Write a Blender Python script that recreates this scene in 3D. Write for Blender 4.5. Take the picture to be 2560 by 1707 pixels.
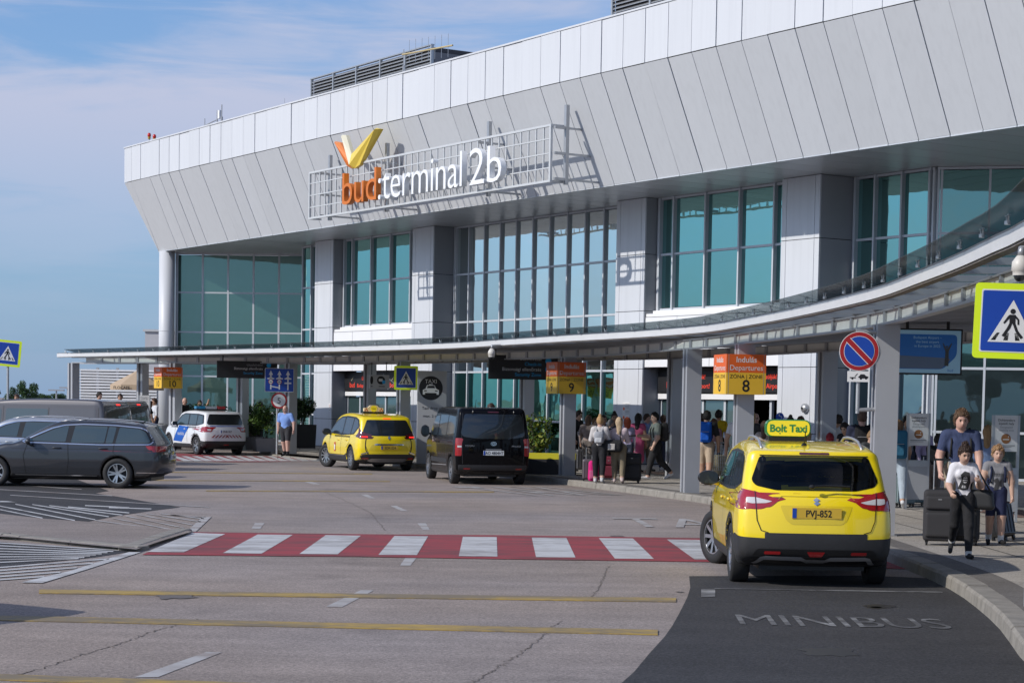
import bpy, bmesh, math, random
import numpy as np
from mathutils import Vector, Matrix
from mathutils.bvhtree import BVHTree
from mathutils.geometry import delaunay_2d_cdt
R = math.radians
random.seed(7); np.random.seed(7)
for o in list(bpy.data.objects): bpy.data.objects.remove(o)
sc = bpy.context.scene
COL = sc.collection
# ------------------------------------------------------------------ camera
CF, CPITCH, CROLL, CPY, CH = 4880.0, -0.0613, 0.0166, 1312.6, 1.99   # focal length in pixels of a 2560 px wide frame
_c, _s = math.cos(CPITCH), math.sin(CPITCH)
_F = np.array([0, _c, _s]); _U0 = np.array([0, -_s, _c]); _R0 = np.array([1.0, 0, 0])
_R = math.cos(CROLL)*_R0 + math.sin(CROLL)*_U0
_U = -math.sin(CROLL)*_R0 + math.cos(CROLL)*_U0
cd = bpy.data.cameras.new('camera'); cam = bpy.data.objects.new('camera', cd); COL.objects.link(cam)
cd.sensor_width = 36; cd.lens = CF/2560*36; cd.shift_y = (CPY-853.5)/2560
cd.clip_start = 0.2; cd.clip_end = 6000
m = Matrix.Identity(4)
for i in range(3):
    m[i][0] = _R[i]; m[i][1] = _U[i]; m[i][2] = -_F[i]
m[2][3] = CH
cam.matrix_world = m; sc.camera = cam
# ------------------------------------------------------------------ sky and sun
SUN_EL, SUN_PHI = R(32), R(27)      # light travels towards +X turned SUN_PHI towards +Y
sd = Vector((-math.cos(SUN_EL)*math.cos(SUN_PHI), -math.cos(SUN_EL)*math.sin(SUN_PHI), math.sin(SUN_EL)))
w = bpy.data.worlds.new('World'); sc.world = w; w.use_nodes = True
nt = w.node_tree; nt.nodes.clear(); N = nt.nodes.new; LK = nt.links.new
CLX, CLZ = 3.1, 0.1
sky = N('ShaderNodeTexSky'); sky.sky_type = 'NISHITA'; sky.sun_disc = False
sky.sun_elevation = SUN_EL; sky.sun_rotation = math.atan2(sd.x, sd.y)
sky.altitude = 100; sky.air_density = 1.0; sky.dust_density = 1.0; sky.ozone_density = 1.6
tc = N('ShaderNodeTexCoord')
def wmath(op, a, b=None, cl=False):
    n = N('ShaderNodeMath'); n.operation = op; n.use_clamp = cl
    for i, q in enumerate((a, b)):
        if q is None: continue
        if isinstance(q, (int, float)): n.inputs[i].default_value = q
        else: LK(q, n.inputs[i])
    return n.outputs[0]
sep = N('ShaderNodeSeparateXYZ'); LK(tc.outputs['Generated'], sep.inputs[0])
mp = N('ShaderNodeMapping'); LK(tc.outputs['Generated'], mp.inputs[0])
mp.inputs['Rotation'].default_value = (0, R(28), 0); mp.inputs['Scale'].default_value = (1.5, 1.5, 5.6); mp.inputs['Location'].default_value = (CLX, 0.0, CLZ)
n1 = N('ShaderNodeTexNoise'); n1.inputs['Scale'].default_value = 2.3; n1.inputs['Detail'].default_value = 5; n1.inputs['Roughness'].default_value = 0.45; n1.inputs['Distortion'].default_value = 0.5
LK(mp.outputs[0], n1.inputs['Vector'])
mp2 = N('ShaderNodeMapping'); LK(tc.outputs['Generated'], mp2.inputs[0]); mp2.inputs['Rotation'].default_value = (0, R(20), 0); mp2.inputs['Scale'].default_value = (3.0, 3.0, 22.0)
n2 = N('ShaderNodeTexNoise'); n2.inputs['Scale'].default_value = 2.6; n2.inputs['Detail'].default_value = 8; n2.inputs['Roughness'].default_value = 0.6; n2.inputs['Distortion'].default_value = 0.6
LK(mp2.outputs[0], n2.inputs['Vector'])
cl = wmath('ADD', wmath('MULTIPLY', n1.outputs[0], 0.62), wmath('MULTIPLY', n2.outputs[0], 0.38))
ramp = N('ShaderNodeMapRange'); ramp.interpolation_type = 'SMOOTHSTEP'; LK(cl, ramp.inputs[0])
ramp.inputs[1].default_value = 0.425; ramp.inputs[2].default_value = 0.63; ramp.inputs[3].default_value = 0.0; ramp.inputs[4].default_value = 0.90
tint = N('ShaderNodeMix'); tint.data_type = 'RGBA'; tint.blend_type = 'MULTIPLY'; tint.inputs[0].default_value = 1.0
LK(sky.outputs[0], tint.inputs[6]); tint.inputs[7].default_value = (0.74, 0.93, 1.22, 1)
hz_f = wmath('MULTIPLY', wmath('POWER', 2.718, wmath('MULTIPLY', wmath('MAXIMUM', sep.outputs[2], 0.0), -5.0)), 0.80)
hzm = N('ShaderNodeMix'); hzm.data_type = 'RGBA'; LK(hz_f, hzm.inputs[0]); LK(tint.outputs[2], hzm.inputs[6]); hzm.inputs[7].default_value = (1.75, 2.9, 4.7, 1)
cf = N('ShaderNodeMapRange'); cf.interpolation_type = 'SMOOTHSTEP'; LK(sep.outputs[2], cf.inputs[0]); cf.inputs[1].default_value = .03; cf.inputs[2].default_value = .17; cf.inputs[3].default_value = .12; cf.inputs[4].default_value = 1.0
mixc = N('ShaderNodeMix'); mixc.data_type = 'RGBA'; LK(wmath('MULTIPLY', ramp.outputs[0], cf.outputs[0]), mixc.inputs[0]); LK(hzm.outputs[2], mixc.inputs[6]); mixc.inputs[7].default_value = (4.3, 4.5, 5.7, 1)
bg = N('ShaderNodeBackground'); bg.inputs[1].default_value = 0.13; LK(mixc.outputs[2], bg.inputs[0])
wo = N('ShaderNodeOutputWorld'); LK(bg.outputs[0], wo.inputs[0])
sl = bpy.data.lights.new('sun', 'SUN'); sl.energy = 3.55; sl.angle = R(0.53); sl.color = (1.0, 0.95, 0.88)
sun = bpy.data.objects.new('sun', sl); COL.objects.link(sun)
sun.rotation_euler = sd.to_track_quat('Z', 'Y').to_euler(); sun.location = (-60, 0, 60)
sc.view_settings.view_transform = 'Standard'; sc.view_settings.look = 'None'
sc.view_settings.exposure = 0.0; sc.view_settings.gamma = 1.0; sc.view_settings.use_curve_mapping = False
sc.cycles.max_bounces = 6; sc.cycles.transparent_max_bounces = 8; sc.cycles.caustics_reflective = False; sc.cycles.caustics_refractive = False
sc.cycles.use_denoising = True
try: sc.cycles.denoiser = 'OPENIMAGEDENOISE'
except Exception: pass

# ------------------------------------------------------------------ survey helpers: sight line through a frame point -> ground plane
def ray(x, y): return _F + _R*(x-1280)/CF - _U*(y-CPY)/CF
def G(x, y, z=0.0):
    r = ray(x, y); t = (z-CH)/r[2]; return Vector((r[0]*t, r[1]*t, z))
def at_depth(x, y, d):
    r = ray(x, y); t = d/r[1]; return Vector((r[0]*t, d, CH+r[2]*t))
FA = 0.5737; FC = -33.966
FD = Vector((-math.sin(FA), math.cos(FA), 0)); FN = Vector((-math.cos(FA), -math.sin(FA), 0))   # along the facade / outwards
def L(u, v, z=0.0): return FD*u + FN*(FC+v) + Vector((0, 0, z))

# ------------------------------------------------------------------ materials
def nodes_of(m): return m.node_tree.nodes, m.node_tree.links
def mat(name, col, rough=0.5, metal=0.0, var=0.0, vscale=3.0, bump=0.0, bscale=40.0, spec=0.5, coat=0.0, emit=None, estr=0.0, alpha=None, trans=0.0, rvar=0.0, stretch=None, coatr=0.03, orand=0.0, rain=0.0):
    m = bpy.data.materials.get(name)
    if m: return m
    m = bpy.data.materials.new(name); m.use_nodes = True
    ns, lk = nodes_of(m); b = ns['Principled BSDF']
    c4 = (*col, 1)
    b.inputs['Base Color'].default_value = c4; b.inputs['Roughness'].default_value = rough; b.inputs['Metallic'].default_value = metal
    b.inputs['Specular IOR Level'].default_value = spec
    b.inputs['Coat Weight'].default_value = coat; b.inputs['Coat Roughness'].default_value = coatr
    b.inputs['Transmission Weight'].default_value = trans
    if emit: b.inputs['Emission Color'].default_value = (*emit, 1); b.inputs['Emission Strength'].default_value = estr
    if alpha is not None: b.inputs['Alpha'].default_value = alpha
    if orand and not var: var = .001
    if var or bump or rvar:
        t = ns.new('ShaderNodeTexCoord'); src = t.outputs['Object']
        if stretch:
            q = ns.new('ShaderNodeMapping'); q.inputs['Scale'].default_value = stretch; lk.new(src, q.inputs[0]); src = q.outputs[0]
        if var or rvar:
            n = ns.new('ShaderNodeTexNoise'); n.inputs['Scale'].default_value = vscale; n.inputs['Detail'].default_value = 5; n.inputs['Roughness'].default_value = 0.6
            lk.new(src, n.inputs['Vector'])
        if var:
            mr = ns.new('ShaderNodeMapRange'); mr.inputs[1].default_value = 0.25; mr.inputs[2].default_value = 0.75; mr.inputs[3].default_value = 1-var; mr.inputs[4].default_value = 1+var
            lk.new(n.outputs[0], mr.inputs[0])
            mx = ns.new('ShaderNodeMix'); mx.data_type = 'RGBA'; mx.blend_type = 'MULTIPLY'; mx.inputs[0].default_value = 1; mx.inputs[6].default_value = c4
            lk.new(mr.outputs[0], mx.inputs[7]); cur = mx.outputs[2]
            if orand:      # every piece has its own slight tone
                oi = ns.new('ShaderNodeObjectInfo'); m3 = ns.new('ShaderNodeMapRange'); m3.inputs[3].default_value = 1-orand; m3.inputs[4].default_value = 1+orand; lk.new(oi.outputs['Random'], m3.inputs[0])
                m4 = ns.new('ShaderNodeMix'); m4.data_type = 'RGBA'; m4.blend_type = 'MULTIPLY'; m4.inputs[0].default_value = 1; lk.new(cur, m4.inputs[6]); lk.new(m3.outputs[0], m4.inputs[7]); cur = m4.outputs[2]
            if rain:       # dirt washed down in narrow runs
                tg = ns.new('ShaderNodeNewGeometry'); q2 = ns.new('ShaderNodeMapping'); q2.inputs['Scale'].default_value = (7, 7, .35); lk.new(tg.outputs['Position'], q2.inputs[0]); n5 = ns.new('ShaderNodeTexNoise'); n5.inputs['Scale'].default_value = 1.0; n5.inputs['Detail'].default_value = 6; lk.new(q2.outputs[0], n5.inputs['Vector'])
                m5 = ns.new('ShaderNodeMapRange'); m5.inputs[1].default_value = .45; m5.inputs[2].default_value = .75; m5.inputs[3].default_value = 1; m5.inputs[4].default_value = 1-rain; lk.new(n5.outputs[0], m5.inputs[0])
                m6 = ns.new('ShaderNodeMix'); m6.data_type = 'RGBA'; m6.blend_type = 'MULTIPLY'; m6.inputs[0].default_value = 1; lk.new(cur, m6.inputs[6]); lk.new(m5.outputs[0], m6.inputs[7]); cur = m6.outputs[2]
            lk.new(cur, b.inputs['Base Color'])
        if rvar:
            mr = ns.new('ShaderNodeMapRange'); mr.inputs[3].default_value = max(0, rough-rvar); mr.inputs[4].default_value = rough+rvar
            lk.new(n.outputs[0], mr.inputs[0]); lk.new(mr.outputs[0], b.inputs['Roughness'])
        if bump:
            n3 = ns.new('ShaderNodeTexNoise'); n3.inputs['Scale'].default_value = bscale; n3.inputs['Detail'].default_value = 3; lk.new(src, n3.inputs['Vector'])
            bp = ns.new('ShaderNodeBump'); bp.inputs['Strength'].default_value = bump; bp.inputs['Distance'].default_value = 0.02
            lk.new(n3.outputs[0], bp.inputs['Height']); lk.new(bp.outputs[0], b.inputs['Normal'])
    return m
def glassmat(name, refl, dark, fac, rough=0.02, fres=0.5, wavy=0.0):
    """tinted architectural glass: coloured mirror coat over a dark body"""
    m = bpy.data.materials.get(name)
    if m: return m
    m = bpy.data.materials.new(name); m.use_nodes = True; ns, lk = nodes_of(m); ns.clear()
    out = ns.new('ShaderNodeOutputMaterial'); g = ns.new('ShaderNodeBsdfGlossy'); g.inputs[0].default_value = (*refl, 1); g.inputs['Roughness'].default_value = rough
    d = ns.new('ShaderNodeBsdfPrincipled'); d.inputs['Base Color'].default_value = (*dark, 1); d.inputs['Roughness'].default_value = 0.3
    lw = ns.new('ShaderNodeLayerWeight'); lw.inputs[0].default_value = fres
    mr = ns.new('ShaderNodeMapRange'); mr.inputs[3].default_value = fac; mr.inputs[4].default_value = 1.0; lk.new(lw.outputs['Fresnel'], mr.inputs[0])
    if wavy:
        t = ns.new('ShaderNodeTexCoord'); nz = ns.new('ShaderNodeTexNoise'); nz.inputs['Scale'].default_value = .8; nz.inputs['Detail'].default_value = 2; oi = ns.new('ShaderNodeObjectInfo'); ad = ns.new('ShaderNodeVectorMath'); ad.operation = 'ADD'; sc_ = ns.new('ShaderNodeVectorMath'); sc_.operation = 'SCALE'; sc_.inputs['Scale'].default_value = 40
        cx = ns.new('ShaderNodeCombineXYZ'); lk.new(oi.outputs['Random'], cx.inputs[0]); lk.new(oi.outputs['Random'], cx.inputs[2]); lk.new(cx.outputs[0], sc_.inputs[0]); lk.new(t.outputs['Object'], ad.inputs[0]); lk.new(sc_.outputs[0], ad.inputs[1]); lk.new(ad.outputs[0], nz.inputs['Vector'])
        bp = ns.new('ShaderNodeBump'); bp.inputs['Strength'].default_value = wavy; bp.inputs['Distance'].default_value = .05; lk.new(nz.outputs[0], bp.inputs['Height']); lk.new(bp.outputs[0], g.inputs['Normal'])
        m3 = ns.new('ShaderNodeMapRange'); m3.inputs[3].default_value = .86; m3.inputs[4].default_value = 1.10; lk.new(oi.outputs['Random'], m3.inputs[0]); m4 = ns.new('ShaderNodeMix'); m4.data_type = 'RGBA'; m4.blend_type = 'MULTIPLY'; m4.inputs[0].default_value = 1; m4.inputs[6].default_value = (*refl, 1); lk.new(m3.outputs[0], m4.inputs[7]); lk.new(m4.outputs[2], g.inputs[0])
    mx = ns.new('ShaderNodeMixShader'); lk.new(mr.outputs[0], mx.inputs[0]); lk.new(d.outputs[0], mx.inputs[1]); lk.new(g.outputs[0], mx.inputs[2]); lk.new(mx.outputs[0], out.inputs[0])
    return m

# ------------------------------------------------------------------ objects and tags
def tag(o, label=None, cat=None, group=None, kind=None):
    if label: o['label'] = label
    if cat: o['category'] = cat
    if group: o['group'] = group
    if kind: o['kind'] = kind
    return o
def empty(name, loc=(0, 0, 0), rz=0.0, label=None, cat=None, group=None):
    o = bpy.data.objects.new(name, None); COL.objects.link(o); o.location = loc; o.rotation_euler = (0, 0, rz); o.empty_display_size = 0.2
    return tag(o, label, cat, group)
def link(name, me, mt=None, parent=None, loc=None, rz=None, rot=None, smooth=False):
    if mt is not None and not me.materials:
        for q in (mt if isinstance(mt, (list, tuple)) else [mt]): me.materials.append(q)
    if smooth:
        me.polygons.foreach_set('use_smooth', [True]*len(me.polygons))
    o = bpy.data.objects.new(name, me); COL.objects.link(o)
    if parent: o.parent = parent
    if loc is not None: o.location = loc
    if rz is not None: o.rotation_euler = (0, 0, rz)
    if rot is not None: o.rotation_euler = rot
    return o
def mesh(name, v, f, mi=None):
    me = bpy.data.meshes.new(name); me.from_pydata([tuple(map(float, q)) for q in v], [], [tuple(int(i) for i in q) for q in f]); me.update()
    if mi is not None: me.polygons.foreach_set('material_index', mi)
    return me
class MB:
    def __init__(s): s.v = []; s.f = []; s.mi = []; s.cm = 0
    def add(s, v, f):
        b = len(s.v); s.v += [tuple(q) for q in v]; s.f += [tuple(i+b for i in q) for q in f]; s.mi += [s.cm]*len(f); return s
    def box(s, c, d, rz=0.0, M=None):
        x, y, z = (q/2 for q in d); v = [Vector((i*x, j*y, k*z)) for i in (-1, 1) for j in (-1, 1) for k in (-1, 1)]
        if M is not None: v = [M @ q for q in v]
        elif rz: Mz = Matrix.Rotation(rz, 3, 'Z'); v = [Mz @ q for q in v]
        c = Vector(c)
        return s.add([q+c for q in v], [(0, 1, 3, 2), (4, 6, 7, 5), (0, 4, 5, 1), (2, 3, 7, 6), (0, 2, 6, 4), (1, 5, 7, 3)])
    def b2(s, lo, hi): return s.box([(a+b)/2 for a, b in zip(lo, hi)], [b-a for a, b in zip(lo, hi)])
    def tube(s, p0, p1, r0, r1=None, n=10, cap=True):
        p0 = Vector(p0); p1 = Vector(p1); r1 = r0 if r1 is None else r1
        d = (p1-p0).normalized(); a = d.orthogonal().normalized(); b = d.cross(a); v = []
        for p, r in ((p0, r0), (p1, r1)):
            for i in range(n): t = 2*math.pi*i/n; v.append(p+(a*math.cos(t)+b*math.sin(t))*r)
        f = [(i, (i+1) % n, n+(i+1) % n, n+i) for i in range(n)]
        if cap: f += [tuple(range(n))[::-1], tuple(range(n, 2*n))]
        return s.add(v, f)
    def path(s, pts, r, n=8):
        pts = [Vector(p) for p in pts]; v = []; k = len(pts); a = None
        for i, p in enumerate(pts):
            d = (pts[min(i+1, k-1)]-pts[max(i-1, 0)]).normalized()
            a = d.orthogonal().normalized() if a is None else (a-d*a.dot(d)).normalized(); b = d.cross(a)
            rr = r[i] if isinstance(r, (list, tuple)) else r
            v += [p+(a*math.cos(2*math.pi*j/n)+b*math.sin(2*math.pi*j/n))*rr for j in range(n)]
        f = [(i*n+j, i*n+(j+1) % n, (i+1)*n+(j+1) % n, (i+1)*n+j) for i in range(k-1) for j in range(n)]+[tuple(range(n))[::-1], tuple(range((k-1)*n, k*n))]
        return s.add(v, f)
    def lathe(s, prof, c=(0, 0, 0), n=24, M=None):
        v = []; k = len(prof); c = Vector(c)
        for i in range(n):
            t = 2*math.pi*i/n
            for r, z in prof:
                q = Vector((r*math.cos(t), r*math.sin(t), z))
                if M is not None: q = M @ q
                v.append(q+c)
        f = [(i*k+j, ((i+1) % n)*k+j, ((i+1) % n)*k+j+1, i*k+j+1) for i in range(n) for j in range(k-1)]
        return s.add(v, f)
    def ell(s, c, r, n=10, k=7, M=None):
        prof = [(math.sin(math.pi*j/k), -math.cos(math.pi*j/k)) for j in range(k+1)]
        v = []
        for i in range(n):
            t = 2*math.pi*i/n
            for a, z in prof:
                q = Vector((a*math.cos(t)*r[0], a*math.sin(t)*r[1], z*r[2]))
                if M is not None: q = M @ q
                v.append(q+Vector(c))
        q = k+1
        return s.add(v, [(i*q+j, ((i+1) % n)*q+j, ((i+1) % n)*q+j+1, i*q+j+1) for i in range(n) for j in range(k)])
    def prism(s, poly, z0, z1, f3=None):
        """2-D outline extruded z0..z1; f3 maps (a,b,h)->xyz"""
        f3 = f3 or (lambda a, b, h: (a, b, h)); V, T = fill(poly); nv = len(V); n = len(poly)
        v = [f3(a, b, z1) for a, b in V]+[f3(a, b, z0) for a, b in V]
        f = [t for t in T]+[tuple(i+nv for i in t[::-1]) for t in T]
        b0 = len(v); v += [f3(a, b, z1) for a, b in poly]+[f3(a, b, z0) for a, b in poly]
        f += [(b0+i, b0+n+i, b0+n+(i+1) % n, b0+(i+1) % n) for i in range(n)]
        return s.add(v, f)
    def build(s, name, mt=None, parent=None, loc=None, rz=None, smooth=False, rot=None):
        me = mesh(name, s.v, s.f, s.mi if any(s.mi) else None)
        return link(name, me, mt, parent, loc, rz, rot, smooth)
def fill(poly, holes=(), grid=None):
    """triangulate a 2-D outline (optionally with interior grid points)"""
    vs = [Vector(q) for q in poly]; ed = []; n = len(vs); fc = [list(range(n))]
    if grid:
        out = []
        for i in range(n):
            a, b = vs[i], vs[(i+1) % n]; k = max(1, int((b-a).length/grid))
            out += [a.lerp(b, j/k) for j in range(k)]
        vs = out; n = len(vs); fc = [list(range(n))]
    ar = sum(vs[i].x*vs[(i+1) % n].y-vs[(i+1) % n].x*vs[i].y for i in range(n))
    if ar < 0: vs = vs[::-1]
    ed = [(i, (i+1) % n) for i in range(n)]
    if grid:
        x0 = min(q.x for q in vs); x1 = max(q.x for q in vs); y0 = min(q.y for q in vs); y1 = max(q.y for q in vs)
        for i in range(int((x1-x0)/grid)):
            for j in range(int((y1-y0)/grid)): vs.append(Vector((x0+(i+.5+.13*(j % 2))*grid, y0+(j+.5)*grid)))
    try:
        r = delaunay_2d_cdt(vs, ed, [], 1, 1e-6)
        used = sorted({i for t in r[2] for i in t}); mp_ = {k: i for i, k in enumerate(used)}
        return [tuple(r[0][k]) for k in used], [tuple(mp_[i] for i in (t if _ccw(r[0], t) else t[::-1])) for t in r[2]]
    except Exception:
        return [tuple(q) for q in vs[:n]], [tuple(range(n))]
def _ccw(V, t):
    a, b, c = V[t[0]], V[t[1]], V[t[2]]; return (b[0]-a[0])*(c[1]-a[1])-(b[1]-a[1])*(c[0]-a[0]) > 0
def rnd(poly, r=0.03, k=4):
    """round the corners of an outline"""
    out = []; n = len(poly)
    for i in range(n):
        p = Vector(poly[i]); a = Vector(poly[i-1])-p; b = Vector(poly[(i+1) % n])-p
        t = min(r, a.length*.45, b.length*.45); a = p+a.normalized()*t; b = p+b.normalized()*t
        for j in range(k+1): s = j/k; out.append(tuple(a*(1-s)**2+p*2*s*(1-s)+b*s*s))
    return out
def rect(x0, y0, x1, y1): return [(x0, y0), (x1, y0), (x1, y1), (x0, y1)]
def circ(cx, cy, r, n=32, ry=None, a0=0, a1=360):
    full = abs(a1-a0) >= 360; k = n if full else n+1
    return [(cx+r*math.cos(R(a0+(a1-a0)*i/n)), cy+(ry or r)*math.sin(R(a0+(a1-a0)*i/n))) for i in range(k)]
def text_mesh(txt, size=1.0, extrude=0.0, align='CENTER', sx=1.0, bold=0.0, space=1.0):
    cu = bpy.data.curves.new('lettering', 'FONT'); cu.body = txt; cu.size = size; cu.extrude = extrude; cu.align_x = align; cu.align_y = 'BOTTOM_BASELINE'
    cu.offset = bold; cu.space_character = space; cu.resolution_u = 3
    o = bpy.data.objects.new('lettering', cu)
    me = bpy.data.meshes.new_from_object(o); bpy.data.objects.remove(o); bpy.data.curves.remove(cu)
    if sx != 1.0:
        me.transform(Matrix.Diagonal((sx, 1, 1, 1)))
    me.materials.clear()
    return me
class Board:
    """a flat panel standing in the x (right) / z (up) plane facing -y; things are drawn on it in layers"""
    def __init__(s, parent, y=0.0): s.p = parent; s.y = y; s.k = 1
    def lay(s, name, polys, mt, d=0.0025, layer=None):
        if polys and isinstance(polys[0][0], (int, float)): polys = [polys]
        b = MB(); y = s.y-d*(layer if layer is not None else s.k)
        for q in polys:
            V, T = fill(q); b.add([(a, y, c) for a, c in V], T)
        s.k += 1
        return b.build(name, mt, s.p)
    def text(s, name, txt, x, z, size, mt, align='CENTER', sx=1.0, bold=0.0, layer=None):
        me = text_mesh(txt, size, 0, align, sx, bold); y = s.y-0.0025*(layer if layer is not None else s.k); s.k += 1
        o = link(name, me, mt, s.p); o.location = (x, y, z); o.rotation_euler = (R(90), 0, 0); return o
def copy_tree(o, parent=None):
    c = o.copy(); COL.objects.link(c)
    if parent: c.parent = parent
    for ch in list(o.children): copy_tree(ch, c)
    return c
# ================================================================== terminal building
def on_v(x, y, v):
    """sight line meets the facade-parallel plane v -> (u, z)"""
    r = Vector(ray(x, y)); o = Vector((0, 0, CH)); t = (FC+v-FN.dot(o))/FN.dot(r); P = o+r*t; return FD.dot(P), P.z
M_alu = mat('white_cladding', (0.61, 0.625, 0.65), 0.42, 0.0, var=0.02, vscale=0.35, rvar=0.05, spec=0.4, orand=.022, rain=.05)
M_alu2 = mat('silver_cladding', (0.56, 0.575, 0.595), 0.42, 0.0, var=0.025, vscale=0.3, rvar=0.06, orand=.03, rain=.05)
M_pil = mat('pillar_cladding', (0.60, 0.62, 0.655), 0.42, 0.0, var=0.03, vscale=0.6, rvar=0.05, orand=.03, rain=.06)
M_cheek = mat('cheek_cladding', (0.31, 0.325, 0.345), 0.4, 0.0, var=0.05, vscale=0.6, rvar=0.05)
M_joint = mat('dark_joint', (0.02, 0.02, 0.025), 0.8)
M_soff = mat('soffit_metal', (0.58, 0.60, 0.615), 0.32, 0.25, var=0.05, vscale=0.8, rvar=0.06, orand=.05)
M_frame = mat('window_frame_grey', (0.54, 0.57, 0.61), 0.4, 0.1, var=0.03, vscale=2)
M_white = mat('white_paint', (0.78, 0.78, 0.79), 0.5, var=0.03, vscale=2)
M_teal = glassmat('teal_glass', (0.28, 0.53, 0.485), (0.014, 0.048, 0.046), 0.44, wavy=.14)
M_teal2 = glassmat('teal_glass_deep', (0.28, 0.44, 0.40), (0.045, 0.105, 0.092), 0.32, wavy=.14)
M_blue = glassmat('clear_glass', (0.80, 0.86, 0.82), (0.02, 0.03, 0.035), 0.72, wavy=.14)
M_green = glassmat('green_glass', (0.22, 0.55, 0.44), (0.030, 0.17, 0.13), 0.22, wavy=.14)
M_dark = glassmat('dark_glass', (0.30, 0.42, 0.42), (0.012, 0.022, 0.022), 0.22, wavy=.14)
M_doorglass = glassmat('door_glass', (0.45, 0.62, 0.60), (0.05, 0.09, 0.09), 0.30)
M_black = mat('black_plastic', (0.015, 0.015, 0.017), 0.45)
M_steel = mat('painted_steel_grey', (0.36, 0.37, 0.39), 0.42, 0.2, var=0.05, vscale=1.5)
M_galv = mat('galvanised_steel', (0.45, 0.46, 0.47), 0.4, 0.6, var=0.08, vscale=6)

TB = empty('terminal_building', FN*FC, math.atan2(FD.y, FD.x), 'long white airport terminal with leaning metal fascia and teal glass bays', 'building')
MOD = (85.04-35.05)/46
ZT, ZF, ZB, VB = 13.459, 11.896, 8.81, -1.355
U0, UR = 85.91, 18.0
# core behind everything, roof slab, coping
M_core = mat('core_wall', (0.05, 0.055, 0.06), 0.9)
MB().b2((41.0, -30, 0.0), (78.0, -8.2, 13.0)).build('wall_core', M_core, TB)
MB().b2((UR, -45, 0.0), (40.9, -28, 13.0)).build('wall_core', M_core, TB)
MB().b2((UR, -27.9, ZB+.05), (40.9, -1.5, 13.0)).build('wall_core', M_core, TB)
b = MB()
b.add([(UR, -.06, ZF), (84.95, -.06, ZF), (84.95, -.06, ZT-.03), (UR, -.06, ZT-.03), (UR, VB-.06, ZB+.03), (84.4, VB-.06, ZB+.03)], [(0, 3, 2, 1), (4, 0, 1, 5)])
b.add([(U0-.09, -.1, ZF), (U0-.09, -.1, ZT-.03), (U0-.09, -29, ZT-.03), (U0-.09, -29, ZF), (85.02, VB-.06, ZB+.03), (85.02, -29, ZB+.03), (84.3, -.06, ZF), (84.3, -.06, ZT-.03), (84.3, VB-.06, ZB+.03)],
      [(0, 1, 2, 3), (4, 0, 3, 5), (6, 7, 1, 0), (8, 6, 0, 4)])
b.build('fascia_backing', M_joint, TB)
b = MB(); b.b2((UR, -30, 13.1), (U0-.1, -.06, 13.40)); b.build('roof', mat('roof_membrane', (0.3, 0.3, 0.31), 0.9), TB)
def edges_u():
    e = [U0]; u = 85.04
    while u > UR: e.append(u); u -= MOD
    return e
EU = edges_u()
g = 0.0135
me_u = me_l = me_s = me_c = None
for i, (a, c) in enumerate(zip(EU[:-1], EU[1:])):
    first = i == 0
    def up(a, c, lft=0.0):
        return MB().b2((c+g, -.045, ZF+.012), (a-g, 0, ZT-.012))
    if first:
        up(a, c).build('fascia_panel', M_alu, TB)
        MB().add([(c+g, -.02, ZF-.012), (a, -.02, ZF-.012), (85.09, VB, ZB), (c+g, VB, ZB), (c+g, -.07, ZF-.03), (a, -.07, ZF-.03), (85.09, VB-.05, ZB), (c+g, VB-.05, ZB)],
                 [(0, 1, 2, 3), (4, 7, 6, 5), (0, 3, 7, 4), (1, 5, 6, 2), (3, 2, 6, 7), (0, 4, 5, 1)]).build('leaning_panel', M_alu2, TB)
    else:
        w = MOD/2-g
        if me_u is None:
            me_u = mesh('fascia_panel', *[(q.v, q.f) for q in [MB().b2((-w, -.045, ZF+.012), (w, 0, ZT-.012))]][0]); me_u.materials.append(M_alu)
            q = MB().add([(-w, -.004, ZF-.012), (w, -.004, ZF-.012), (w, VB, ZB), (-w, VB, ZB), (-w, -.054, ZF-.03), (w, -.054, ZF-.03), (w, VB-.05, ZB), (-w, VB-.05, ZB)],
                         [(0, 1, 2, 3), (4, 7, 6, 5), (0, 3, 7, 4), (1, 5, 6, 2), (3, 2, 6, 7), (0, 4, 5, 1)])
            me_l = mesh('leaning_panel', q.v, q.f); me_l.materials.append(M_alu2)
            q = MB().b2((-MOD/2+.013, -6.9, ZB-.04), (MOD/2-.013, VB+.01, ZB-.005)); me_s = mesh('soffit_panel', q.v, q.f); me_s.materials.append(M_soff)
            q = MB().b2((-MOD/2, -.30, ZT+.0), (MOD/2, .03, ZT+.055)); me_c = mesh('coping', q.v, q.f); me_c.materials.append(M_alu)
        mid = (a+c)/2
        for nm, me in (('fascia_panel', me_u), ('leaning_panel', me_l), ('soffit_panel', me_s), ('coping', me_c)):
            o = link(nm, me, None, TB, (mid, 0, 0))
            if nm in ('fascia_panel', 'leaning_panel'):   # hand-fitted panels: tiny differences of plane
                o.rotation_euler = (random.uniform(-.0012, .0012), 0, random.uniform(-.0022, .0022))
MB().b2((85.04, -.3, ZT), (U0+.03, .03, ZT+.055)).build('coping', M_alu, TB)
MB().b2((84.9, -6.9, ZB-.04), (85.1, VB, ZB-.005)).build('soffit_panel', M_soff, TB)
# end face of the fascia (turned away from the road)
q = MB()
for k in range(14):
    v0 = -0.15-k*MOD*1.0
    q.add([(U0, v0-g, ZF), (U0, v0-g, ZT), (U0, v0-MOD+g, ZT), (U0, v0-MOD+g, ZF)], [(0, 1, 2, 3)])
    q.add([(85.09, min(v0, VB)-g, ZB), (U0, v0-g, ZF-.01), (U0, v0-MOD+g, ZF-.01), (85.09, min(v0, VB)-MOD+g, ZB)], [(0, 1, 2, 3)])
q.build('end_cladding', M_alu2, TB)

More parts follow.
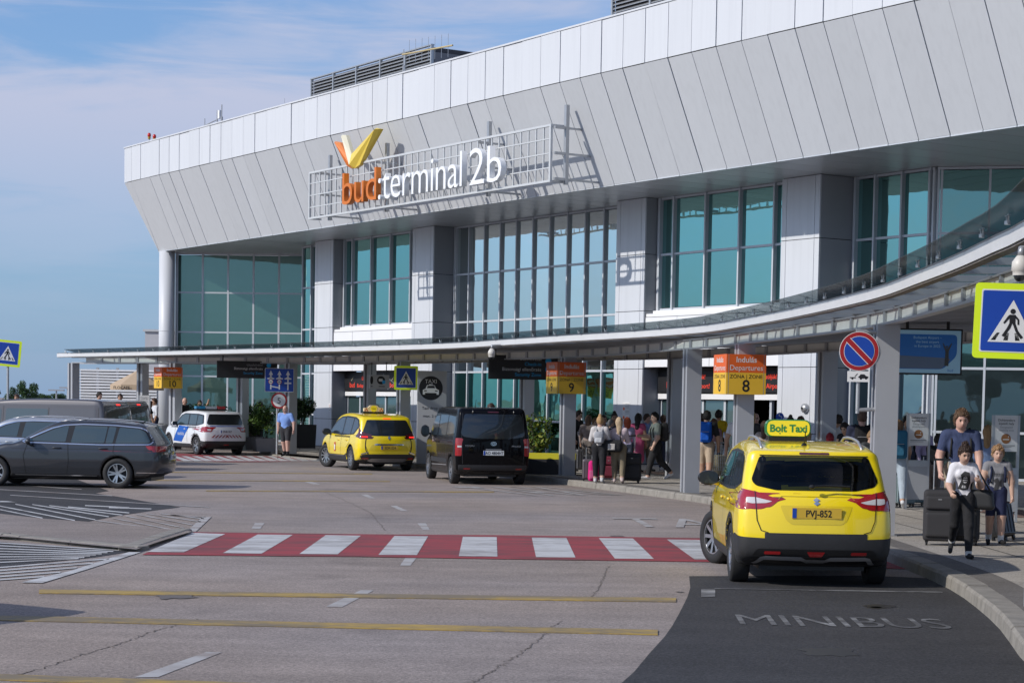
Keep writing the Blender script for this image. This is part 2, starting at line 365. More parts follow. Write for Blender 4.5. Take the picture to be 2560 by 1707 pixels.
# ---- pillars, each clad with separate sheets
def pillar(ua, ub, vback, narrow=.22):
    p = MB().b2((ub+.03, vback-.3, 0.13), (ua-.03, -4.10, ZB-.02)).build('pillar', M_joint, TB)
    zs = [0.15, 1.3, 3.24, 5.12, 6.95, ZB-.045]
    us = [ua, ua-narrow, ub+narrow, ub]
    for z0, z1 in zip(zs[:-1], zs[1:]):
        for a, c in zip(us[:-1], us[1:]):
            MB().b2((c+.008, -4.12, z0+.010), (a-.008, -4.072, z1-.010)).build('panel', M_pil, p)
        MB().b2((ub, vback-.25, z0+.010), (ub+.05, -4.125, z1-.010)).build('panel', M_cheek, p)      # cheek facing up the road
        MB().b2((ua-.05, vback-.25, z0+.010), (ua, -4.125, z1-.010)).build('panel', M_pil, p)
    return p
for ua, ub, vb in ((74.6, 72.95, -4.95), (66.31, 64.70, -5.05), (52.80, 51.20, -5.05), (44.50, 42.82, -5.45)): pillar(ua, ub, vb)

# ---- glazed walls
def glazing(A, B, z0, z1, cuts, transoms, mats, frame=M_frame, depth=.13, out=None, mw=.062):
    """A,B plan points in the facade frame; cuts = metres along A->B of mullions; transoms = heights; mats(zc, i)->glass"""
    A = Vector((*A, 0)); B = Vector((*B, 0)); t = (B-A).normalized(); ln = (B-A).length; n = Vector((-t.y, t.x, 0))
    if n.y < 0 and out is None: n = -n
    def P(s, d, z): q = A+t*s+n*d; return (q.x, q.y, z)
    def bx(s0, s1, d0, d1, za, zb):
        return MB().add([P(s, d, z) for s in (s0, s1) for d in (d0, d1) for z in (za, zb)], [(0, 1, 3, 2), (4, 6, 7, 5), (0, 4, 5, 1), (2, 3, 7, 6), (0, 2, 6, 4), (1, 5, 7, 3)])
    fr = MB(); q = bx(0, ln, -.05, .06, z1-.07, z1); fr.add(q.v, q.f); W = fr.build('window', frame, TB)
    bx(0, ln, -.05, .06, z0, z0+.07).build('sill', frame, W)
    xs = [0.0]+list(cuts)+[ln]; zs = [z0+.06]+list(transoms)+[z1-.06]
    for s in cuts: bx(s-mw/2, s+mw/2, -.04, depth, z0+.0, z1-.0).build('mullion', frame, W)
    for s in (mw/2, ln-mw/2): bx(s-mw/2, s+mw/2, -.04, depth*.6, z0, z1).build('mullion', frame, W)
    for i in range(len(xs)-1):
        for z in transoms: bx(xs[i]+mw/2, xs[i+1]-mw/2, -.03, .055, z-.035, z+.035).build('transom', frame, W)
        for j in range(len(zs)-1):
            jit = random.uniform(-.003, .003)
            bx(xs[i]+mw/2, xs[i+1]-mw/2, -.02+jit, -.008+jit, zs[j]+.03, zs[j+1]-.03).build('pane', mats((zs[j]+zs[j+1])/2, i), W)
    return W
tealf = lambda z, i: M_teal
glazing((72.90, -4.6), (66.35, -4.6), 5.13, ZB-.05, [.15, .85, 2.46, 4.07, 5.68], [6.95], tealf)
glazing((51.15, -4.6), (44.55, -4.6), 5.13, ZB-.05, [.15, .87, 2.51, 4.18, 5.81], [6.93], tealf)
cen = lambda z, i: M_blue if z > 3.3 else M_green
glazing((64.65, -5.0), (52.85, -5.0), 0.13, ZB-.05, [.2]+[64.65-q for q in (63.52, 62.42, 61.31, 60.22, 59.12, 58.02, 56.92, 55.83, 54.72, 53.62)], [1.43, 3.22, 5.12, 6.93], cen, depth=.085)
glazing((42.80, -5.4), (39.55, -5.4), 0.13, ZB-.05, [.12, .92, 2.01, 3.10], [1.45, 3.22, 5.1, 6.94], lambda z, i: M_teal if z > 3.3 else M_dark)
dv = Vector((-1.7, -1.54)).normalized()
glazing((39.52, -5.42), (39.52+dv.x*13, -5.42+dv.y*13), 0.13, ZB-.05, [.12]+[.12+1.30*k for k in range(1, 10)], [1.45, 3.22, 5.1, 6.94], lambda z, i: M_teal if z > 3.3 else M_dark, out=1)
glazing((84.9, -2.12), (80.6, -7.80), 0.13, ZB-.05, [.10]+[.10+1.19*k for k in range(1, 6)], [1.45, 3.1, 5.13, 6.95], lambda z, i: M_teal2, out=1, mw=.085)
glazing((77.32, -4.9), (74.62, -4.9), 0.13, ZB-.05, [.95, 1.9], [1.45, 3.22, 5.14, 6.95], tealf)
glazing((77.32, -7.2), (77.32, -4.94), 0.13, ZB-.05, [1.1], [3.22, 5.14, 6.95], lambda z, i: M_dark)
# band of white panels and sill under the two side bays
for ua, ub in ((72.95, 66.31), (51.20, 44.50)):
    for k in range(4):
        a = ua-.02-k*(ua-ub)/4; c = ua-.02-(k+1)*(ua-ub)/4
        MB().b2((c+.01, -4.62, 3.30), (a-.01, -4.13, 4.90)).build('sill_panel', M_white, TB)
    MB().b2((ub+.02, -4.66, 4.92), (ua-.02, -4.16, 5.02)).build('window_sill', M_white, TB)
    MB().b2((ub+.02, -4.66, 5.025), (ua-.02, -4.42, 5.128)).build('window_sill', M_white, TB)
    # entrance below: lintel, dark header, door frames and sliding leaves
    MB().b2((ub+.02, -4.98, 2.46), (ua-.02, -4.72, 3.26)).build('header', mat('header_dark', (0.05, 0.053, 0.058), .4), TB)
    MB().b2((ub+.02, -4.95, 2.28), (ua-.02, -4.68, 2.45)).build('door_head', M_white, TB)
    W = MB().b2((ub+.02, -5.10, .135), (ua-.02, -4.99, .16)).build('door_track', M_galv, TB)
    n = 6
    for k in range(n):
        a = ua-.06-k*(ua-ub-.1)/n; c = ua-.06-(k+1)*(ua-ub-.1)/n
        openleaf = ua < 60 and k in (4, 5)
        if not openleaf:
            MB().b2((c+.05, -4.86, .22), (a-.05, -4.845, 2.24)).build('door_leaf', M_doorglass, TB)
        q = MB(); q.b2((a-.05, -4.90, .16), (a, -4.80, 2.268)); q.b2((c, -4.90, .16), (c+.05, -4.80, 2.268)); q.b2((c, -4.90, .16), (a, -4.80, .215)); q.build('door_frame', M_frame, TB)
# round corner column
cc = at_depth(417.5, 700, 90.3); cu, cv = FD.dot(cc), FN.dot(cc)-FC
q = MB(); q.tube((cu, cv, 0.13), (cu, cv, ZB-.03), .36, n=40); q.tube((cu, cv, 5.12), (cu, cv, 5.15), .366, n=40); col_o = q.build('corner_column', M_alu, TB, smooth=False)
for p in col_o.data.polygons: p.use_smooth = len(p.vertices) == 4
# annex behind the corner
a = at_depth(365, 823, 104); 
AX = empty('annex_block', (a.x+2.4, 104, 0), 0, 'small pale grey annex block behind the far corner column', 'building')
MB().b2((-2.45, 0, 0), (5, 8, a.z-.12)).build('wall', mat('annex_wall', (0.5, 0.5, 0.53), .6, var=.04), AX); MB().b2((-2.55, -.1, a.z-.118), (5.1, 8.1, a.z)).build('coping', M_alu2, AX)

# ---- rooftop plant with louvre slats
def plant(ua, ub, v, ztop, label, bays, name='rooftop_plant_screen'):
    E = empty(name, L(ua, v, 13.1), math.atan2(FD.y, FD.x), label, 'roof plant', 'louvred plant screens on the terminal roof')
    w = ua-ub; h = ztop-13.1
    b = MB(); b.b2((-w+.05, -6, 0), (-.05, -.12, h-.05)); b.build('housing', mat('plant_dark', (.06, .06, .065), .8), E)
    bw = w/bays
    for k in range(bays):
        for z in np.arange(.06, h-.04, .135):
            q = MB(); q.add([(-k*bw-.04, -.10, z+.085), (-(k+1)*bw+.04, -.10, z+.085), (-(k+1)*bw+.04, 0.0, z), (-k*bw-.04, 0.0, z), (-k*bw-.04, -.10, z+.10), (-(k+1)*bw+.04, -.10, z+.10), (-(k+1)*bw+.04, 0.0, z+.02), (-k*bw-.04, 0.0, z+.02)],
                            [(0, 3, 2, 1), (4, 5, 6, 7), (3, 7, 6, 2), (0, 1, 5, 4)]); q.build('slat', M_galv, E)
        MB().b2((-k*bw-.045, -.10, 0), (-k*bw+.045, .02, h)).build('post', M_galv, E)
    MB().b2((-w-.045, -.10, 0), (-w+.045, .02, h)).build('post', M_galv, E)
    MB().b2((-w-.05, -.12, h), (.05, .03, h+.05)).build('top_rail', M_galv, E)
    MB().b2((-w-.03, -6, 0), (-w+.0, -.13, h-.25)).build('end_panel', mat('plant_grey', (.16, .16, .17), .6), E)
    return E
plant(78.93, 68.39, -6.0, 16.30, 'long louvred plant screen on the roof above the sign', 5)
plant(56.0, 45.0, -6.0, 16.40, 'louvred plant screen cut by the top edge of the picture', 5)
# ---- rooftop masts and obstruction lamps
M_red = mat('red_lens', (.55, .02, .015), .25, spec=.6)
for k, (x, y) in enumerate(((373, 340), (386, 343.5))):
    u, z = on_v(x, y, -1.0)
    E = empty('obstruction_lamp', L(u, -1.0, 13.4), 0, 'red obstruction lamp on the roof edge, %s of the pair' % ('left' if k == 0 else 'right'), 'lamp', 'red lamps on the terminal roof')
    MB().tube((0, 0, 0), (0, 0, z-13.4-.12), .03).build('stem', M_steel, E)
    MB().tube((0, 0, z-13.4-.14), (0, 0, z-13.4-.05), .06, .07).build('lamp_base', mat('lamp_yellow', (.5, .3, .05), .5), E)
    q = MB(); q.ell((0, 0, z-13.4+.03), (.085, .085, .11)); q.build('lens', M_red, E, smooth=True)
def mast(x, ytop, label, arms=0, r=.025):
    u, z = on_v(x, ytop, -1.0); E = empty('rooftop_antenna', L(u, -1.0, 13.4), math.atan2(FD.y, FD.x), label, 'antenna', 'antennas along the roof edge')
    h = z-13.4; b = MB(); b.tube((0, 0, 0), (0, 0, h*.55), r); b.tube((0, 0, h*.55), (0, 0, h), r*.45); b.build('mast', M_steel, E)
    return E, h
mast(554.5, 262, 'slim whip antenna with a thick foot on the far roof edge', r=.05)
E, h = mast(512, 297, 'bracket antenna with a white box on the far roof edge', r=.04)
q = MB(); q.tube((0, 0, h*.6), (-1.3, 0, h*.75), .025); q.tube((-1.3, 0, h*.5), (-1.3, 0, h+.2), .03); q.build('arm', M_steel, E); MB().box((-1.55, .0, h), (.18, .12, .35)).build('antenna_box', M_white, E)
mast(711.5, 246, 'single thin lightning rod on the roof edge', r=.015)
E, h = mast(1009.5, 124, 'yagi antenna with a yellow boom in front of the plant screen', r=.035)
q = MB(); q.tube((.1, 0, h*.86), (-3.4, 0, h*.72), .03); q.build('boom', mat('boom_yellow', (.5, .4, .2), .5), E)
for k in range(7): MB().tube((-.4-k*.45, 0, h*.86-.03*k-.35), (-.4-k*.45, 0, h*.86-.03*k+.45), .008, n=5).build('element', M_galv, E)

# ================================================================== the big lettering in front of the fascia
VS = 0.42
uL, zB_ = on_v(740+102/3.095, 250+930/3.095, VS); uR, zT_ = on_v(740+1945/3.095, 250+195/3.095, VS); uR -= .25; zB_ = 8.82; zT_ = 10.58
SG = empty('terminal_sign', L(uL, VS, zB_), math.atan2(-FD.y, -FD.x), 'steel lattice sign with orange and white 3D letters on the fascia', 'sign')
# local: +x to the right (towards the near end), -y outwards, z up
Wd = uL-uR; Hd = zT_-zB_
M_sf = mat('sign_frame_paint', (.60, .61, .61), .4, .2, var=.04)
q = MB(); q.b2((0, -.04, 0), (Wd, .04, .07)); q.b2((0, -.04, Hd-.07), (Wd, .04, Hd)); q.b2((0, -.04, .07), (.08, .04, Hd-.07)); q.b2((Wd-.08, -.04, .07), (Wd, .04, Hd-.07)); q.build('frame', M_sf, SG)
nb = 38
for k in range(1, nb): x = Wd*k/nb; MB().b2((x-.021, -.02, .07), (x+.021, .02, Hd-.07)).build('bar', M_sf, SG)
for k in range(1, 4): z = Hd*k/4; MB().b2((.08, -.026, z-.018), (Wd-.08, .026, z+.018)).build('rail', M_sf, SG)
for x in (.75, 5.1, 11.9, Wd-.45+.55):
    q = MB(); x = min(x, Wd+.45)
    vz = lambda z: max(0.02, VS-(VB*(ZF-z)/(ZF-ZB)))      # gap behind at height z
    top = Hd+.60; 
    q.b2((x-.06, .42, -.05), (x+.06, .54, top))
    for z in (0.1, Hd*.5, Hd-.1):
        q.b2((x-.04, .04, z-.04), (x+.04, .44, z+.04)); gap = vz(zB_+z)
        q.b2((x-.03, .50, z-.03), (x+.03, gap, z+.03))
    q.b2((x-.05, .42, -.06), (x+.05, .44, .06)); q.build('bracket', M_galv, SG)
for s in (0.0, Wd-.08):
    q = MB(); q.b2((s, .04, 0), (s+.08, .48, .06)); q.b2((s, .04, Hd-.06), (s+.08, .48, Hd)); q.build('end_arm', M_sf, SG)
M_or = mat('sign_orange', (.62, .17, .02), .4, var=.04); M_wh = mat('sign_white', (.82, .83, .84), .4, var=.03); M_ye = mat('sign_yellow', (.75, .55, .08), .4); M_cr = mat('sign_cream', (.72, .68, .52), .4); M_or2 = mat('sign_orange_leaf', (.72, .23, .06), .4)
def letters(txt, x0, x1, z0, h, mt):
    me = text_mesh(txt, 1.0, 0.0, 'LEFT', 1.0, -.007, .95)
    xs = [v.co.x for v in me.vertices]; lo, hi = min(xs), max(xs)
    bpy.data.meshes.remove(me)
    adv = 0
    # every letter is a part of its own
    full = text_mesh(txt, 1.0, 0.0, 'LEFT', 1.0, -.007, .95); mx = max(v.co.x for v in full.vertices); mn = min(v.co.x for v in full.vertices); bpy.data.meshes.remove(full)
    sx = (x1-x0)/(mx-mn)
    cap = .74      # ascender height of the face per unit size
    sz = h/cap
    for i, chh in enumerate(txt):
        if chh == ' ': continue
        pre = text_mesh(txt[:i+1], 1.0, 0.0, 'LEFT', 1.0, -.007, .95); pmx = max(v.co.x for v in pre.vertices); bpy.data.meshes.remove(pre)
        me = text_mesh(chh, 1.0, 0.14/sz if False else 0.0, 'LEFT', 1.0, -.007, .95)
        cmx = max(v.co.x for v in me.vertices); bpy.data.meshes.remove(me)
        cu = text_mesh(chh, 1.0, 0.5, 'LEFT', 1.0, -.007, .95)
        dx = pmx-cmx
        cu.transform(Matrix.Translation((dx-mn, 0, 0)))
        for v in cu.vertices: x, y, z = v.co; v.co = (x0+x*sx, -.20+(-z)*.20-.03, z0+y*sz)
        cu.update(); o = link('letter', cu, mt, SG); bm = bmesh.new(); bm.from_mesh(cu); bmesh.ops.recalc_face_normals(bm, faces=bm.faces); bm.to_mesh(cu); bm.free()
def sx_of(x): return uL-on_v(740+x/3.095, 250+600/3.095, .70)[0]
letters('bud', sx_of(368), sx_of(630), .27, 1.24, M_or)
letters(':', sx_of(646), sx_of(664), .25, 1.20, M_wh)
letters('terminal', sx_of(676), sx_of(1292), .24, 1.26, M_wh)
letters('2b', sx_of(1350), sx_of(1597), .22, 1.27, M_wh)
# winged emblem: three folded leaves
def leaf(pts, mt, ridge):
    P3 = [(uL-on_v(740+x/3.095, 250+y/3.095, .66)[0], on_v(740+x/3.095, 250+y/3.095, .66)[1]-zB_) for x, y in pts]; r2 = [(uL-on_v(740+x/3.095, 250+y/3.095, .66)[0], on_v(740+x/3.095, 250+y/3.095, .66)[1]-zB_) for x, y in ridge]
    b = MB(); n = len(P3); v = [(a, -.12, c) for a, c in P3]+[(a, .02, c) for a, c in P3]+[(a, -.26, c) for a, c in r2]
    f = []
    for i in range(n):
        j = (i+1) % n
        f.append((i, j, n+j, n+i))
        ri = 2*n+(0 if i in (0, n-1) else 1); rj = 2*n+(0 if j in (0, n-1) else 1)
        f.append((j, i, ri) if ri == rj else (j, i, ri, rj))
    f.append(tuple(range(n, 2*n))[::-1]); b.add(v, f); b.build('emblem_leaf', mt, SG)
leaf([(405, 528), (278, 318), (318, 328), (372, 425), (392, 500)], M_or2, [(396, 510), (300, 332)])
leaf([(410, 525), (335, 268), (364, 270), (402, 400), (425, 480)], M_cr, [(412, 500), (352, 282)])
leaf([(412, 528), (388, 438), (598, 216), (627, 222), (470, 500), (432, 527)], M_ye, [(415, 500), (610, 228)])
# ================================================================== ground, road, pavement
def asphalt(name, col, speck=.35, patch=.16, scale=1.0, oil=0.0):
    m = bpy.data.materials.new(name); m.use_nodes = True; ns, lk = nodes_of(m); b = ns['Principled BSDF']; b.inputs['Roughness'].default_value = .88; b.inputs['Specular IOR Level'].default_value = .25
    t = ns.new('ShaderNodeTexCoord'); src = t.outputs['Object']
    def noise(s, d=4, r=.6, st=None):
        n = ns.new('ShaderNodeTexNoise'); n.inputs['Scale'].default_value = s; n.inputs['Detail'].default_value = d; n.inputs['Roughness'].default_value = r
        v = src
        if st: q = ns.new('ShaderNodeMapping'); q.inputs['Scale'].default_value = st; q.inputs['Rotation'].default_value = (0, 0, R(4)); lk.new(src, q.inputs[0]); v = q.outputs[0]
        lk.new(v, n.inputs['Vector']); return n.outputs[0]
    def mr(s, a, bb, c, d):
        q = ns.new('ShaderNodeMapRange'); lk.new(s, q.inputs[0])
        for i, x in enumerate((a, bb, c, d)): q.inputs[i+1].default_value = x
        return q.outputs[0]
    def mul(a, c):
        q = ns.new('ShaderNodeMath'); q.operation = 'MULTIPLY'; lk.new(a, q.inputs[0]); lk.new(c, q.inputs[1]); return q.outputs[0]
    vor = ns.new('ShaderNodeTexVoronoi'); vor.inputs['Scale'].default_value = 70*scale; lk.new(src, vor.inputs['Vector'])
    spk = mr(vor.outputs['Color'], 0, 1, 1-speck, 1+speck); sp2 = mr(noise(26*scale, 2), .3, .7, 1-speck*.55, 1+speck*.55)
    pt = mr(noise(.23, 5), .3, .7, 1-patch, 1+patch); pt2 = mr(noise(1.6, 5), .3, .7, 1-patch*.55, 1+patch*.55)
    streak = mr(noise(.8, 4, .6, (.25, 2.2, 1)), .35, .7, 1.07, .88)
    f = mul(mul(mul(spk, sp2), mul(pt, pt2)), streak)
    if oil:
        o = mr(noise(.55, 3), .60, .70, 1, 1-oil); f = mul(f, o)
    mx = ns.new('ShaderNodeMix'); mx.data_type = 'RGBA'; mx.blend_type = 'MULTIPLY'; mx.inputs[0].default_value = 1; mx.inputs[6].default_value = (*col, 1); lk.new(f, mx.inputs[7])
    hue = ns.new('ShaderNodeMix'); hue.data_type = 'RGBA'; hue.blend_type = 'MULTIPLY'; lk.new(mr(noise(.11, 2), .4, .62, 0, 1), hue.inputs[0]); lk.new(mx.outputs[2], hue.inputs[6]); hue.inputs[7].default_value = (.90, .95, 1.03, 1)
    lk.new(hue.outputs[2], b.inputs['Base Color'])
    bp = ns.new('ShaderNodeBump'); bp.inputs['Strength'].default_value = .35; bp.inputs['Distance'].default_value = .006; lk.new(vor.outputs['Distance'], bp.inputs['Height']); lk.new(bp.outputs[0], b.inputs['Normal'])
    return m
M_road = asphalt('worn_asphalt', (0.285, 0.237, 0.206), .32, .15, oil=.16)
M_newroad = asphalt('new_asphalt', (0.050, 0.048, 0.048), .42, .16)
M_pave = asphalt('exposed_aggregate_paving', (0.38, 0.345, 0.30), .30, .12)
M_isl = asphalt('island_asphalt', (0.255, 0.215, 0.19), .28, .14)
M_kerb = mat('kerb_concrete', (0.25, 0.23, 0.20), .85, var=.25, vscale=5, bump=.4, bscale=60)
def paint(name, col, wear=.5, scale=9.0, hole=(0.05, 0.05, 0.05)):
    """road paint worn through to the asphalt"""
    m = bpy.data.materials.new(name); m.use_nodes = True; ns, lk = nodes_of(m); b = ns['Principled BSDF']; b.inputs['Roughness'].default_value = .75
    t = ns.new('ShaderNodeTexCoord'); q = ns.new('ShaderNodeMapping'); q.inputs['Scale'].default_value = (.55, 1.9, 1); lk.new(t.outputs['Object'], q.inputs[0])
    n = ns.new('ShaderNodeTexNoise'); n.inputs['Scale'].default_value = scale; n.inputs['Detail'].default_value = 8; n.inputs['Roughness'].default_value = .72; lk.new(q.outputs[0], n.inputs['Vector'])
    n2 = ns.new('ShaderNodeTexNoise'); n2.inputs['Scale'].default_value = 1.1; n2.inputs['Detail'].default_value = 5; lk.new(q.outputs[0], n2.inputs['Vector'])
    a = ns.new('ShaderNodeMath'); a.operation = 'ADD'; lk.new(n.outputs[0], a.inputs[0]); lk.new(n2.outputs[0], a.inputs[1])
    r = ns.new('ShaderNodeMapRange'); lk.new(a.outputs[0], r.inputs[0]); r.inputs[1].default_value = 1.30-wear*.55; r.inputs[2].default_value = 1.48-wear*.45; r.inputs[3].default_value = 0; r.inputs[4].default_value = .92
    mx = ns.new('ShaderNodeMix'); mx.data_type = 'RGBA'; lk.new(r.outputs[0], mx.inputs[0]); mx.inputs[6].default_value = (*col, 1); mx.inputs[7].default_value = (*hole, 1); lk.new(mx.outputs[2], b.inputs['Base Color'])
    return m
RC = (.25, .212, .188)
M_wpaint = paint('white_road_paint', (.50, .50, .495), .66, 6, (.25, .235, .225)); M_wworn = paint('worn_white_paint', (.36, .36, .355), 1.02, 10, (.055, .053, .053)); M_wfade = paint('faded_white_paint', (.40, .39, .38), .72, 12, RC)
M_redp = paint('red_road_paint', (.30, .035, .042), .74, 3.5, (.15, .04, .04)); M_yelp = paint('yellow_road_paint', (.42, .28, .06), .88, 10, (.17, .14, .10))
def sheet(name, px, z, mt, parent=None, kind='structure'):
    P = [G(x, y, z) for x, y in px]; V, T = fill([(p.x, p.y) for p in P])
    o = link(name, mesh(name, [(a, c, z) for a, c in V], T), mt, parent)
    if parent is None: tag(o, kind=kind)
    return o
gr = tag(link('road', mesh('road', [(-2500, -200, 0), (2500, -200, 0), (2500, 4000, 0), (-2500, 4000, 0)], [(0, 1, 2, 3)]), M_road), kind='structure')
A1 = lambda x, y: (x/2.352, 1200+y/2.352)           # survey sheets: enlargement -> frame
A2 = lambda x, y: (900+x/2.6133, 1200+y/2.6133)
A3 = lambda x, y: (1660+x/2.6133, 1380+y/2.6133)
# dark resurfaced patches
sheet('asphalt_patch', [A2(*q) for q in ((2150, 625), (2158, 700), (2140, 760), (2090, 860), (2040, 950), (1990, 1020), (1890, 1130), (1790, 1250), (1700, 1330))]+[(1440, 1800), (2750, 1800), (2600, 1640), (2430, 1500), (2330, 1445), (2180, 1438)], .004, M_newroad)
sheet('asphalt_patch', [A1(*q) for q in ((-300, -40), (380, -30), (640, 62), (560, 76), (720, 100), (860, 125), (1060, 158), (870, 182), (680, 210), (520, 242), (270, 226), (0, 196), (-300, 175))], .004, M_newroad)
sheet('asphalt_patch', [A1(*q) for q in ((-300, 360), (0, 362), (300, 385), (640, 405), (790, 415), (560, 452), (260, 482), (0, 508), (-300, 520))], .004, M_newroad)
# crosswalk
CWK = sheet('crosswalk', [A1(1140, 303), A2(0, 351), A2(900, 358), A2(2270, 377), (2010, 1353), (2290, 1366), (2330, 1424), (2010, 1412), A2(2290, 532), A2(900, 513), A2(0, 498), A1(835, 437)], .008, M_redp)
for S, A in ((((1130, 308), (1325, 315), (1080, 422), (865, 420)), A1), (((1515, 318), (1722, 320), (1538, 430), (1310, 427)), A1), (((1915, 322), (2122, 325), (1985, 434), (1760, 432)), A1),
             (((225, 363), (445, 365), (372, 487), (120, 486)), A2), (((672, 368), (893, 370), (898, 497), (645, 494)), A2), (((1122, 373), (1348, 375), (1408, 503), (1150, 501)), A2),
             (((1560, 377), (1783, 379), (1920, 512), (1665, 510)), A2), (((2005, 386), (2240, 389), (2400, 517), (2185, 515)), A2), (((2450, 392), (2680, 398), (2900, 528), (2670, 524)), A2), (((2900, 402), (3130, 408), (3400, 540), (3170, 534)), A2)):
    sheet('stripe', [A(*q) for q in S], .012, M_wpaint, CWK)
A4 = lambda x, y: (560+x/5.6, 900+y/5.6)
CW2 = sheet('crosswalk', [A4(-700, 1300), A4(0, 1338), A4(700, 1345), A4(1262, 1372), A4(1262, 1412), A4(500, 1424), A4(0, 1424), A4(-700, 1400)], .008, M_redp)
for k in range(-5, 9):
    x = k*150; sheet('stripe', [A4(x, 1341), A4(x+80, 1342), A4(x+330, 1410), A4(x+190, 1412)], .012, M_wpaint, CW2)
# raised yellow rumble bars
def bar(px0, px1, wpx, name='rumble_bar'):
    a0 = G(*px0); a1 = G(*px1); b0 = G(px0[0], px0[1]+wpx); b1 = G(px1[0], px1[1]+wpx)
    b = MB(); v = [a0, a1, b1, b0]; b.add([q+Vector((0, 0, .002)) for q in v]+[q+Vector((0, 0, .010)) for q in v], [(4, 5, 6, 7), (0, 1, 5, 4), (1, 2, 6, 5), (2, 3, 7, 6), (3, 0, 4, 7)])
    return tag(b.build(name, M_yelp), kind='structure')
bar(A1(230, 645), A2(2065, 773), 9.5); bar(A1(-120, 796), A2(1945, 982), 12.0); bar(A1(-250, 1136), (1560, 1742), 14)
bar((300, 1199.5), (975, 1202.5), 1.6); bar((515, 1226), (1235, 1229), 2.0); bar((200, 1178), (930, 1184), 1.4)
# lane dashes and arrows of the white kind
for S, A in ((((200, 167), (240, 167), (312, 200), (270, 200)), A2), (((375, 280), (430, 280), (455, 322), (410, 322)), A2), (((295, 507), (368, 507), (328, 557), (262, 555)), A2), (((5, 92), (45, 92), (100, 117), (60, 117)), A2),
             (((2125, 643), (2200, 645), (2010, 745), (1915, 742)), A1), (((1215, 1008), (1305, 1010), (930, 1155), (790, 1157)), A1), (((1790, 8), (1830, 8), (1890, 25), (1845, 25)), A1), (((1500, 250), (1555, 251), (1530, 285), (1478, 284)), A1)):
    sheet('lane_dash', [A(*q) for q in S], .004, M_wfade)
# hatched no-stopping areas on the left
H1 = sheet('hatched_area', [A1(*q) for q in ((0, 128), (95, 128), (40, 122), (0, 121))], .009, M_wpaint)
def strip2(p, q, w, A, mt, par):
    a, b_ = G(*A(*p)), G(*A(*q)); a2, b2_ = G(*A(p[0], p[1]+w)), G(*A(q[0], q[1]+w))
    link('stripe', mesh('stripe', [(c.x, c.y, .009) for c in (a2, b2_, b_, a)], [(0, 1, 2, 3)]), mt, par)
for p, q in (((0, 172), (250, 222)), ((-60, 140), (440, 236)), ((90, 140), (560, 232)), ((190, 142), (640, 214)), ((290, 148), (720, 205)), ((400, 156), (760, 192)), ((500, 148), (760, 160)), ((640, 160), (890, 168))):
    strip2(p, q, 5.5, A1, M_wpaint, H1)
for p, q in (((560, 236), (940, 286)), ((660, 222), (1020, 292)), ((740, 210), (1080, 280)), ((800, 200), (1130, 262)), ((860, 196), (1180, 244)), ((940, 196), (1200, 226)), ((1000, 205), (1210, 215))):
    strip2(p, q, 5, A1, M_wfade, H1)
sheet('stripe', [A1(*q) for q in ((1190, 214), (1245, 213), (1150, 303), (1098, 301))], .009, M_wfade, H1)
H2 = sheet('hatched_area', [A1(*q) for q in ((760, 420), (830, 421), (520, 520), (250, 602), (120, 600), (420, 530))], .009, M_wpaint)
for k in range(8): strip2((-40, 366+k*17), (700-k*34, 412+k*7), 5.5, A1, M_wpaint, H2)
for k in range(5): strip2((-40, 516+k*18), (640-k*95, 462+k*26), 6.5, A1, M_wpaint, H2)
# thin bay lines
for p, q, w in (((-20, 20), (480, 54), 3), ((-20, 54), (660, 92), 3), ((60, 88), (1230, 160), 3)): strip2(p, q, w, A1, M_wfade, H1)
for p, q, w in (((330, 238), (1820, 262), 5),): strip2(p, q, w, A3, M_wworn, H1)
q = sheet('bay_corner_mark', [A3(243, 238), A3(335, 238), A3(335, 290), A3(243, 290)], .009, M_wworn)
# lettering painted on the road
def road_text(txt, p0, p1, ht, mt, name):
    """txt from p0 to p1 (world, left/right ends of the baseline), ht metres deep"""
    a = Vector(p0[:2]); d = Vector(p1[:2])-a; n = Vector((-d.y, d.x)).normalized(); me = text_mesh(txt, 1, 0, 'LEFT', 1, 0.0); xs = [v.co.x for v in me.vertices]; ys = [v.co.y for v in me.vertices]; lo, hi = min(xs), max(xs); h = max(ys)
    for v in me.vertices: c = a+d*((v.co.x-lo)/(hi-lo))+n*(v.co.y/h*ht); v.co = (c.x, c.y, .0095)
    return tag(link(name, me, mt), kind='structure')
road_text('MINIBUS', G(*A3(500, 475)), G(*A3(1900, 506)), (G(*A3(1200, 415))-G(*A3(1200, 490))).y*.86, M_wworn, 'road_lettering')
road_text('TAXI', G(*A2(1740, 306)), G(*A2(2900, 322)), 2.6, M_wfade, 'road_lettering')
road_text('TAXI', G(*A2(1060, 102)), G(*A2(1720, 100)), 4.4, M_wfade, 'road_lettering')
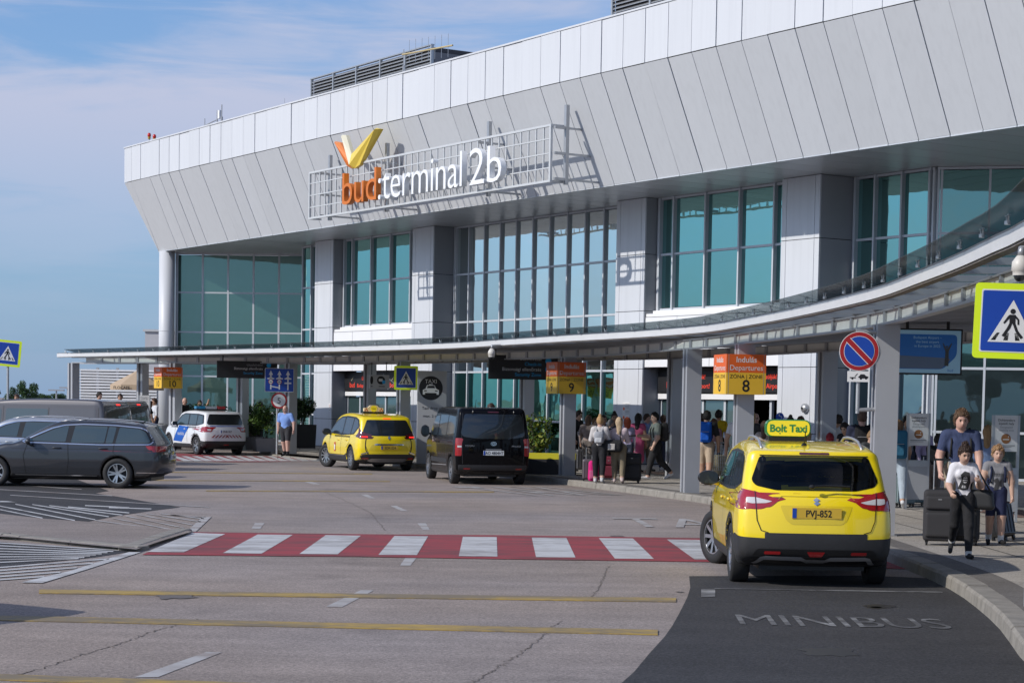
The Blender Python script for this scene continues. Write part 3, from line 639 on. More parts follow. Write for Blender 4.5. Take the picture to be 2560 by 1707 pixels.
# cracks
def crack(px, w=.006):
    P = []
    for (x0, y0), (x1, y1) in zip(px[:-1], px[1:]):
        n = max(2, int(abs(y1-y0)/2)+int(abs(x1-x0)/9))
        for i in range(n): t = i/n; q = G(x0+(x1-x0)*t, y0+(y1-y0)*t); P.append(q+Vector((random.gauss(0, .014), random.gauss(0, .03), 0)))
    v = []; f = []
    for i, q in enumerate(P): ww = w*random.uniform(.4, 1.4); v += [(q.x-ww, q.y, .0035), (q.x+ww, q.y, .0035)]
    f = [(2*i, 2*i+1, 2*i+3, 2*i+2) for i in range(len(P)-1)]
    tag(link('road_crack', mesh('road_crack', v, f), mat('crack_dark', (.15, .126, .11), .95)), kind='structure')
crack([A1(0, 1175), A1(260, 1100), A1(520, 1015), A1(700, 965), A1(880, 895), A1(1080, 840), A1(1180, 815)])
crack([A2(720, 1325), A2(860, 1250), A2(1000, 1160), A2(1150, 1060), A2(1220, 990), A2(1320, 915)]); crack([A2(1500, 780), A2(1560, 700), A2(1600, 600), A2(1640, 555)], .007); crack([A1(1900, 65), A1(2050, 130), A1(2180, 190), A1(2270, 300)], .008)
# oil marks
for x, y, r in ((2068, 1629, .28), (2200, 1516, .16), (2190, 1520, .1), (440, 1491, .25), (1540, 1340, .12), (1700, 1480, .05)):
    c = G(x, y); tag(link('oil_stain', mesh('oil_stain', [(c.x+r*math.cos(t)*random.uniform(.6, 1.2), c.y+r*1.3*math.sin(t)*random.uniform(.6, 1.2), .0065) for t in np.linspace(0, 6.1, 18)], [tuple(range(18))]), mat('oil_dark', (.018, .017, .017), .5) if x > 1900 else mat('oil_old', (.13, .112, .10), .7)), kind='structure')

# ---- pavement with kerb stones
KERB = [(3.2, 6), (3.62, 11), (3.95, 14), (4.13, 15.6), (4.53, 18.0), (4.81, 20.3), (4.96, 22.2), (4.99, 25.3), (4.88, 31), (4.60, 36), (4.18, 40.4), (3.05, 44.3), (1.55, 48.9), (-.6, 54.6), (-2.5, 59.5), (-4.5, 63.4), (-6.9, 67.2), (-8.6, 71.0), (-9.8, 75.4), (-10.6, 79.5), (-13.5, 84.0), (-18, 88.5), (-30, 100), (-60, 125)]
def smooth_curve(P, step=.5):
    P = [Vector(p) for p in P]; out = []
    for i in range(len(P)-1):
        p0 = P[max(i-1, 0)]; p1 = P[i]; p2 = P[i+1]; p3 = P[min(i+2, len(P)-1)]; n = max(2, int((p2-p1).length/step))
        for j in range(n):
            t = j/n; out.append(.5*((2*p1)+(-p0+p2)*t+(2*p0-5*p1+4*p2-p3)*t*t+(-p0+3*p1-3*p2+p3)*t**3))
    out.append(P[-1]); return out
def offs(C, d):
    o = []
    for i, p in enumerate(C):
        t = (C[min(i+1, len(C)-1)]-C[max(i-1, 0)]).normalized(); n = Vector((t.y, -t.x)); o.append(p+n*d)
    return o
KC = smooth_curve(KERB, .45)
inner = offs(KC, .24)
far = [(-60, 170), (30, 170), (60, 90), (60, 0), (8, 0)]
V, T = fill([tuple(p) for p in inner]+far)
PV = tag(link('pavement', mesh('pavement', [(a, c, .13) for a, c in V], T), M_pave), kind='structure')
# kerb stones ~1 m long, each its own piece
acc = 0; pts = [KC[0]]; 
def walk(C, step):
    out = [(C[0], 0)]; need = step
    for i in range(len(C)-1):
        a, b_ = C[i], C[i+1]; l = (b_-a).length; pos = 0
        while l-pos >= need: pos += need; out.append((a.lerp(b_, pos/l), i)); need = step
        need -= l-pos
    return out
KS = [p for p, _ in walk(KC, 1.0)]
for i in range(min(len(KS)-1, 118)):
    a, b_ = KS[i], KS[i+1]; t = (b_-a).normalized(); n = Vector((t.y, -t.x)); a2 = a+t*.008; b2_ = b_-t*.008
    dz = random.uniform(-.006, .006); tp = .145+dz
    drop = -72.5 < -b_.y < -66.5
    if drop: tp = .05
    prof = [(0, 0), (.012, tp-.03), (.035, tp), (.25, tp), (.25, 0)]
    v = [(p.x+n.x*o, p.y+n.y*o, z) for p in (a2, b2_) for o, z in prof]
    link('kerb_stone', mesh('kerb_stone', v, [(0, 1, 6, 5), (1, 2, 7, 6), (2, 3, 8, 7), (3, 4, 9, 8), (0, 4, 3, 2, 1), (5, 6, 7, 8, 9)]), M_kerb, PV)
# dark footway strip behind the kerb, reddish paver field by the doors
def band(name, C, d0, d1, i0, i1, z, mt):
    a = offs(C, d0)[i0:i1]; b_ = offs(C, d1)[i0:i1]; v = [(p.x, p.y, z) for p in a]+[(p.x, p.y, z) for p in b_]; n = len(a)
    return link(name, mesh(name, v, [(i, i+1, n+i+1, n+i) for i in range(n-1)]), mt, PV)
band('kerb_strip', KC, .26, .62, 0, len(KC)-20, .134, asphalt('kerb_strip_asphalt', (.16, .145, .13), .25, .12))
M_brick = mat('red_pavers', (.17, .105, .085), .85, var=.25, vscale=8)
band('paver_band', KC, 4.2, 5.4, 60, len(KC)-20, .134, M_brick)
for k in range(5): band('paver_joint', KC, 1.6+k*.75, 1.63+k*.75, 0, len(KC)-20, .1335, mat('paver_joint', (.09, .085, .08), .9))
# ---- traffic island on the left with its kerb
isl_px = [A1(-300, 190), A1(0, 196), A1(270, 226), A1(520, 243), A1(760, 262), A1(1130, 300), A1(960, 352), A1(800, 406), A1(400, 366), A1(100, 336), A1(-300, 310)]
IS = sheet('traffic_island', isl_px, .045, M_isl)
edge = [G(*q) for q in (A1(-300, 322), A1(0, 340), A1(100, 352), A1(400, 382), A1(800, 416), A1(960, 362), A1(1135, 306))]
for a, b_ in zip(edge[:-1], edge[1:]):
    L_ = (b_-a).length; n = max(1, int(L_/1.2)); t = (b_-a).normalized(); nn = Vector((-t.y, t.x, 0))
    for k in range(n):
        p = a+t*(L_*k/n+.01); q = a+t*(L_*(k+1)/n-.01); z = random.uniform(-.008, .006)
        v = [(*(r_+nn*o).xy, h) for r_ in (p, q) for o, h in ((0, 0), (.02, .042+z*.4), (.05, .058+z*.4), (.24, .058+z*.4), (.24, 0))]
        link('kerb_stone', mesh('kerb_stone', v, [(0, 1, 6, 5), (1, 2, 7, 6), (2, 3, 8, 7), (3, 4, 9, 8), (0, 4, 3, 2, 1), (5, 6, 7, 8, 9)]), M_kerb, IS)

# ================================================================== entrance canopy
M_cst = mat('canopy_steel', (.42, .43, .455), .4, .25, var=.05, vscale=1.5); M_cwh = mat('canopy_white_strip', (.62, .63, .645), .45, var=.06, vscale=3, stretch=(1, 1, 4))
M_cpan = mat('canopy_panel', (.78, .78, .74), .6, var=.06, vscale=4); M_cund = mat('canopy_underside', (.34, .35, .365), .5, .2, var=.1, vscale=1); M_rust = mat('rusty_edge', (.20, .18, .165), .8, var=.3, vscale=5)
M_eave = bpy.data.materials.new('eave_glass'); M_eave.use_nodes = True
ns, lk = nodes_of(M_eave); ns.clear(); out = ns.new('ShaderNodeOutputMaterial'); tr = ns.new('ShaderNodeBsdfTransparent'); tr.inputs[0].default_value = (.80, .85, .86, 1); gl = ns.new('ShaderNodeBsdfGlossy'); gl.inputs[0].default_value = (.9, .9, .9, 1); gl.inputs['Roughness'].default_value = .12
df = ns.new('ShaderNodeBsdfDiffuse'); df.inputs[0].default_value = (.16, .17, .175, 1); m1 = ns.new('ShaderNodeMixShader'); m1.inputs[0].default_value = .16; lk.new(tr.outputs[0], m1.inputs[1]); lk.new(df.outputs[0], m1.inputs[2])
m2 = ns.new('ShaderNodeMixShader'); m2.inputs[0].default_value = .07; lk.new(m1.outputs[0], m2.inputs[1]); lk.new(gl.outputs[0], m2.inputs[2]); lk.new(m2.outputs[0], out.inputs[0])
M_eaved = M_eave.copy(); M_eaved.name = 'eave_glass_dark'; M_eaved.node_tree.nodes['Transparent BSDF'].inputs[0].default_value = (.62, .68, .70, 1); M_eaved.node_tree.nodes['Mix Shader'].inputs[0].default_value = .30
CN = empty('entrance_canopy', (0, 0, 0), 0, 'long curved steel and glass canopy over the drop-off pavement', 'canopy')
STR = [(3.72, 11.2), (4.05, 14), (4.42, 17.15), (4.75, 21.4), (4.89, 26.3), (4.54, 33.1), (3.8, 39.5), (1.14, 46.3), (-2.05, 53.6), (-8.0, 61.7), (-17.2, 73.5)]
# recompute the strip from its lower edge as surveyed, at 3.52 m
STR = [(3.60, 11.0), (3.98, 14.0)]+[tuple(G(x, y, 3.52).xy) for x, y in ((2560, 594.6), (2480, 632), (2380, 676), (2290, 710), (2200, 742.4), (2080, 772), (1960, 797.3), (1860, 815), (1760, 830.7), (1600, 843), (1408, 853.5))]+[tuple(G(x, y, 3.52+.10*(1400-x)/1250).xy) for x, y in ((1250, 862), (1100, 870), (880, 876), (652, 881), (400, 887), (142, 892.5))]
SC_ = smooth_curve(STR, .6)
def ribbon(name, C, prof, mt, i0=0, i1=None, close=True):
    """profile [(offset, z)] swept along the plan curve"""
    i1 = i1 or len(C); rows = [[(p.x, p.y, z) for p in offs(C, o)[i0:i1]] for o, z in prof]; n = i1-i0; k = len(prof)
    v = [q for r_ in rows for q in r_]; f = []
    for a in range(k if close else k-1):
        c = (a+1) % k
        f += [(a*n+i, a*n+i+1, c*n+i+1, c*n+i) for i in range(n-1)]
    if close: f += [tuple(a*n for a in range(k)), tuple(a*n+n-1 for a in range(k))[::-1]]
    return link(name, mesh(name, v, f), mt, CN)
n = len(SC_); cuts = list(range(0, n, 14))+[n-1]
for a, b_ in zip(cuts[:-1], cuts[1:]):
    ribbon('gutter_strip', SC_, [(0, 3.522), (0, 3.66), (.10, 3.66), (.12, 3.53)], M_cwh, a, b_+1)
    ribbon('gutter_lip', SC_, [(.03, 3.665), (.01, 3.685), (.14, 3.685), (.14, 3.665)], M_cst, a, b_+1)
    ribbon('gutter_base', SC_, [(.02, 3.50), (.02, 3.52), (.14, 3.52), (.14, 3.50)], M_rust, a, b_+1)
# eave glass plates on spider fittings
ep = walk(SC_, 1.35); eo = offs(SC_, -.42); ei = offs(SC_, .30)
idx = [i for _, i in ep]
for a, b_ in zip(idx[:-1], idx[1:]):
    if b_ <= a: continue
    ribbon('eave_pane', SC_, [(.16, 3.70), (-.24, 3.80), (-.24, 3.812), (.16, 3.712)], M_eaved, a, b_+1); ribbon('roof_pane', SC_, [(.95, 3.61), (.17, 3.70), (.17, 3.712), (.95, 3.622)], M_eave, a, b_+1)
fit = MB()
for s in (-1, 1):
    fit.tube((s*.04, 0, 0), (s*.07, 0, .055), .008, n=6); fit.tube((s*.07, 0, .055), (s*.07, 0, .068), .016, n=8)
fit.tube((0, 0, -.02), (0, 0, .012), .028, n=8); fit.box((0, 0, .005), (.12, .02, .02)); fm = mesh('spider_fitting', fit.v, fit.f); fm.materials.append(M_galv)
for p, i in ep:
    t = (SC_[min(i+1, n-1)]-SC_[max(i-1, 0)]).normalized(); q = p+Vector((t.y, -t.x))*-.06
    link('spider_fitting', fm, None, CN, (q.x, q.y, 3.705), math.atan2(t.y, t.x))
# roof slab and rafters
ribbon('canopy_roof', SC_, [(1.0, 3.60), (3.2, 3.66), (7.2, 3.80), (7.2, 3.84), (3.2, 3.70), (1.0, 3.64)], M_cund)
for p, i in walk(SC_, 1.35):
    t = (SC_[min(i+1, n-1)]-SC_[max(i-1, 0)]).normalized(); a = math.atan2(t.y, t.x); nn = Vector((t.y, -t.x))
    q = MB(); q.b2((-.03, -7.0, 3.52), (.03, -.15, 3.595)); q.v = [(x, y, z+(max(0, -y-.2)*.018)) for x, y, z in q.v]
    link('rafter', mesh('rafter', q.v, q.f), M_cst, CN, (p.x, p.y, 0), a)
# beams: chord, white infill panels between brackets
BF = [(4.35, 11), (4.75, 15), (5.28, 21), (5.56, 29.35), (5.15, 34.5), (4.55, 39.2), (3.85, 43.2), (1.45, 52.6), (-3.55, 62.6), (-8.0, 70.0), (-12.75, 73.6), (-17.6, 78.0)]
BB = [(7.6, 16), (8.6, 24)]+[tuple(G(x, y, 3.28).xy) for x, y in ((2560, 845), (2419, 858.5), (2070, 880), (1690, 897.6), (1240, 908), (925, 916), (607, 916.5), (357, 916), (200, 916))]
def beam(P, sp=1.15):
    C = smooth_curve(P, .6); W = [p for p, _ in walk(C, sp)]
    nn_ = len(C); cu = list(range(0, nn_, 14))+[nn_-1]
    for a, b_ in zip(cu[:-1], cu[1:]):
        ribbon('beam_chord', C, [(-.07, 3.28), (-.07, 3.315), (.07, 3.315), (.07, 3.28)], M_cst, a, b_+1); ribbon('beam_chord', C, [(-.06, 3.485), (-.06, 3.505), (.06, 3.505), (.06, 3.485)], M_cst, a, b_+1)
    for a, b_ in zip(W[:-1], W[1:]):
        t = (b_-a).normalized(); l = (b_-a).length; m_ = (a+b_)/2; an = math.atan2(t.y, t.x)
        q = MB(); q.b2((-l/2+.06, -.012, 3.318), (l/2-.06, .012, 3.482)); q.build('beam_panel', M_cpan, CN, (m_.x, m_.y, 0), an)
        q = MB(); q.b2((-.055, -.05, 3.316), (.055, .05, 3.484)); q.build('beam_bracket', M_cst, CN, (a.x, a.y, 0), an)
    return C
CF_ = beam(BF); CB_ = beam(BB)
def near_t(C, p):
    i = min(range(len(C)), key=lambda k: (C[k]-Vector(p)).length); return (C[min(i+1, len(C)-1)]-C[max(i-1, 0)]).normalized()
def column(p, C, w=.30):
    t = near_t(C, p); a = math.atan2(t.y, t.x)
    # pair of flanges with a slot between them, on a base shoe
    for s in (-1, 1):
        q = MB(); q.b2((s*.115-.05, -.17, .13), (s*.115+.05, .17, 3.28)); q.build('column', M_cst, CN, (p[0], p[1], 0), a)
    q = MB(); q.b2((-.064, -.12, .14), (.064, .12, 3.275)); q.build('column_web', mat('canopy_web', (.16, .165, .18), .5), CN, (p[0], p[1], 0), a)
    q = MB(); q.b2((-.19, -.20, .13), (.19, .20, .145)); q.build('column_shoe', M_galv, CN, (p[0], p[1], 0), a)
COLS = [(5.56, 29.35), (4.58, 39.0), (3.90, 43.0), (1.45, 52.6), (-3.55, 62.6), (-8.0, 70.0), (-12.75, 73.6), (-17.55, 77.9), (5.02, 18.0)]
for p in COLS: column(p, CF_)
for px in ((357, 916), (607, 916.5), (925, 916), (1318, 907), (1690, 897.6), (2070, 880)): column(tuple(G(px[0], px[1], 3.28).xy), CB_)

# the canopy rises a little towards its far end
dzc = lambda Y: .10*min(1, max(0, (Y-52)/26))
done = set()
for o in CN.children:
    if o.name.startswith('spider'): o.location.z += dzc(o.location.y); continue
    if o.data.name in done: continue
    done.add(o.data.name); M = Matrix.Rotation(o.rotation_euler.z, 3, 'Z')
    for v in o.data.vertices:
        if v.co.z > 3.2: v.co.z += dzc((M @ v.co).y+o.location.y)
# ================================================================== implicit-surface mesher (used for car bodies and people)
def surf_nets(f, lo, hi, h, proj=2):
    lo = np.array(lo, float); n = np.ceil((np.array(hi)-lo)/h).astype(int)+1
    ax = [lo[i]+h*np.arange(n[i]) for i in range(3)]
    X, Y, Z = np.meshgrid(*ax, indexing='ij')
    cs = 4; sub = (slice(None, None, cs),)*3; Dc = f(X[sub].ravel(), Y[sub].ravel(), Z[sub].ravel()).reshape(X[sub].shape)
    D = Dc.repeat(cs, 0).repeat(cs, 1).repeat(cs, 2); sh = int(cs/2); D = np.pad(D, ((sh, cs), (sh, cs), (sh, cs)), 'edge')[:n[0]+0 or None, :, :][:n[0], :n[1], :n[2]].copy()
    near = np.abs(D) < h*cs*1.9; D[near] = f(X[near], Y[near], Z[near])
    S = D < 0; nc = n-1
    acc = np.zeros((*nc, 3)); cnt = np.zeros(nc)
    for a in range(3):
        sl0 = [slice(None)]*3; sl1 = [slice(None)]*3; sl0[a] = slice(0, -1); sl1[a] = slice(1, None)
        d0, d1 = D[tuple(sl0)], D[tuple(sl1)]; cr = S[tuple(sl0)] != S[tuple(sl1)]
        with np.errstate(divide='ignore', invalid='ignore'): t = np.where(cr, d0/(d0-d1), 0)
        P = [np.broadcast_to(ax[i].reshape([-1 if k == i else 1 for k in range(3)]), D.shape)[tuple(sl0)].copy() for i in range(3)]; P[a] = P[a]+t*h
        o = [i for i in range(3) if i != a]
        for i in (0, 1):
            for j in (0, 1):
                # edge (p,q) in plane o belongs to cells p-i,q-j
                src = [slice(None)]*3; dst = [slice(None)]*3
                for ax_, k in ((o[0], i), (o[1], j)):
                    src[ax_] = slice(k, n[ax_]-1+k); dst[ax_] = slice(0, nc[ax_])
                c = cr[tuple(src)]
                for d in range(3): acc[(*dst, d)] += np.where(c, P[d][tuple(src)], 0)
                cnt[tuple(dst)] += c
    act = cnt > 0; idx = -np.ones(nc, int); idx[act] = np.arange(act.sum()); V = acc[act]/cnt[act][:, None]
    F = []
    for a in range(3):
        o = [(a+1) % 3, (a+2) % 3]
        sl0 = [slice(1, -1)]*3; sl1 = [slice(1, -1)]*3; sl0[a] = slice(0, -1); sl1[a] = slice(1, None)
        s0, s1 = S[tuple(sl0)], S[tuple(sl1)]; cr = np.argwhere(s0 != s1)
        if not len(cr): continue
        base = cr.copy(); base[:, o[0]] += 1; base[:, o[1]] += 1
        def cell(di, dj):
            c = base.copy(); c[:, o[0]] += di; c[:, o[1]] += dj; return idx[c[:, 0], c[:, 1], c[:, 2]]
        q = np.stack([cell(-1, -1), cell(0, -1), cell(0, 0), cell(-1, 0)], 1); fl = ~s0[tuple(cr.T)]; q[fl] = q[fl][:, ::-1]; F.append(q)
    F = np.concatenate(F); F = F[(F >= 0).all(1)]
    e = h*.2
    for _ in range(proj):
        x, y, z = V.T; d = f(x, y, z); g = np.stack([f(x+e, y, z)-f(x-e, y, z), f(x, y+e, z)-f(x, y-e, z), f(x, y, z+e)-f(x, y, z-e)], 1)/(2*e)
        st = -(d/np.maximum((g*g).sum(1), .3))[:, None]*g; V = V+np.clip(st, -h*.45, h*.45)
    return V, F
def np_mesh(name, V, F, mi=None, smooth=True):
    me = bpy.data.meshes.new(name); me.vertices.add(len(V)); me.vertices.foreach_set('co', np.asarray(V, np.float32).ravel()); me.loops.add(len(F)*4); me.loops.foreach_set('vertex_index', np.asarray(F, np.int32).ravel())
    me.polygons.add(len(F)); me.polygons.foreach_set('loop_start', np.arange(0, len(F)*4, 4, dtype=np.int32)); me.polygons.foreach_set('loop_total', np.full(len(F), 4, np.int32))
    if mi is not None: me.polygons.foreach_set('material_index', np.asarray(mi, np.int32))
    if smooth: me.polygons.foreach_set('use_smooth', np.ones(len(F), bool))
    me.update(calc_edges=True); me.validate(); return me
def smin(a, b, k): h = np.clip(.5+.5*(b-a)/k, 0, 1); return b*(1-h)+a*h-k*h*(1-h)
def smax(a, b, k): return -smin(-a, -b, k)
def spline_poly(P, n=6):
    P = [np.array(p, float) for p in P]; out = []; m_ = len(P)
    for i in range(m_):
        p0, p1, p2, p3 = P[i-1], P[i], P[(i+1) % m_], P[(i+2) % m_]
        for j in range(n): t = j/n; out.append(.5*(2*p1+(-p0+p2)*t+(2*p0-5*p1+4*p2-p3)*t*t+(-p0+3*p1-3*p2+p3)*t**3))
    return np.array(out)
def poly_sdf(P, x, z):
    d = np.full(x.shape, 1e9); ins = np.zeros(x.shape, bool); n = len(P)
    for i in range(n):
        a = P[i]; b = P[(i+1) % n]; e = b-a; wx = x-a[0]; wz = z-a[1]; t = np.clip((wx*e[0]+wz*e[1])/(e@e+1e-12), 0, 1); d = np.minimum(d, (wx-e[0]*t)**2+(wz-e[1]*t)**2)
        c = ((a[1] > z) != (b[1] > z)) & (x < (b[0]-a[0])*(z-a[1])/(b[1]-a[1]+1e-12)+a[0]); ins ^= c
    return np.where(ins, -1, 1)*np.sqrt(d)

# ================================================================== vehicles
M_tyre = mat('tyre_rubber', (.018, .018, .019), .75, var=.2, vscale=20); M_rim = mat('alloy_rim', (.55, .56, .57), .28, .9); M_rimd = mat('rim_dark', (.03, .03, .032), .45, .5)
M_cglass = glassmat('car_glass', (.75, .85, .95), (.008, .011, .012), .03, .015, .25); M_cglass2 = glassmat('car_glass_green', (.75, .85, .9), (.024, .044, .046), .06, .015, .28)
M_trim = mat('black_trim', (.012, .012, .013), .35); M_clad = mat('grey_black_plastic', (.024, .024, .026), .62, var=.1, vscale=12, bump=.08, bscale=300); M_chrome = mat('chrome', (.75, .76, .78), .12, 1.0); M_silver = mat('silver_plastic', (.42, .42, .43), .35, .6)
M_lens = mat('red_tail_lens', (.34, .008, .012), .12, spec=.7, coat=1.0); M_lensd = mat('dark_tail_lens', (.085, .006, .010), .12, spec=.7, coat=1.0); M_lensw = mat('clear_tail_lens', (.62, .60, .60), .15, spec=.7, coat=1.0); M_lamp = mat('lit_brake_lamp', (.5, .01, .01), .2, emit=(1, .03, .02), estr=1.3)
M_refl = mat('red_reflector', (.30, .01, .012), .2, coat=1.0); M_seam = mat('shut_gap', (.006, .006, .006), .8); M_plate = mat('plate_white', (.72, .74, .74), .4); M_platey = mat('plate_yellow', (.62, .40, .04), .4); M_pblue = mat('plate_blue', (.01, .06, .36), .4); M_ink = mat('black_ink', (.01, .01, .012), .5)
def stroke(pts, w, closed=False):
    P = [Vector(p) for p in pts]; n = len(P); l = []; r_ = []
    for i in range(n):
        a = P[i-1] if (i > 0 or closed) else P[i]; b = P[(i+1) % n] if (i < n-1 or closed) else P[i]; t = (b-a).normalized(); nn = Vector((-t.y, t.x)); l.append(tuple(P[i]+nn*w/2)); r_.append(tuple(P[i]-nn*w/2))
    return l+r_[::-1]
class Car:
    def __init__(s, name, label, cat, outline, W, wb, rw, zt, plan, paint_, belt=.95, loc=(0, 0, 0), head=0.0, rear_c=.14, front_c=.5, h=.03, k=.09, group=None, arch=None, rims=(5, True), steer=0.0, rim_r=.66, rimcol=None):
        s.W = W; s.wb = wb; s.rw = rw
        s.E = empty(name, loc, R(90)+head, label, cat, group)        # +x is forwards
        P = spline_poly(outline, 5); x0, x1 = P[:, 0].min(), P[:, 0].max(); z0, z1 = P[:, 1].min(), P[:, 1].max(); s.x0, s.x1, s.z1 = x0, x1, z1
        gx = np.arange(x0-.4, x1+.4, .02); gz = np.arange(z0-.3, z1+.3, .02); D2 = poly_sdf(P, *np.meshgrid(gx, gz, indexing='ij'))
        ra = arch or rw+.045
        def f(x, y, z):
            ys = np.abs(y); r_ = np.clip(ys/W, 0, 1.2)**2.6
            wr = np.clip((.9-x)/1.2, 0, 1); wf = np.clip((x-1.6)/1.2, 0, 1)
            xs = x-rear_c*r_*wr+front_c*r_*wf
            i = np.clip((xs-gx[0])/.02, 0, len(gx)-1.001); j = np.clip((z-gz[0])/.02, 0, len(gz)-1.001); i0 = i.astype(int); j0 = j.astype(int); a = i-i0; b = j-j0
            d1 = D2[i0, j0]*(1-a)*(1-b)+D2[i0+1, j0]*a*(1-b)+D2[i0, j0+1]*(1-a)*b+D2[i0+1, j0+1]*a*b
            w_ = W*np.interp(z, zt[0], zt[1])*np.interp(x, plan[0], plan[1])
            d = smax(d1, (ys-w_)*.96, k)
            for ax_ in (0, wb):
                cyl = np.sqrt((x-ax_)**2+(z-rw)**2)-ra; well = np.maximum(cyl, (W-.34)-ys); d = np.maximum(d, -well)
            return d
        V, F = surf_nets(f, (x0-.1, -W-.1, z0-.1), (x1+.1, W+.1, z1+.1), h)
        C = V[F].mean(1); nz = np.cross(V[F[:, 2]]-V[F[:, 0]], V[F[:, 3]]-V[F[:, 1]])[:, 2]
        dark = (C[:, 2] < z0+.10) & (nz < 0)
        for ax_ in (0, wb):
            rr = np.hypot(C[:, 0]-ax_, C[:, 2]-rw); dark |= ((rr < ra+.008) & (np.abs(C[:, 1]) < W-.03)) | (rr < ra+.012)
        me = np_mesh('body', V, F, dark.astype(int)); s.body = link('body', me, [paint_, M_trim], s.E); s.paint = paint_
        s.bvh = BVHTree.FromPolygons([tuple(v) for v in V], [tuple(q) for q in F])
        s.n = 0
        for ax_ in (0, wb):
            for sg in (1, -1): s.wheel(ax_, sg, rims, R(steer) if ax_ else 0, rim_r, rimcol)
        b = MB(); b.b2((x0+.35, -W+.30, z0-.02), (x1-.5, W-.30, z0+.12)); b.build('underbody', M_trim, s.E)
    def wheel(s, ax, sg, rims, st, rim_r, rimcol):
        r = s.rw; wd = .215; y = sg*(s.W-.12); M = Matrix.Rotation(R(-90)*sg, 3, 'X')
        wt = bpy.data.objects.new('wheel', None); COL.objects.link(wt); wt.parent = s.E; wt.location = (ax, y, r); wt.rotation_euler = (0, 0, st)
        q = MB(); q.lathe([(r*rim_r, -wd*.45), (r*.80, -wd*.5), (r*.96, -wd*.46), (r, -wd*.36), (r, wd*.36), (r*.96, wd*.46), (r*.80, wd*.5), (r*rim_r, wd*.45), (r*rim_r*.97, wd*.30), (r*rim_r*.97, -wd*.45)], n=36, M=M); q.build('tyre', M_tyre, wt, smooth=True)
        q = MB(); q.lathe([(0.001, wd*.10), (r*rim_r, wd*.06)], n=24, M=M); q.build('brake_disc', M_rimd, wt)
        q = MB(); R1 = r*rim_r
        q.lathe([(R1*.985, wd*.30), (R1, wd*.43), (R1*.93, wd*.43), (R1*.91, wd*.28)], n=36, M=M)
        q.lathe([(.001, wd*.36), (R1*.20, wd*.36), (R1*.24, wd*.24)], n=16, M=M)
        n, dbl = rims
        for k in range(n):
            for o in ((-.16, .16) if dbl else (0,)):
                a = 2*math.pi*k/n; t0 = a+o*.5; t1 = a+o*(1.15 if dbl else 0); w0, w1 = R1*.10, R1*(.075 if dbl else .10)
                p0 = Vector((math.cos(t0), math.sin(t0), 0)); p1 = Vector((math.cos(t1), math.sin(t1), 0)); d = (p1*R1*.95-p0*R1*.14).normalized(); nn = Vector((-d.y, d.x, 0))
                v = []
                for p, rr, ww, zz_ in ((p0, R1*.14, w0, wd*.34), (p1, R1*.95, w1, wd*.40)):
                    for sg2 in (-1, 1):
                        for dz in (0, -.03): v.append(M @ (p*rr+nn*ww*sg2+Vector((0, 0, zz_+dz))))
                q.add(v, [(0, 2, 6, 4), (1, 5, 7, 3), (0, 4, 5, 1), (2, 3, 7, 6)])
        q.build('rim', rimcol or M_rim, wt, smooth=False)
    def _hit(s, axis, a, b, sg):
        if axis == 'y': o, d = Vector((a, 3*sg, b)), Vector((0, -sg, 0))
        elif axis == 'x': o, d = Vector((-4 if sg < 0 else 7, a, b)), Vector((1 if sg < 0 else -1, 0, 0))
        else: o, d = Vector((a, b, 4)), Vector((0, 0, -1))
        h = s.bvh.ray_cast(o, d)
        if h[0] is None:
            q = s.bvh.find_nearest(Vector((a, s.W*.9*sg, b)) if axis == 'y' else Vector((s.x0 if sg < 0 else s.x1, a, b)) if axis == 'x' else Vector((a, b, s.z1))); return q[0], q[1]
        return h[0], h[1]
    def decal(s, name, poly, mt, axis, sg, lvl=1, parent=None, grid=.03, thick=0.0):
        V, T = fill(poly, grid=grid); P = []
        for a, b in V:
            p, n = s._hit(axis, a, b, sg); d = {'y': Vector((0, sg, 0)), 'x': Vector((sg, 0, 0)), 'z': Vector((0, 0, 1))}[axis]
            P.append(p+(n*.6+d*.4)*(.0028*lvl+thick))
        want = {'y': Vector((0, sg, 0)), 'x': Vector((sg, 0, 0)), 'z': Vector((0, 0, 1))}[axis]
        t0 = T[0]; nn = (P[t0[1]]-P[t0[0]]).cross(P[t0[2]]-P[t0[0]])
        if nn.dot(want) < 0: T = [t[::-1] for t in T]
        return link(name, mesh(name, P, T), mt, parent or s.E, smooth=True)
    def ring(s, name, poly, w, mt, axis, sg, lvl=1):
        """border of an outline, w wide"""
        P = [Vector(q) for q in poly]; c = sum(P, Vector((0, 0)))/len(P); n = len(P); out = []
        for i in range(n):
            a, b = P[i-1], P[(i+1) % n]; t = (b-a).normalized(); nn = Vector((-t.y, t.x)); nn = nn if nn.dot(c-P[i]) > 0 else -nn; out.append((P[i], P[i]+nn*w))
        d = {'y': Vector((0, sg, 0)), 'x': Vector((sg, 0, 0)), 'z': Vector((0, 0, 1))}[axis]; v = []
        for a, b in out:
            for q in (a, b): p, nr = s._hit(axis, q.x, q.y, sg); v.append(p+(nr*.6+d*.4)*.0028*lvl)
        return link(name, mesh(name, v, [(2*i, 2*((i+1) % n), 2*((i+1) % n)+1, 2*i+1) for i in range(n)]), mt, s.E)
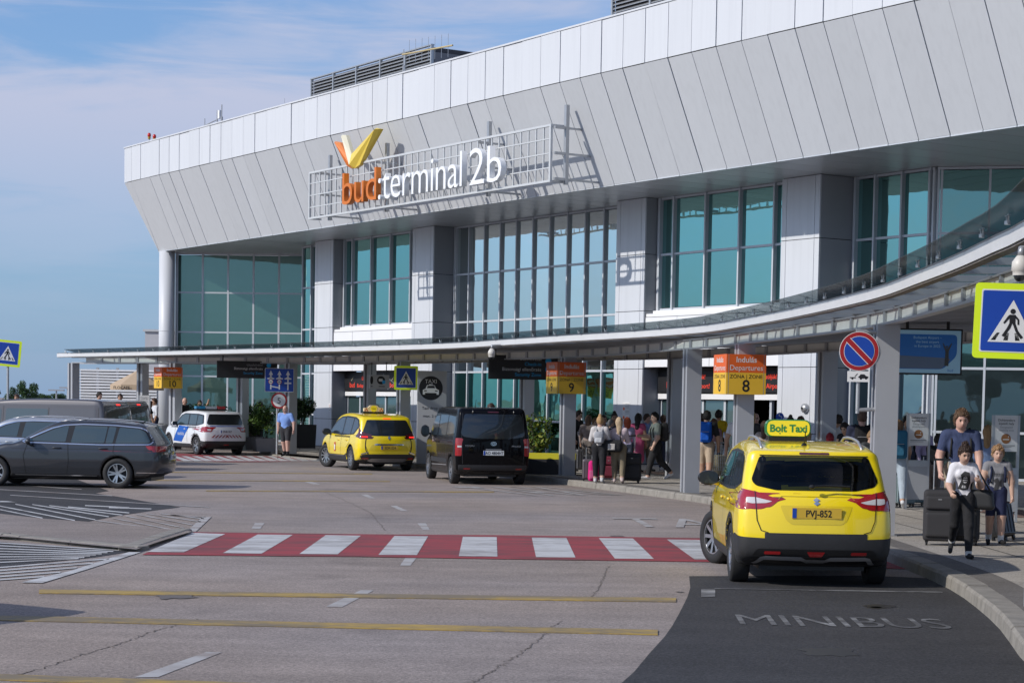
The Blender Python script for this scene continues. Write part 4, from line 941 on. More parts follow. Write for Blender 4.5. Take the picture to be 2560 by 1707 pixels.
    def cut(s, poly, axis, sg, inset=.045):
        """open the body shell behind a pane"""
        me = s.body.data; bm = bmesh.new(); bm.from_mesh(me); P = np.array(poly, float); kill = []
        C = np.array([f.calc_center_median() for f in bm.faces]); Nn = np.array([f.normal for f in bm.faces]); ab = {'x': (1, 2), 'y': (0, 2)}[axis]; ax_ = {'x': 0, 'y': 1}[axis]
        d = poly_sdf(P, C[:, ab[0]], C[:, ab[1]]); ok = (d < -inset) & (Nn[:, ax_]*sg > .12) & ((C[:, 1]*sg > 0) if axis == 'y' else ((C[:, 0] < .6) if sg < 0 else (C[:, 0] > 1.2)))
        bm.faces.ensure_lookup_table(); bmesh.ops.delete(bm, geom=[bm.faces[i] for i in np.nonzero(ok)[0]], context='FACES'); bm.to_mesh(me); bm.free()
    def seats(s, xs, mt, z=.55):
        for x in xs:
            for y in ((.36, -.36) if x > .7 else (.42, 0, -.42)):
                o = rbox2('seat', (.16, .44 if x > .7 else .40, .62), .06, mt, s.E); o.location = (x, y, z+.30); o.rotation_euler = (0, R(-12), 0); o = rbox2('headrest', (.10, .26, .19), .05, mt, s.E); o.location = (x-.12, y, z+.72)
    def side(s, name, poly, mt, lvl=1, both=True, **k):
        o = None
        for sg in ((1, -1) if both else (1,)): o = s.decal(name, poly, mt, 'y', sg, lvl, **k)
        return o
    def rear(s, name, poly, mt, lvl=1, mirror=False, **k):
        o = s.decal(name, poly, mt, 'x', -1, lvl, **k)
        if mirror: s.decal(name, [(-a, b) for a, b in poly], mt, 'x', -1, lvl, **k)
        return o
    def top(s, name, poly, mt, lvl=1, **k): return s.decal(name, poly, mt, 'z', 1, lvl, **k)
    def plate(s, txt, z, mt=None, w=.52, y=0.0, blue=True, tilt=.0):
        p, n = s._hit('x', y, z, -1); q = MB(); q.box((0, 0, 0), (.012, w, .115)); o = q.build('licence_plate', mt or M_plate, s.E, (p.x-.012, y, z)); o.rotation_euler = (0, tilt, 0)
        if blue: MB().box((-.0075, w/2-.025, 0), (.002, .045, .105)).build('country_band', M_pblue, o)
        me = text_mesh(txt, .105, 0, 'CENTER', .86, .0015); t = link('lettering', me, M_ink, o); t.rotation_euler = (R(90), 0, R(-90)); t.location = (-.0085, -.02, -.038)
        return o
    def text(s, txt, axis, a, b, size, mt, sg=-1, sx=1.0, rz=0):
        p, n = s._hit(axis, a, b, sg); o = link('lettering', text_mesh(txt, size, 0, 'CENTER', sx), mt, s.E)
        if axis == 'x': o.rotation_euler = (R(90), 0, R(-90)); o.location = (p.x-.012, a, b)
        else: o.rotation_euler = (R(90), 0, R(180) if sg > 0 else 0); o.location = (a, p.y+.012*sg, b)
        return o
    def mirror(s, x, z, mt, sz=(.09, .13, .085), reach=.13, stalk=None, both=True):
        for sg in ((1, -1) if both else (1,)):
            p, _ = s._hit('y', x, z-.08, sg); c = Vector((x, p.y+sg*reach, z))
            q = MB(); q.ell((0, 0, 0), sz, 14, 10); q.v = [(max(a, -.045), b, c_) for a, b, c_ in q.v]; o = q.build('door_mirror', mt, s.E, c, smooth=True)
            MB().tube((0, 0, -.03), (.02, -sg*reach*.95, -.075), .022, .03).build('mirror_foot', stalk or mt, o)
            q = MB(); q.prism(rnd(rect(-sz[1]*.82, -sz[2]*.76, sz[1]*.82, sz[2]*.76), .04), 0, .003, lambda a, b, h_: (-.046-h_, a, b)); q.build('mirror_glass', M_cglass, o)
    def rails(s, xa, xb, y, mt, r=.014, hgt=.035):
        for sg in (1, -1):
            pts = []
            for i in range(13):
                t = i/12; x = xa+(xb-xa)*t; p, _ = s._hit('z', x, sg*y, 1); pts.append(Vector((x, sg*y, p.z+hgt*min(1, 6*min(t, 1-t)))))
            MB().path(pts, r, 8).build('roof_rail', mt, s.E, smooth=True)
    def handle(s, x, z, mt, w=.20):
        for sg in (1, -1):
            p, _ = s._hit('y', x, z, sg); q = MB(); q.ell((x, p.y+sg*.018, z), (w/2, .016, .018), 10, 8); q.build('door_handle', mt, s.E, smooth=True)
def carpaint(name, col, metal=0.0, rough=.32, flake=0.0): return mat(name, col, rough, metal, coat=1.0, coatr=.03, spec=.5, var=flake, vscale=.8)
PY = carpaint('taxi_yellow_paint', (.90, .67, .003)); PW = carpaint('police_white_paint', (.74, .75, .76)); PG = carpaint('graphite_paint', (.036, .038, .044), .45, .36); PB = mat('black_paint', (.003, .003, .004), .2, coat=.28, coatr=.02, spec=.05); PV_ = carpaint('grey_van_paint', (.060, .057, .064), .35, .38); PS = carpaint('silver_paint', (.40, .42, .45), .6, .35)
ZT_CAR = lambda zr, belt=.98, roof=.775: ([.15, .28, .45, .62, .80, belt, belt+.05, zr-.12, zr], [.93, .965, .99, 1.0, .992, .962, .93, roof+.055, roof])
PLAN = lambda x0, x1: ([x0, x0+.12, x0+.45, 0.5, 2.2, x1-.7, x1-.2, x1], [.90, .945, .985, 1.0, 1.0, .975, .90, .80])

def rbox2(name, sz, r, mt, parent, h=.035):
    hx = np.array(sz)/2
    def f(x, y, z):
        q = np.stack([np.abs(x)-hx[0]+r, np.abs(y)-hx[1]+r, np.abs(z)-hx[2]+r]); return np.sqrt((np.maximum(q, 0)**2).sum(0))+np.minimum(q.max(0), 0)-r
    V, F = surf_nets(f, -hx-.08, hx+.08, h, 1); return link(name, np_mesh(name, V, F), mt, parent)
M_clear = bpy.data.materials.new('tinted_pane'); M_clear.use_nodes = True; ns, lk = nodes_of(M_clear); ns.clear(); out = ns.new('ShaderNodeOutputMaterial'); tr = ns.new('ShaderNodeBsdfTransparent'); tr.inputs[0].default_value = (.42, .46, .46, 1); gl = ns.new('ShaderNodeBsdfGlossy'); gl.inputs['Roughness'].default_value = .01
lw = ns.new('ShaderNodeLayerWeight'); lw.inputs[0].default_value = .3; m2 = ns.new('ShaderNodeMixShader'); lk.new(lw.outputs['Fresnel'], m2.inputs[0]); lk.new(tr.outputs[0], m2.inputs[1]); lk.new(gl.outputs[0], m2.inputs[2]); lk.new(m2.outputs[0], out.inputs[0])
M_seat = mat('seat_cloth', (.022, .022, .024), .9)
# ------------------------------------------------ yellow crossover taxi in the foreground
o = [(-.60, .27), (-.77, .34), (-.82, .52), (-.80, .78), (-.755, .96), (-.70, 1.05), (-.50, 1.36), (-.46, 1.455), (-.40, 1.495), (.05, 1.555), (.6, 1.585), (1.15, 1.575), (1.55, 1.52), (1.85, 1.42), (2.55, 1.03), (3.0, .97), (3.3, .88), (3.45, .74), (3.5, .55), (3.42, .32), (3.2, .23), (1.3, .20), (-.40, .22)]
c = Car('yellow_taxi', 'yellow crossover taxi with lit roof sign parked nearest at the kerb', 'taxi', o, .885, 2.6, .335, ZT_CAR(1.57), PLAN(-.82, 3.5), PY, loc=(0, 0, 0), head=R(-1.0), steer=24, rims=(9, False), h=.026, arch=.385)
a = (G(1838, 1456)+G(2192, 1458))/2; c.E.location = (a.x+.0, a.y+.08, 0); c.E.scale = (1.018, 1.018, 1.025)
T1 = c
bump = [(-.845, .545), (-.56, .545), (-.56, .605), (.56, .605), (.56, .545), (.845, .545), (.845, .30), (.74, .26), (-.74, .26), (-.845, .30)]
c.rear('rear_bumper', bump, M_clad, 1.6, grid=.02)
c.rear('bumper_recess', rnd([(-.64, .43), (.64, .43), (.72, .30), (.60, .255), (-.60, .255), (-.72, .30)], .04), M_trim, 2)
c.rear('skid_plate', [(-.68, .262), (-.60, .345), (-.54, .358), (-.16, .352), (-.10, .325), (.10, .325), (.16, .352), (.54, .358), (.60, .345), (.68, .262), (.62, .262), (.56, .318), (.16, .312), (.09, .285), (-.09, .285), (-.16, .312), (-.56, .318), (-.62, .262)], M_silver, 4, thick=.012)
for y0, y1 in ((-.56, -.385), (.385, .56)): c.rear('bumper_reflector', rnd(rect(y0, .372, y1, .405), .012), M_refl, 4)
c.rear('fog_lamp', rnd([(-.10, .405), (.10, .405), (.065, .35), (-.065, .35)], .012), M_refl, 4)
RW = rnd([(-.60, 1.432), (.60, 1.432), (.70, 1.17), (.655, 1.11), (.44, 1.065), (-.44, 1.065), (-.655, 1.11), (-.70, 1.17)], .035)
c.rear('rear_window', RW, M_clear, 2); c.ring('window_frit', RW, .085, M_trim, 'x', -1, 1)
WS = [(-.62, 1.44), (.62, 1.44), (.72, 1.10), (-.72, 1.10)]; c.decal('windscreen', rnd(WS, .05), M_clear, 'x', 1, 1); c.cut(RW, 'x', -1, .05); c.cut(WS, 'x', 1, .02)
b = MB(); b.b2((-.45, -.74, .50), (2.2, .74, .54)); b.b2((2.0, -.70, .54), (2.45, .70, .98)); b.build('cabin_floor', M_seat, c.E); c.seats((.18, 1.15), M_seat)
for sg in (1, -1): MB().b2((-.30, sg*.70-.02, .54), (2.1, sg*.70+.02, 1.04)).build('door_lining', M_seat, c.E)
q = MB(); q.lathe([(.175, -.012), (.19, 0), (.175, .012), (.16, 0), (.175, -.012)], (0, 0, 0), 20, Matrix.Rotation(R(70), 3, 'Y')); q.build('steering_wheel', M_trim, c.E, (1.75, .36, .98))
c.rear('spoiler_edge', stroke([(-.60, 1.440), (.60, 1.440)], .010), M_seam, 2)
c.rear('brake_light', rnd(rect(-.165, 1.452, .165, 1.476), .012), M_lensd, 2)
for sg in (1, -1):
    L1 = c.rear('tail_light', rnd([(sg*.875, 1.03), (sg*.80, 1.075), (sg*.645, 1.045), (sg*.40, .965), (sg*.50, .885), (sg*.66, .868), (sg*.80, .85), (sg*.86, .86)], .025), M_lens, 2)
    c.rear('reverse_lamp', rnd([(sg*.76, .985), (sg*.66, .985), (sg*.48, .945), (sg*.55, .925), (sg*.70, .918), (sg*.76, .93)], .015), M_lensw, 3, parent=L1)
    c.rear('lamp_gap', stroke([(sg*.665, 1.05), (sg*.655, .87)], .012), M_lensd, 4, parent=L1)
    c.rear('shut_line', stroke([(sg*.655, .868), (sg*.645, .74), (sg*.60, .63), (sg*.52, .606)], .010), M_seam, 2)
    c.side('tail_light', rnd([(-.74, 1.03), (-.44, 1.055), (-.36, 1.02), (-.56, .90), (-.74, .85)], .03), M_lens, 2, both=False) if sg > 0 else c.decal('tail_light', rnd([(-.74, 1.03), (-.44, 1.055), (-.36, 1.02), (-.56, .90), (-.74, .85)], .03), M_lens, 'y', -1, 2)
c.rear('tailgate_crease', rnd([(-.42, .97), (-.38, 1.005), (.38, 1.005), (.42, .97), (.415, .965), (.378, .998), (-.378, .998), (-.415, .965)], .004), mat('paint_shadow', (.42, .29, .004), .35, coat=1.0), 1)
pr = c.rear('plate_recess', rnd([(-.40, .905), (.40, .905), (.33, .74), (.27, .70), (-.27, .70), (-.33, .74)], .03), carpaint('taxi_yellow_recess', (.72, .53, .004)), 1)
c.plate('PVJ-852', .825, M_platey, .54)
c.rear('emblem', [(-.038, .965), (.0, .993), (.038, .965), (.012, .945), (.034, .93), (.0, .903), (-.036, .932), (-.010, .95)], M_chrome, 3, grid=.02)
q = MB(); q.path([(-.80, .06, 1.115), (-.775, -.10, 1.125), (-.765, -.36, 1.118)], .012); q.ell((-.80, .06, 1.112), (.03, .035, .025)); q.build('rear_wiper', M_trim, c.E)
cl = [(-.785, .30), (-.785, .545), (-.46, .585)]+[(.455*math.cos(R(t)), .335+.455*math.sin(R(t))) for t in range(150, -1, -12)]+[(.48, .36), (2.12, .36)]+[(2.6+.455*math.cos(R(t)), .335+.455*math.sin(R(t))) for t in range(180, 20, -12)]+[(3.1, .5), (3.4, .45), (3.35, .25), (2.95, .22), (2.3, .22), (.3, .22), (-.3, .235), (-.6, .27)]
c.side('side_cladding', cl, M_clad, 1.6, grid=.024)
win = rnd([(-.42, 1.13), (-.18, 1.40), (.10, 1.47), (.8, 1.49), (1.35, 1.46), (1.62, 1.38), (2.22, 1.07), (2.1, 1.03), (.8, 1.02), (.1, 1.04)], .04)
c.side('side_window', win, M_trim, 1)
for pw in ([(-.33, 1.13), (-.14, 1.37), (.02, 1.43), (.10, 1.08)], [(.14, 1.07), (.10, 1.44), (.72, 1.455), (.76, 1.05)], [(.86, 1.05), (.83, 1.455), (1.32, 1.435), (1.58, 1.355), (2.10, 1.07)]): c.side('side_window', rnd(pw, .03), M_cglass, 2)
for l in ([(.82, 1.02), (.80, .5), (.82, .36)], [(.02, 1.03), (.05, .8), (.36, .62)], [(2.05, 1.02), (2.12, .8), (2.08, .36)]): c.side('shut_line', stroke(l, .010), M_seam, 2)
c.handle(.30, .92, PY); c.handle(1.10, .91, PY); c.mirror(1.92, 1.10, M_trim, (.085, .135, .092), .14, PY)
c.rails(-.25, 1.35, .56, M_silver, .016, .045)
q = MB(); q.tube((0, 0, 0), (-.02, 0, .02), .035, .02); q.tube((-.02, 0, .02), (-.10, 0, .16), .006); p, _ = c._hit('z', .0, -.02, 1); q.build('aerial', M_trim, c.E, (-.05, .06, p.z-.005))
# roof sign
p, _ = c._hit('z', .62, 0, 1)
RS = empty('roof_sign', (0, 0, 0)); RS.parent = c.E; RS.location = (.62, 0.17, p.z+.015)
for k_ in ('label', 'category'): 
    if k_ in RS: del RS[k_]
M_bg = mat('sign_green', (.02, .22, .06), .35, coat=.5); M_by = mat('roof_sign_yellow', (.80, .66, .02), .3, emit=(.8, .66, .02), estr=.12, coat=.5)
q = MB(); q.prism(rnd(rect(-.26, .03, .26, .23), .085, 8), -.08, .08, lambda a, b, h_: (h_, a, b)); q.build('sign_box', M_bg, RS)
for sg in (-1, 1):
    q = MB(); q.prism(rnd(rect(-.246, .042, .246, .218), .08, 8), 0, .01, lambda a, b, h_: (sg*(.081+h_), a, b)); q.build('sign_face', M_by, RS)
t = link('lettering', text_mesh('Bolt Taxi', .118, 0, 'CENTER', 1.0, .004), M_bg, RS); t.rotation_euler = (R(90), 0, R(-90)); t.location = (-.0935, 0, .090)
t = link('lettering', mesh('dot', [(-.0935, .098+.008*math.cos(v), .071+.008*math.sin(v)) for v in np.linspace(0, 5.9, 12)], [tuple(range(12))]), M_bg, RS)
MB().b2((-.08, -.22, -.02), (.08, .22, .045)).build('sign_foot', M_trim, RS)
# ------------------------------------------------ yellow people-carrier taxi with its wheels turned
o = [(-.74, .30), (-.92, .38), (-.98, .58), (-.965, .85), (-.925, 1.02), (-.74, 1.42), (-.66, 1.54), (-.58, 1.585), (-.15, 1.64), (.6, 1.68), (1.3, 1.665), (1.9, 1.55), (2.9, 1.10), (3.45, .96), (3.72, .80), (3.85, .55), (3.80, .33), (3.6, .25), (1.4, .22), (-.5, .24)]
c = Car('yellow_taxi', 'yellow people carrier taxi with checkered roof lamp, front wheels turned', 'taxi', o, .935, 2.88, .355, ZT_CAR(1.66, 1.02), PLAN(-.98, 3.85), PY, head=R(20.5), steer=22, rims=(10, False), arch=.405, rear_c=.20)
a = (G(878, 1174)+G(1020, 1176))/2; c.E.location = (a.x, a.y, 0)
c.rear('rear_window', rnd([(-.60, 1.50), (.60, 1.50), (.76, 1.14), (.70, 1.05), (.40, 1.03), (-.40, 1.03), (-.70, 1.05), (-.76, 1.14)], .05), M_cglass, 1)
c.rear('rear_bumper', [(-.84, .46), (-.70, .50), (.70, .50), (.84, .46), (.84, .30), (.70, .25), (-.70, .25), (-.84, .30)], M_clad, 1)
c.rear('skid_plate', rnd([(-.62, .31), (-.52, .37), (.52, .37), (.62, .31), (.50, .27), (-.50, .27)], .03), M_silver, 2)
c.rear('brake_light', rnd(rect(-.12, 1.525, .12, 1.55), .01), M_lamp, 2)
for sg in (1, -1):
    c.rear('tail_light', rnd([(sg*.90, 1.08), (sg*.80, 1.06), (sg*.45, 1.00), (sg*.52, .945), (sg*.86, .945)], .02), M_lensd, 2)
    c.rear('brake_lamp', rnd(rect(min(sg*.63, sg*.80), .98, max(sg*.63, sg*.80), 1.02), .008), M_lamp, 3)
    c.rear('bumper_reflector', rnd(rect(min(sg*.60, sg*.78), .345, max(sg*.60, sg*.78), .40), .012), M_refl, 3)
    c.rear('chrome_trim', stroke([(sg*.82, .495), (sg*.62, .56)], .03), M_chrome, 2)
    c.rear('shut_line', stroke([(sg*.68, 1.03), (sg*.70, .75), (sg*.62, .52)], .012), M_seam, 1)
c.side('tail_light', rnd([(-.88, 1.05), (-.66, 1.22), (-.52, 1.36), (-.60, 1.14), (-.46, 1.00), (-.88, .955)], .02), M_lensd, 2)
c.side('shut_line', stroke([(-.86, 1.02), (-.9, .5)], .01), M_seam, 1)
c.rear('chrome_trim', rnd([(-.46, .775), (-.40, .805), (.40, .805), (.46, .775), (.40, .76), (-.40, .76)], .012), M_chrome, 3)
c.rear('emblem', [(-.045, .975), (0, 1.045), (.045, .975), (0, .905)], M_chrome, 3, grid=.02)
c.plate('EDK-524', .69, M_platey)
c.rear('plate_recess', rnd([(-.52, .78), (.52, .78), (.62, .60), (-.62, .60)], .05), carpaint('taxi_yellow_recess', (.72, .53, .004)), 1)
c.side('side_window', rnd([(-.62, 1.30), (-.46, 1.50), (-.1, 1.57), (.8, 1.60), (1.4, 1.575), (1.8, 1.48), (2.62, 1.10), (2.45, 1.06), (1.0, 1.02), (-.20, 1.06)], .05), M_trim, 1)
for pw in ([(-.52, 1.30), (-.38, 1.47), (-.04, 1.53), (.10, 1.08), (-.16, 1.10)], [(.18, 1.07), (.05, 1.53), (.86, 1.56), (.95, 1.05)], [(1.05, 1.05), (.98, 1.56), (1.40, 1.53), (1.75, 1.44), (2.42, 1.11)]): c.side('side_window', rnd(pw, .03), M_cglass, 2)
for l in ([(1.0, 1.02), (.98, .6), (1.0, .36)], [(.08, 1.04), (.12, .82), (.42, .66)], [(2.3, 1.05), (2.35, .8), (2.25, .36)]): c.side('shut_line', stroke(l, .012), M_seam, 2)
c.side('side_cladding', [(.40, .50), (.62, .44), (2.35, .44), (2.46, .50), (2.5, .25), (.35, .25)], M_clad, 1)
c.side('chrome_trim', stroke([(.66, .415), (2.3, .415)], .022), M_chrome, 3)
for k in range(20):
    x = .12+k*.082; c.side('check_mark', [(x, .965), (x+.042, .965), (x+.055, 1.015), (x+.013, 1.015)], M_ink, 3)
c.side('logo_patch', rnd(rect(1.56, .52, 1.72, .80), .05), mat('logo_red', (.55, .05, .04), .4), 3); c.side('logo_patch', rnd(rect(1.585, .56, 1.695, .73), .04), M_plate, 4)
c.handle(.42, .88, PY); c.handle(1.3, .87, PY); c.mirror(2.22, 1.10, M_trim, (.09, .14, .10), .15)
p, _ = c._hit('z', .75, 0, 1); RS = bpy.data.objects.new('roof_lamp', None); COL.objects.link(RS); RS.parent = c.E; RS.location = (.75, 0, p.z)
MB().b2((-.06, -.32, .0), (.06, .32, .05)).build('sign_foot', M_trim, RS)
M_chk = mat('check_cream', (.72, .60, .40), .4, emit=(.8, .6, .3), estr=.06)
q = MB(); q.prism(rnd([(-.30, .05), (.30, .05), (.30, .16), (.17, .17), (.10, .24), (-.10, .24), (-.17, .17), (-.30, .16)], .03), -.055, .055, lambda a, b, h_: (h_, a, b)); q.build('sign_box', M_chk, RS)
for i in range(2):
    for j in range(3):
        for sg in (1, -1):
            if (i+j) % 2: continue
            y = sg*(.20+j*.035); MB().b2((-.058, y-.017, .062+i*.05), (-.056, y+.017, .105+i*.05)).build('check_mark', mat('check_red', (.5, .06, .04), .4), RS)
q = MB(); q.prism(circ(0, .14, .10, 20), 0, .003, lambda a, b, h_: (-.057-h_, a, b)); q.build('sign_face', M_by, RS)
t = link('lettering', text_mesh('TAXI', .06, 0, 'CENTER'), M_ink, RS); t.rotation_euler = (R(90), 0, R(-90)); t.location = (-.0615, 0, .115)

# ------------------------------------------------ black passenger van
def big_van(name, label, pnt, loc, head, wb=3.275, x1=4.15, group=None, dark=M_cglass, zr=1.93, steer=0):
    d = x1-4.15
    o = [(-.60, .31), (-.76, .38), (-.80, .62), (-.80, 1.05), (-.765, 1.45), (-.70, 1.76), (-.64, 1.86), (-.54, zr-.025), (0, zr), (1.5, zr), (2.3+d, zr-.05), (2.6+d, zr-.12), (3.5+d, 1.24), (3.95+d, 1.08), (4.12+d, .90), (4.16+d, .55), (4.08+d, .30), (3.9+d, .23), (1.5, .22), (-.4, .25)]
    zt = ([.15, .30, .5, .75, 1.0, 1.2, 1.35, zr-.15, zr], [.94, .965, .985, 1.0, 1.0, .99, .965, .90, .86])
    c = Car(name, label, 'van', o, .955, wb, .345, zt, ([-.8, -.7, -.4, .5, 2.6, x1-.6, x1-.2, x1], [.945, .98, 1, 1, 1, .97, .90, .8]), pnt, head=head, rear_c=.10, rims=(5, True), group=group, arch=.40, k=.07, steer=steer)
    c.E.location = loc; return c
a = (G(1127, 1208)+G(1305, 1210))/2
c = big_van('passenger_van', 'glossy black passenger van with red tail lights standing beside the kerb', PB, (a.x, a.y, 0), R(12.5))
c.rear('rear_window', rnd([(-.72, 1.76), (.72, 1.76), (.82, 1.28), (.76, 1.20), (.40, 1.15), (-.40, 1.15), (-.76, 1.20), (-.82, 1.28)], .05), M_cglass, 1)
c.rear('brake_light', rnd(rect(-.14, 1.80, .14, 1.825), .01), M_lensd, 2)
for sg in (1, -1):
    l = c.rear('tail_light', rnd([(sg*.915, 1.16), (sg*.79, 1.16), (sg*.80, .72), (sg*.915, .72)], .03), M_lens, 2)
    c.rear('reverse_lamp', rnd(rect(min(sg*.80, sg*.90), .93, max(sg*.80, sg*.90), .975), .012), M_lensw, 3, parent=l)
    c.rear('bumper_reflector', rnd(rect(min(sg*.58, sg*.74), .385, max(sg*.58, sg*.74), .42), .01), M_refl, 3)
    c.rear('shut_line', stroke([(sg*.76, 1.78), (sg*.80, 1.2), (sg*.77, .52)], .010), mat('van_gap', (.03, .03, .032), .4), 1)
    q = MB(); q.ell((0, 0, 0), (.05, .018, .06)); p, _ = c._hit('x', sg*.52, 1.80, -1); q.build('hinge', M_trim, c.E, (p.x-.01, sg*.52, 1.80))
c.side('tail_light', rnd(rect(-.74, .72, -.64, 1.16), .03), M_lens, 2)
c.rear('rear_bumper', rnd([(-.88, .50), (.88, .50), (.86, .31), (-.86, .31)], .03), M_clad, 1)
c.plate('AO 4804HT', .80, M_plate, .52)
c.rear('chrome_trim', rnd(rect(-.20, .875, .20, .895), .005), M_silver, 2)
for ex in (.075, .042): c.rear('emblem', stroke(circ(0, 1.03, ex, 24, ry=ex*.66), .010, True) if False else [(ex*math.cos(t), 1.03+ex*.66*math.sin(t)) for t in np.linspace(0, 6.2, 24)]+[((ex-.011)*math.cos(t), 1.03+(ex*.66-.011)*math.sin(t)) for t in np.linspace(6.2, 0, 24)], M_chrome, 3, grid=.02)
c.text('TOYOTA', 'x', .60, .95, .06, M_chrome); c.text('PROACE', 'x', -.58, .95, .06, M_chrome)
c.side('side_window', rnd([(-.50, 1.28), (-.46, 1.70), (.55, 1.72), (.55, 1.22)], .06), M_cglass, 1); c.side('side_window', rnd([(.62, 1.22), (.62, 1.72), (1.72, 1.72), (1.72, 1.20)], .06), M_cglass, 1); c.side('side_window', rnd([(1.82, 1.20), (1.82, 1.70), (2.35, 1.68), (3.15, 1.18)], .05), M_cglass, 1)
for l in ([(.58, 1.75), (.58, .35)], [(1.77, 1.75), (1.77, .35)], [(2.95, 1.15), (2.95, .4)]): c.side('shut_line', stroke(l, .012), mat('van_gap', (.03, .03, .032), .4), 1)
c.side('side_rub_strip', rnd(rect(.50, .50, 2.75, .62), .03), M_clad, 1); c.side('chrome_trim', stroke([(.55, .46), (2.7, .42)], .02), M_silver, 2)
c.handle(1.62, 1.02, PB, .16); c.handle(1.95, 1.02, PB, .16); c.mirror(2.85, 1.28, M_trim, (.10, .12, .16), .16)
q = MB(); p, _ = c._hit('z', .6, .2, 1); q.tube((.6, .2, p.z), (.5, .2, p.z+.18), .006); q.build('aerial', M_trim, c.E)

# ------------------------------------------------ police car
o = [(-.62, .30), (-.77, .40), (-.80, .6), (-.79, .88), (-.75, 1.04), (-.65, 1.38), (-.58, 1.52), (-.48, 1.565), (0, 1.60), (.8, 1.615), (1.4, 1.57), (1.62, 1.49), (2.2, 1.10), (2.95, 1.03), (3.25, .92), (3.36, .62), (3.3, .37), (3.1, .27), (1.2, .24), (-.4, .26)]
c = Car('police_car', 'white police car with blue stripes and a light bar on its roof', 'police car', o, .8875, 2.5, .34, ZT_CAR(1.60, 1.03, .80), PLAN(-.8, 3.36), PW, head=R(33), rims=(5, True), arch=.395, rear_c=.16, h=.03)
a = G(560, 1132); c.E.location = (a.x+.15, a.y-2.6, 0)
c.rear('rear_window', rnd([(-.60, 1.49), (.60, 1.49), (.72, 1.16), (.66, 1.10), (-.66, 1.10), (-.72, 1.16)], .05), M_cglass, 1)
c.rear('rear_bumper', [(-.80, .52), (.80, .52), (.80, .32), (.7, .27), (-.7, .27), (-.80, .32)], M_clad, 1)
for sg in (1, -1):
    l = c.rear('tail_light', rnd([(sg*.86, 1.02), (sg*.74, 1.05), (sg*.52, .97), (sg*.56, .87), (sg*.86, .83)], .03), M_lens, 2); c.rear('reverse_lamp', rnd([(sg*.72, .96), (sg*.58, .94), (sg*.60, .89), (sg*.72, .90)], .01), M_lensw, 3, parent=l)
c.side('tail_light', rnd([(-.74, 1.03), (-.42, 1.0), (-.52, .88), (-.74, .84)], .03), M_lens, 2)
c.plate('PNR-907', .86, M_plate); c.rear('blue_strip', rect(-.62, 1.045, .62, 1.07), mat('police_blue', (.005, .09, .42), .35), 2)
for k in range(10):
    y = -.62+k*.128; c.rear('warning_chevron', [(y, .64), (y+.06, .64), (y+.11*(1 if k > 4 else -1)*-1+.06, .74), (y+.11*(1 if k > 4 else -1)*-1, .74)], mat('chevron_red', (.28, .02, .02), .4), 2)
c.rear('bumper_reflector', rect(-.10, .36, .10, .40), M_refl, 2)
c.side('side_window', rnd([(-.52, 1.14), (-.46, 1.46), (.0, 1.50), (1.2, 1.51), (1.5, 1.44), (2.02, 1.10), (1.9, 1.06), (0, 1.06)], .05), M_trim, 1)
for pw in ([(-.44, 1.14), (-.38, 1.42), (.0, 1.45), (.04, 1.10)], [(.10, 1.10), (.08, 1.46), (.70, 1.47), (.73, 1.10)], [(.82, 1.10), (.80, 1.47), (1.2, 1.47), (1.45, 1.40), (1.88, 1.11)]): c.side('side_window', rnd(pw, .03), M_cglass2, 2)
MPB = mat('police_blue', (.005, .09, .42), .35)
c.side('blue_panel', [(.62, 1.02), (1.55, 1.05), (2.02, .48), (1.25, .45)], MPB, 2)
for k in range(9): x = .02+k*.09; c.side('check_mark', [(x, .97), (x+.05, .97), (x+.08, 1.04), (x+.03, 1.04)], M_ink, 2)
for k in range(7): x = 1.66+k*.09; c.side('check_mark', [(x, .97), (x+.05, .97), (x+.08, 1.03), (x+.03, 1.03)], M_ink, 2)
c.text('RENDŐRSÉG', 'y', 1.30, .70, .13, M_plate, 1, .8)
for l in ([(.76, 1.04), (.76, .45)], [(.05, 1.04), (.1, .8), (.4, .68)], [(1.85, 1.04), (1.9, .5)]): c.side('shut_line', stroke(l, .012), M_seam, 3)
c.side('side_cladding', [(-.75, .33), (-.75, .50), (-.45, .52)]+[(.45*math.cos(R(t)), .34+.45*math.sin(R(t))) for t in range(155, -1, -15)]+[(.5, .40), (2.0, .40)]+[(2.5+.45*math.cos(R(t)), .34+.45*math.sin(R(t))) for t in range(180, 20, -15)]+[(3.1, .5), (3.0, .27), (-.5, .27)], M_clad, 1)
c.handle(.24, .93, PW); c.handle(1.0, .93, PW); c.mirror(1.72, 1.13, PW, (.08, .12, .09), .13, M_trim)
LB = bpy.data.objects.new('light_bar', None); COL.objects.link(LB); LB.parent = c.E; LB.location = (.72, 0, 1.62)
MB().b2((-.11, -.58, 0), (.11, .58, .05)).build('bar_base', M_trim, LB)
for y0, y1, m_ in ((.22, .58, mat('blue_beacon', (.02, .22, .40), .15, coat=1)), (-.24, .20, mat('beacon_clear', (.42, .45, .48), .2, coat=1)), (-.58, -.26, mat('red_beacon', (.40, .02, .02), .15, coat=1))):
    q = MB(); q.prism(rnd(rect(y0, .05, y1, .155), .03), -.10, .10, lambda a, b, h_: (h_, a, b)); q.build('beacon', m_, LB)

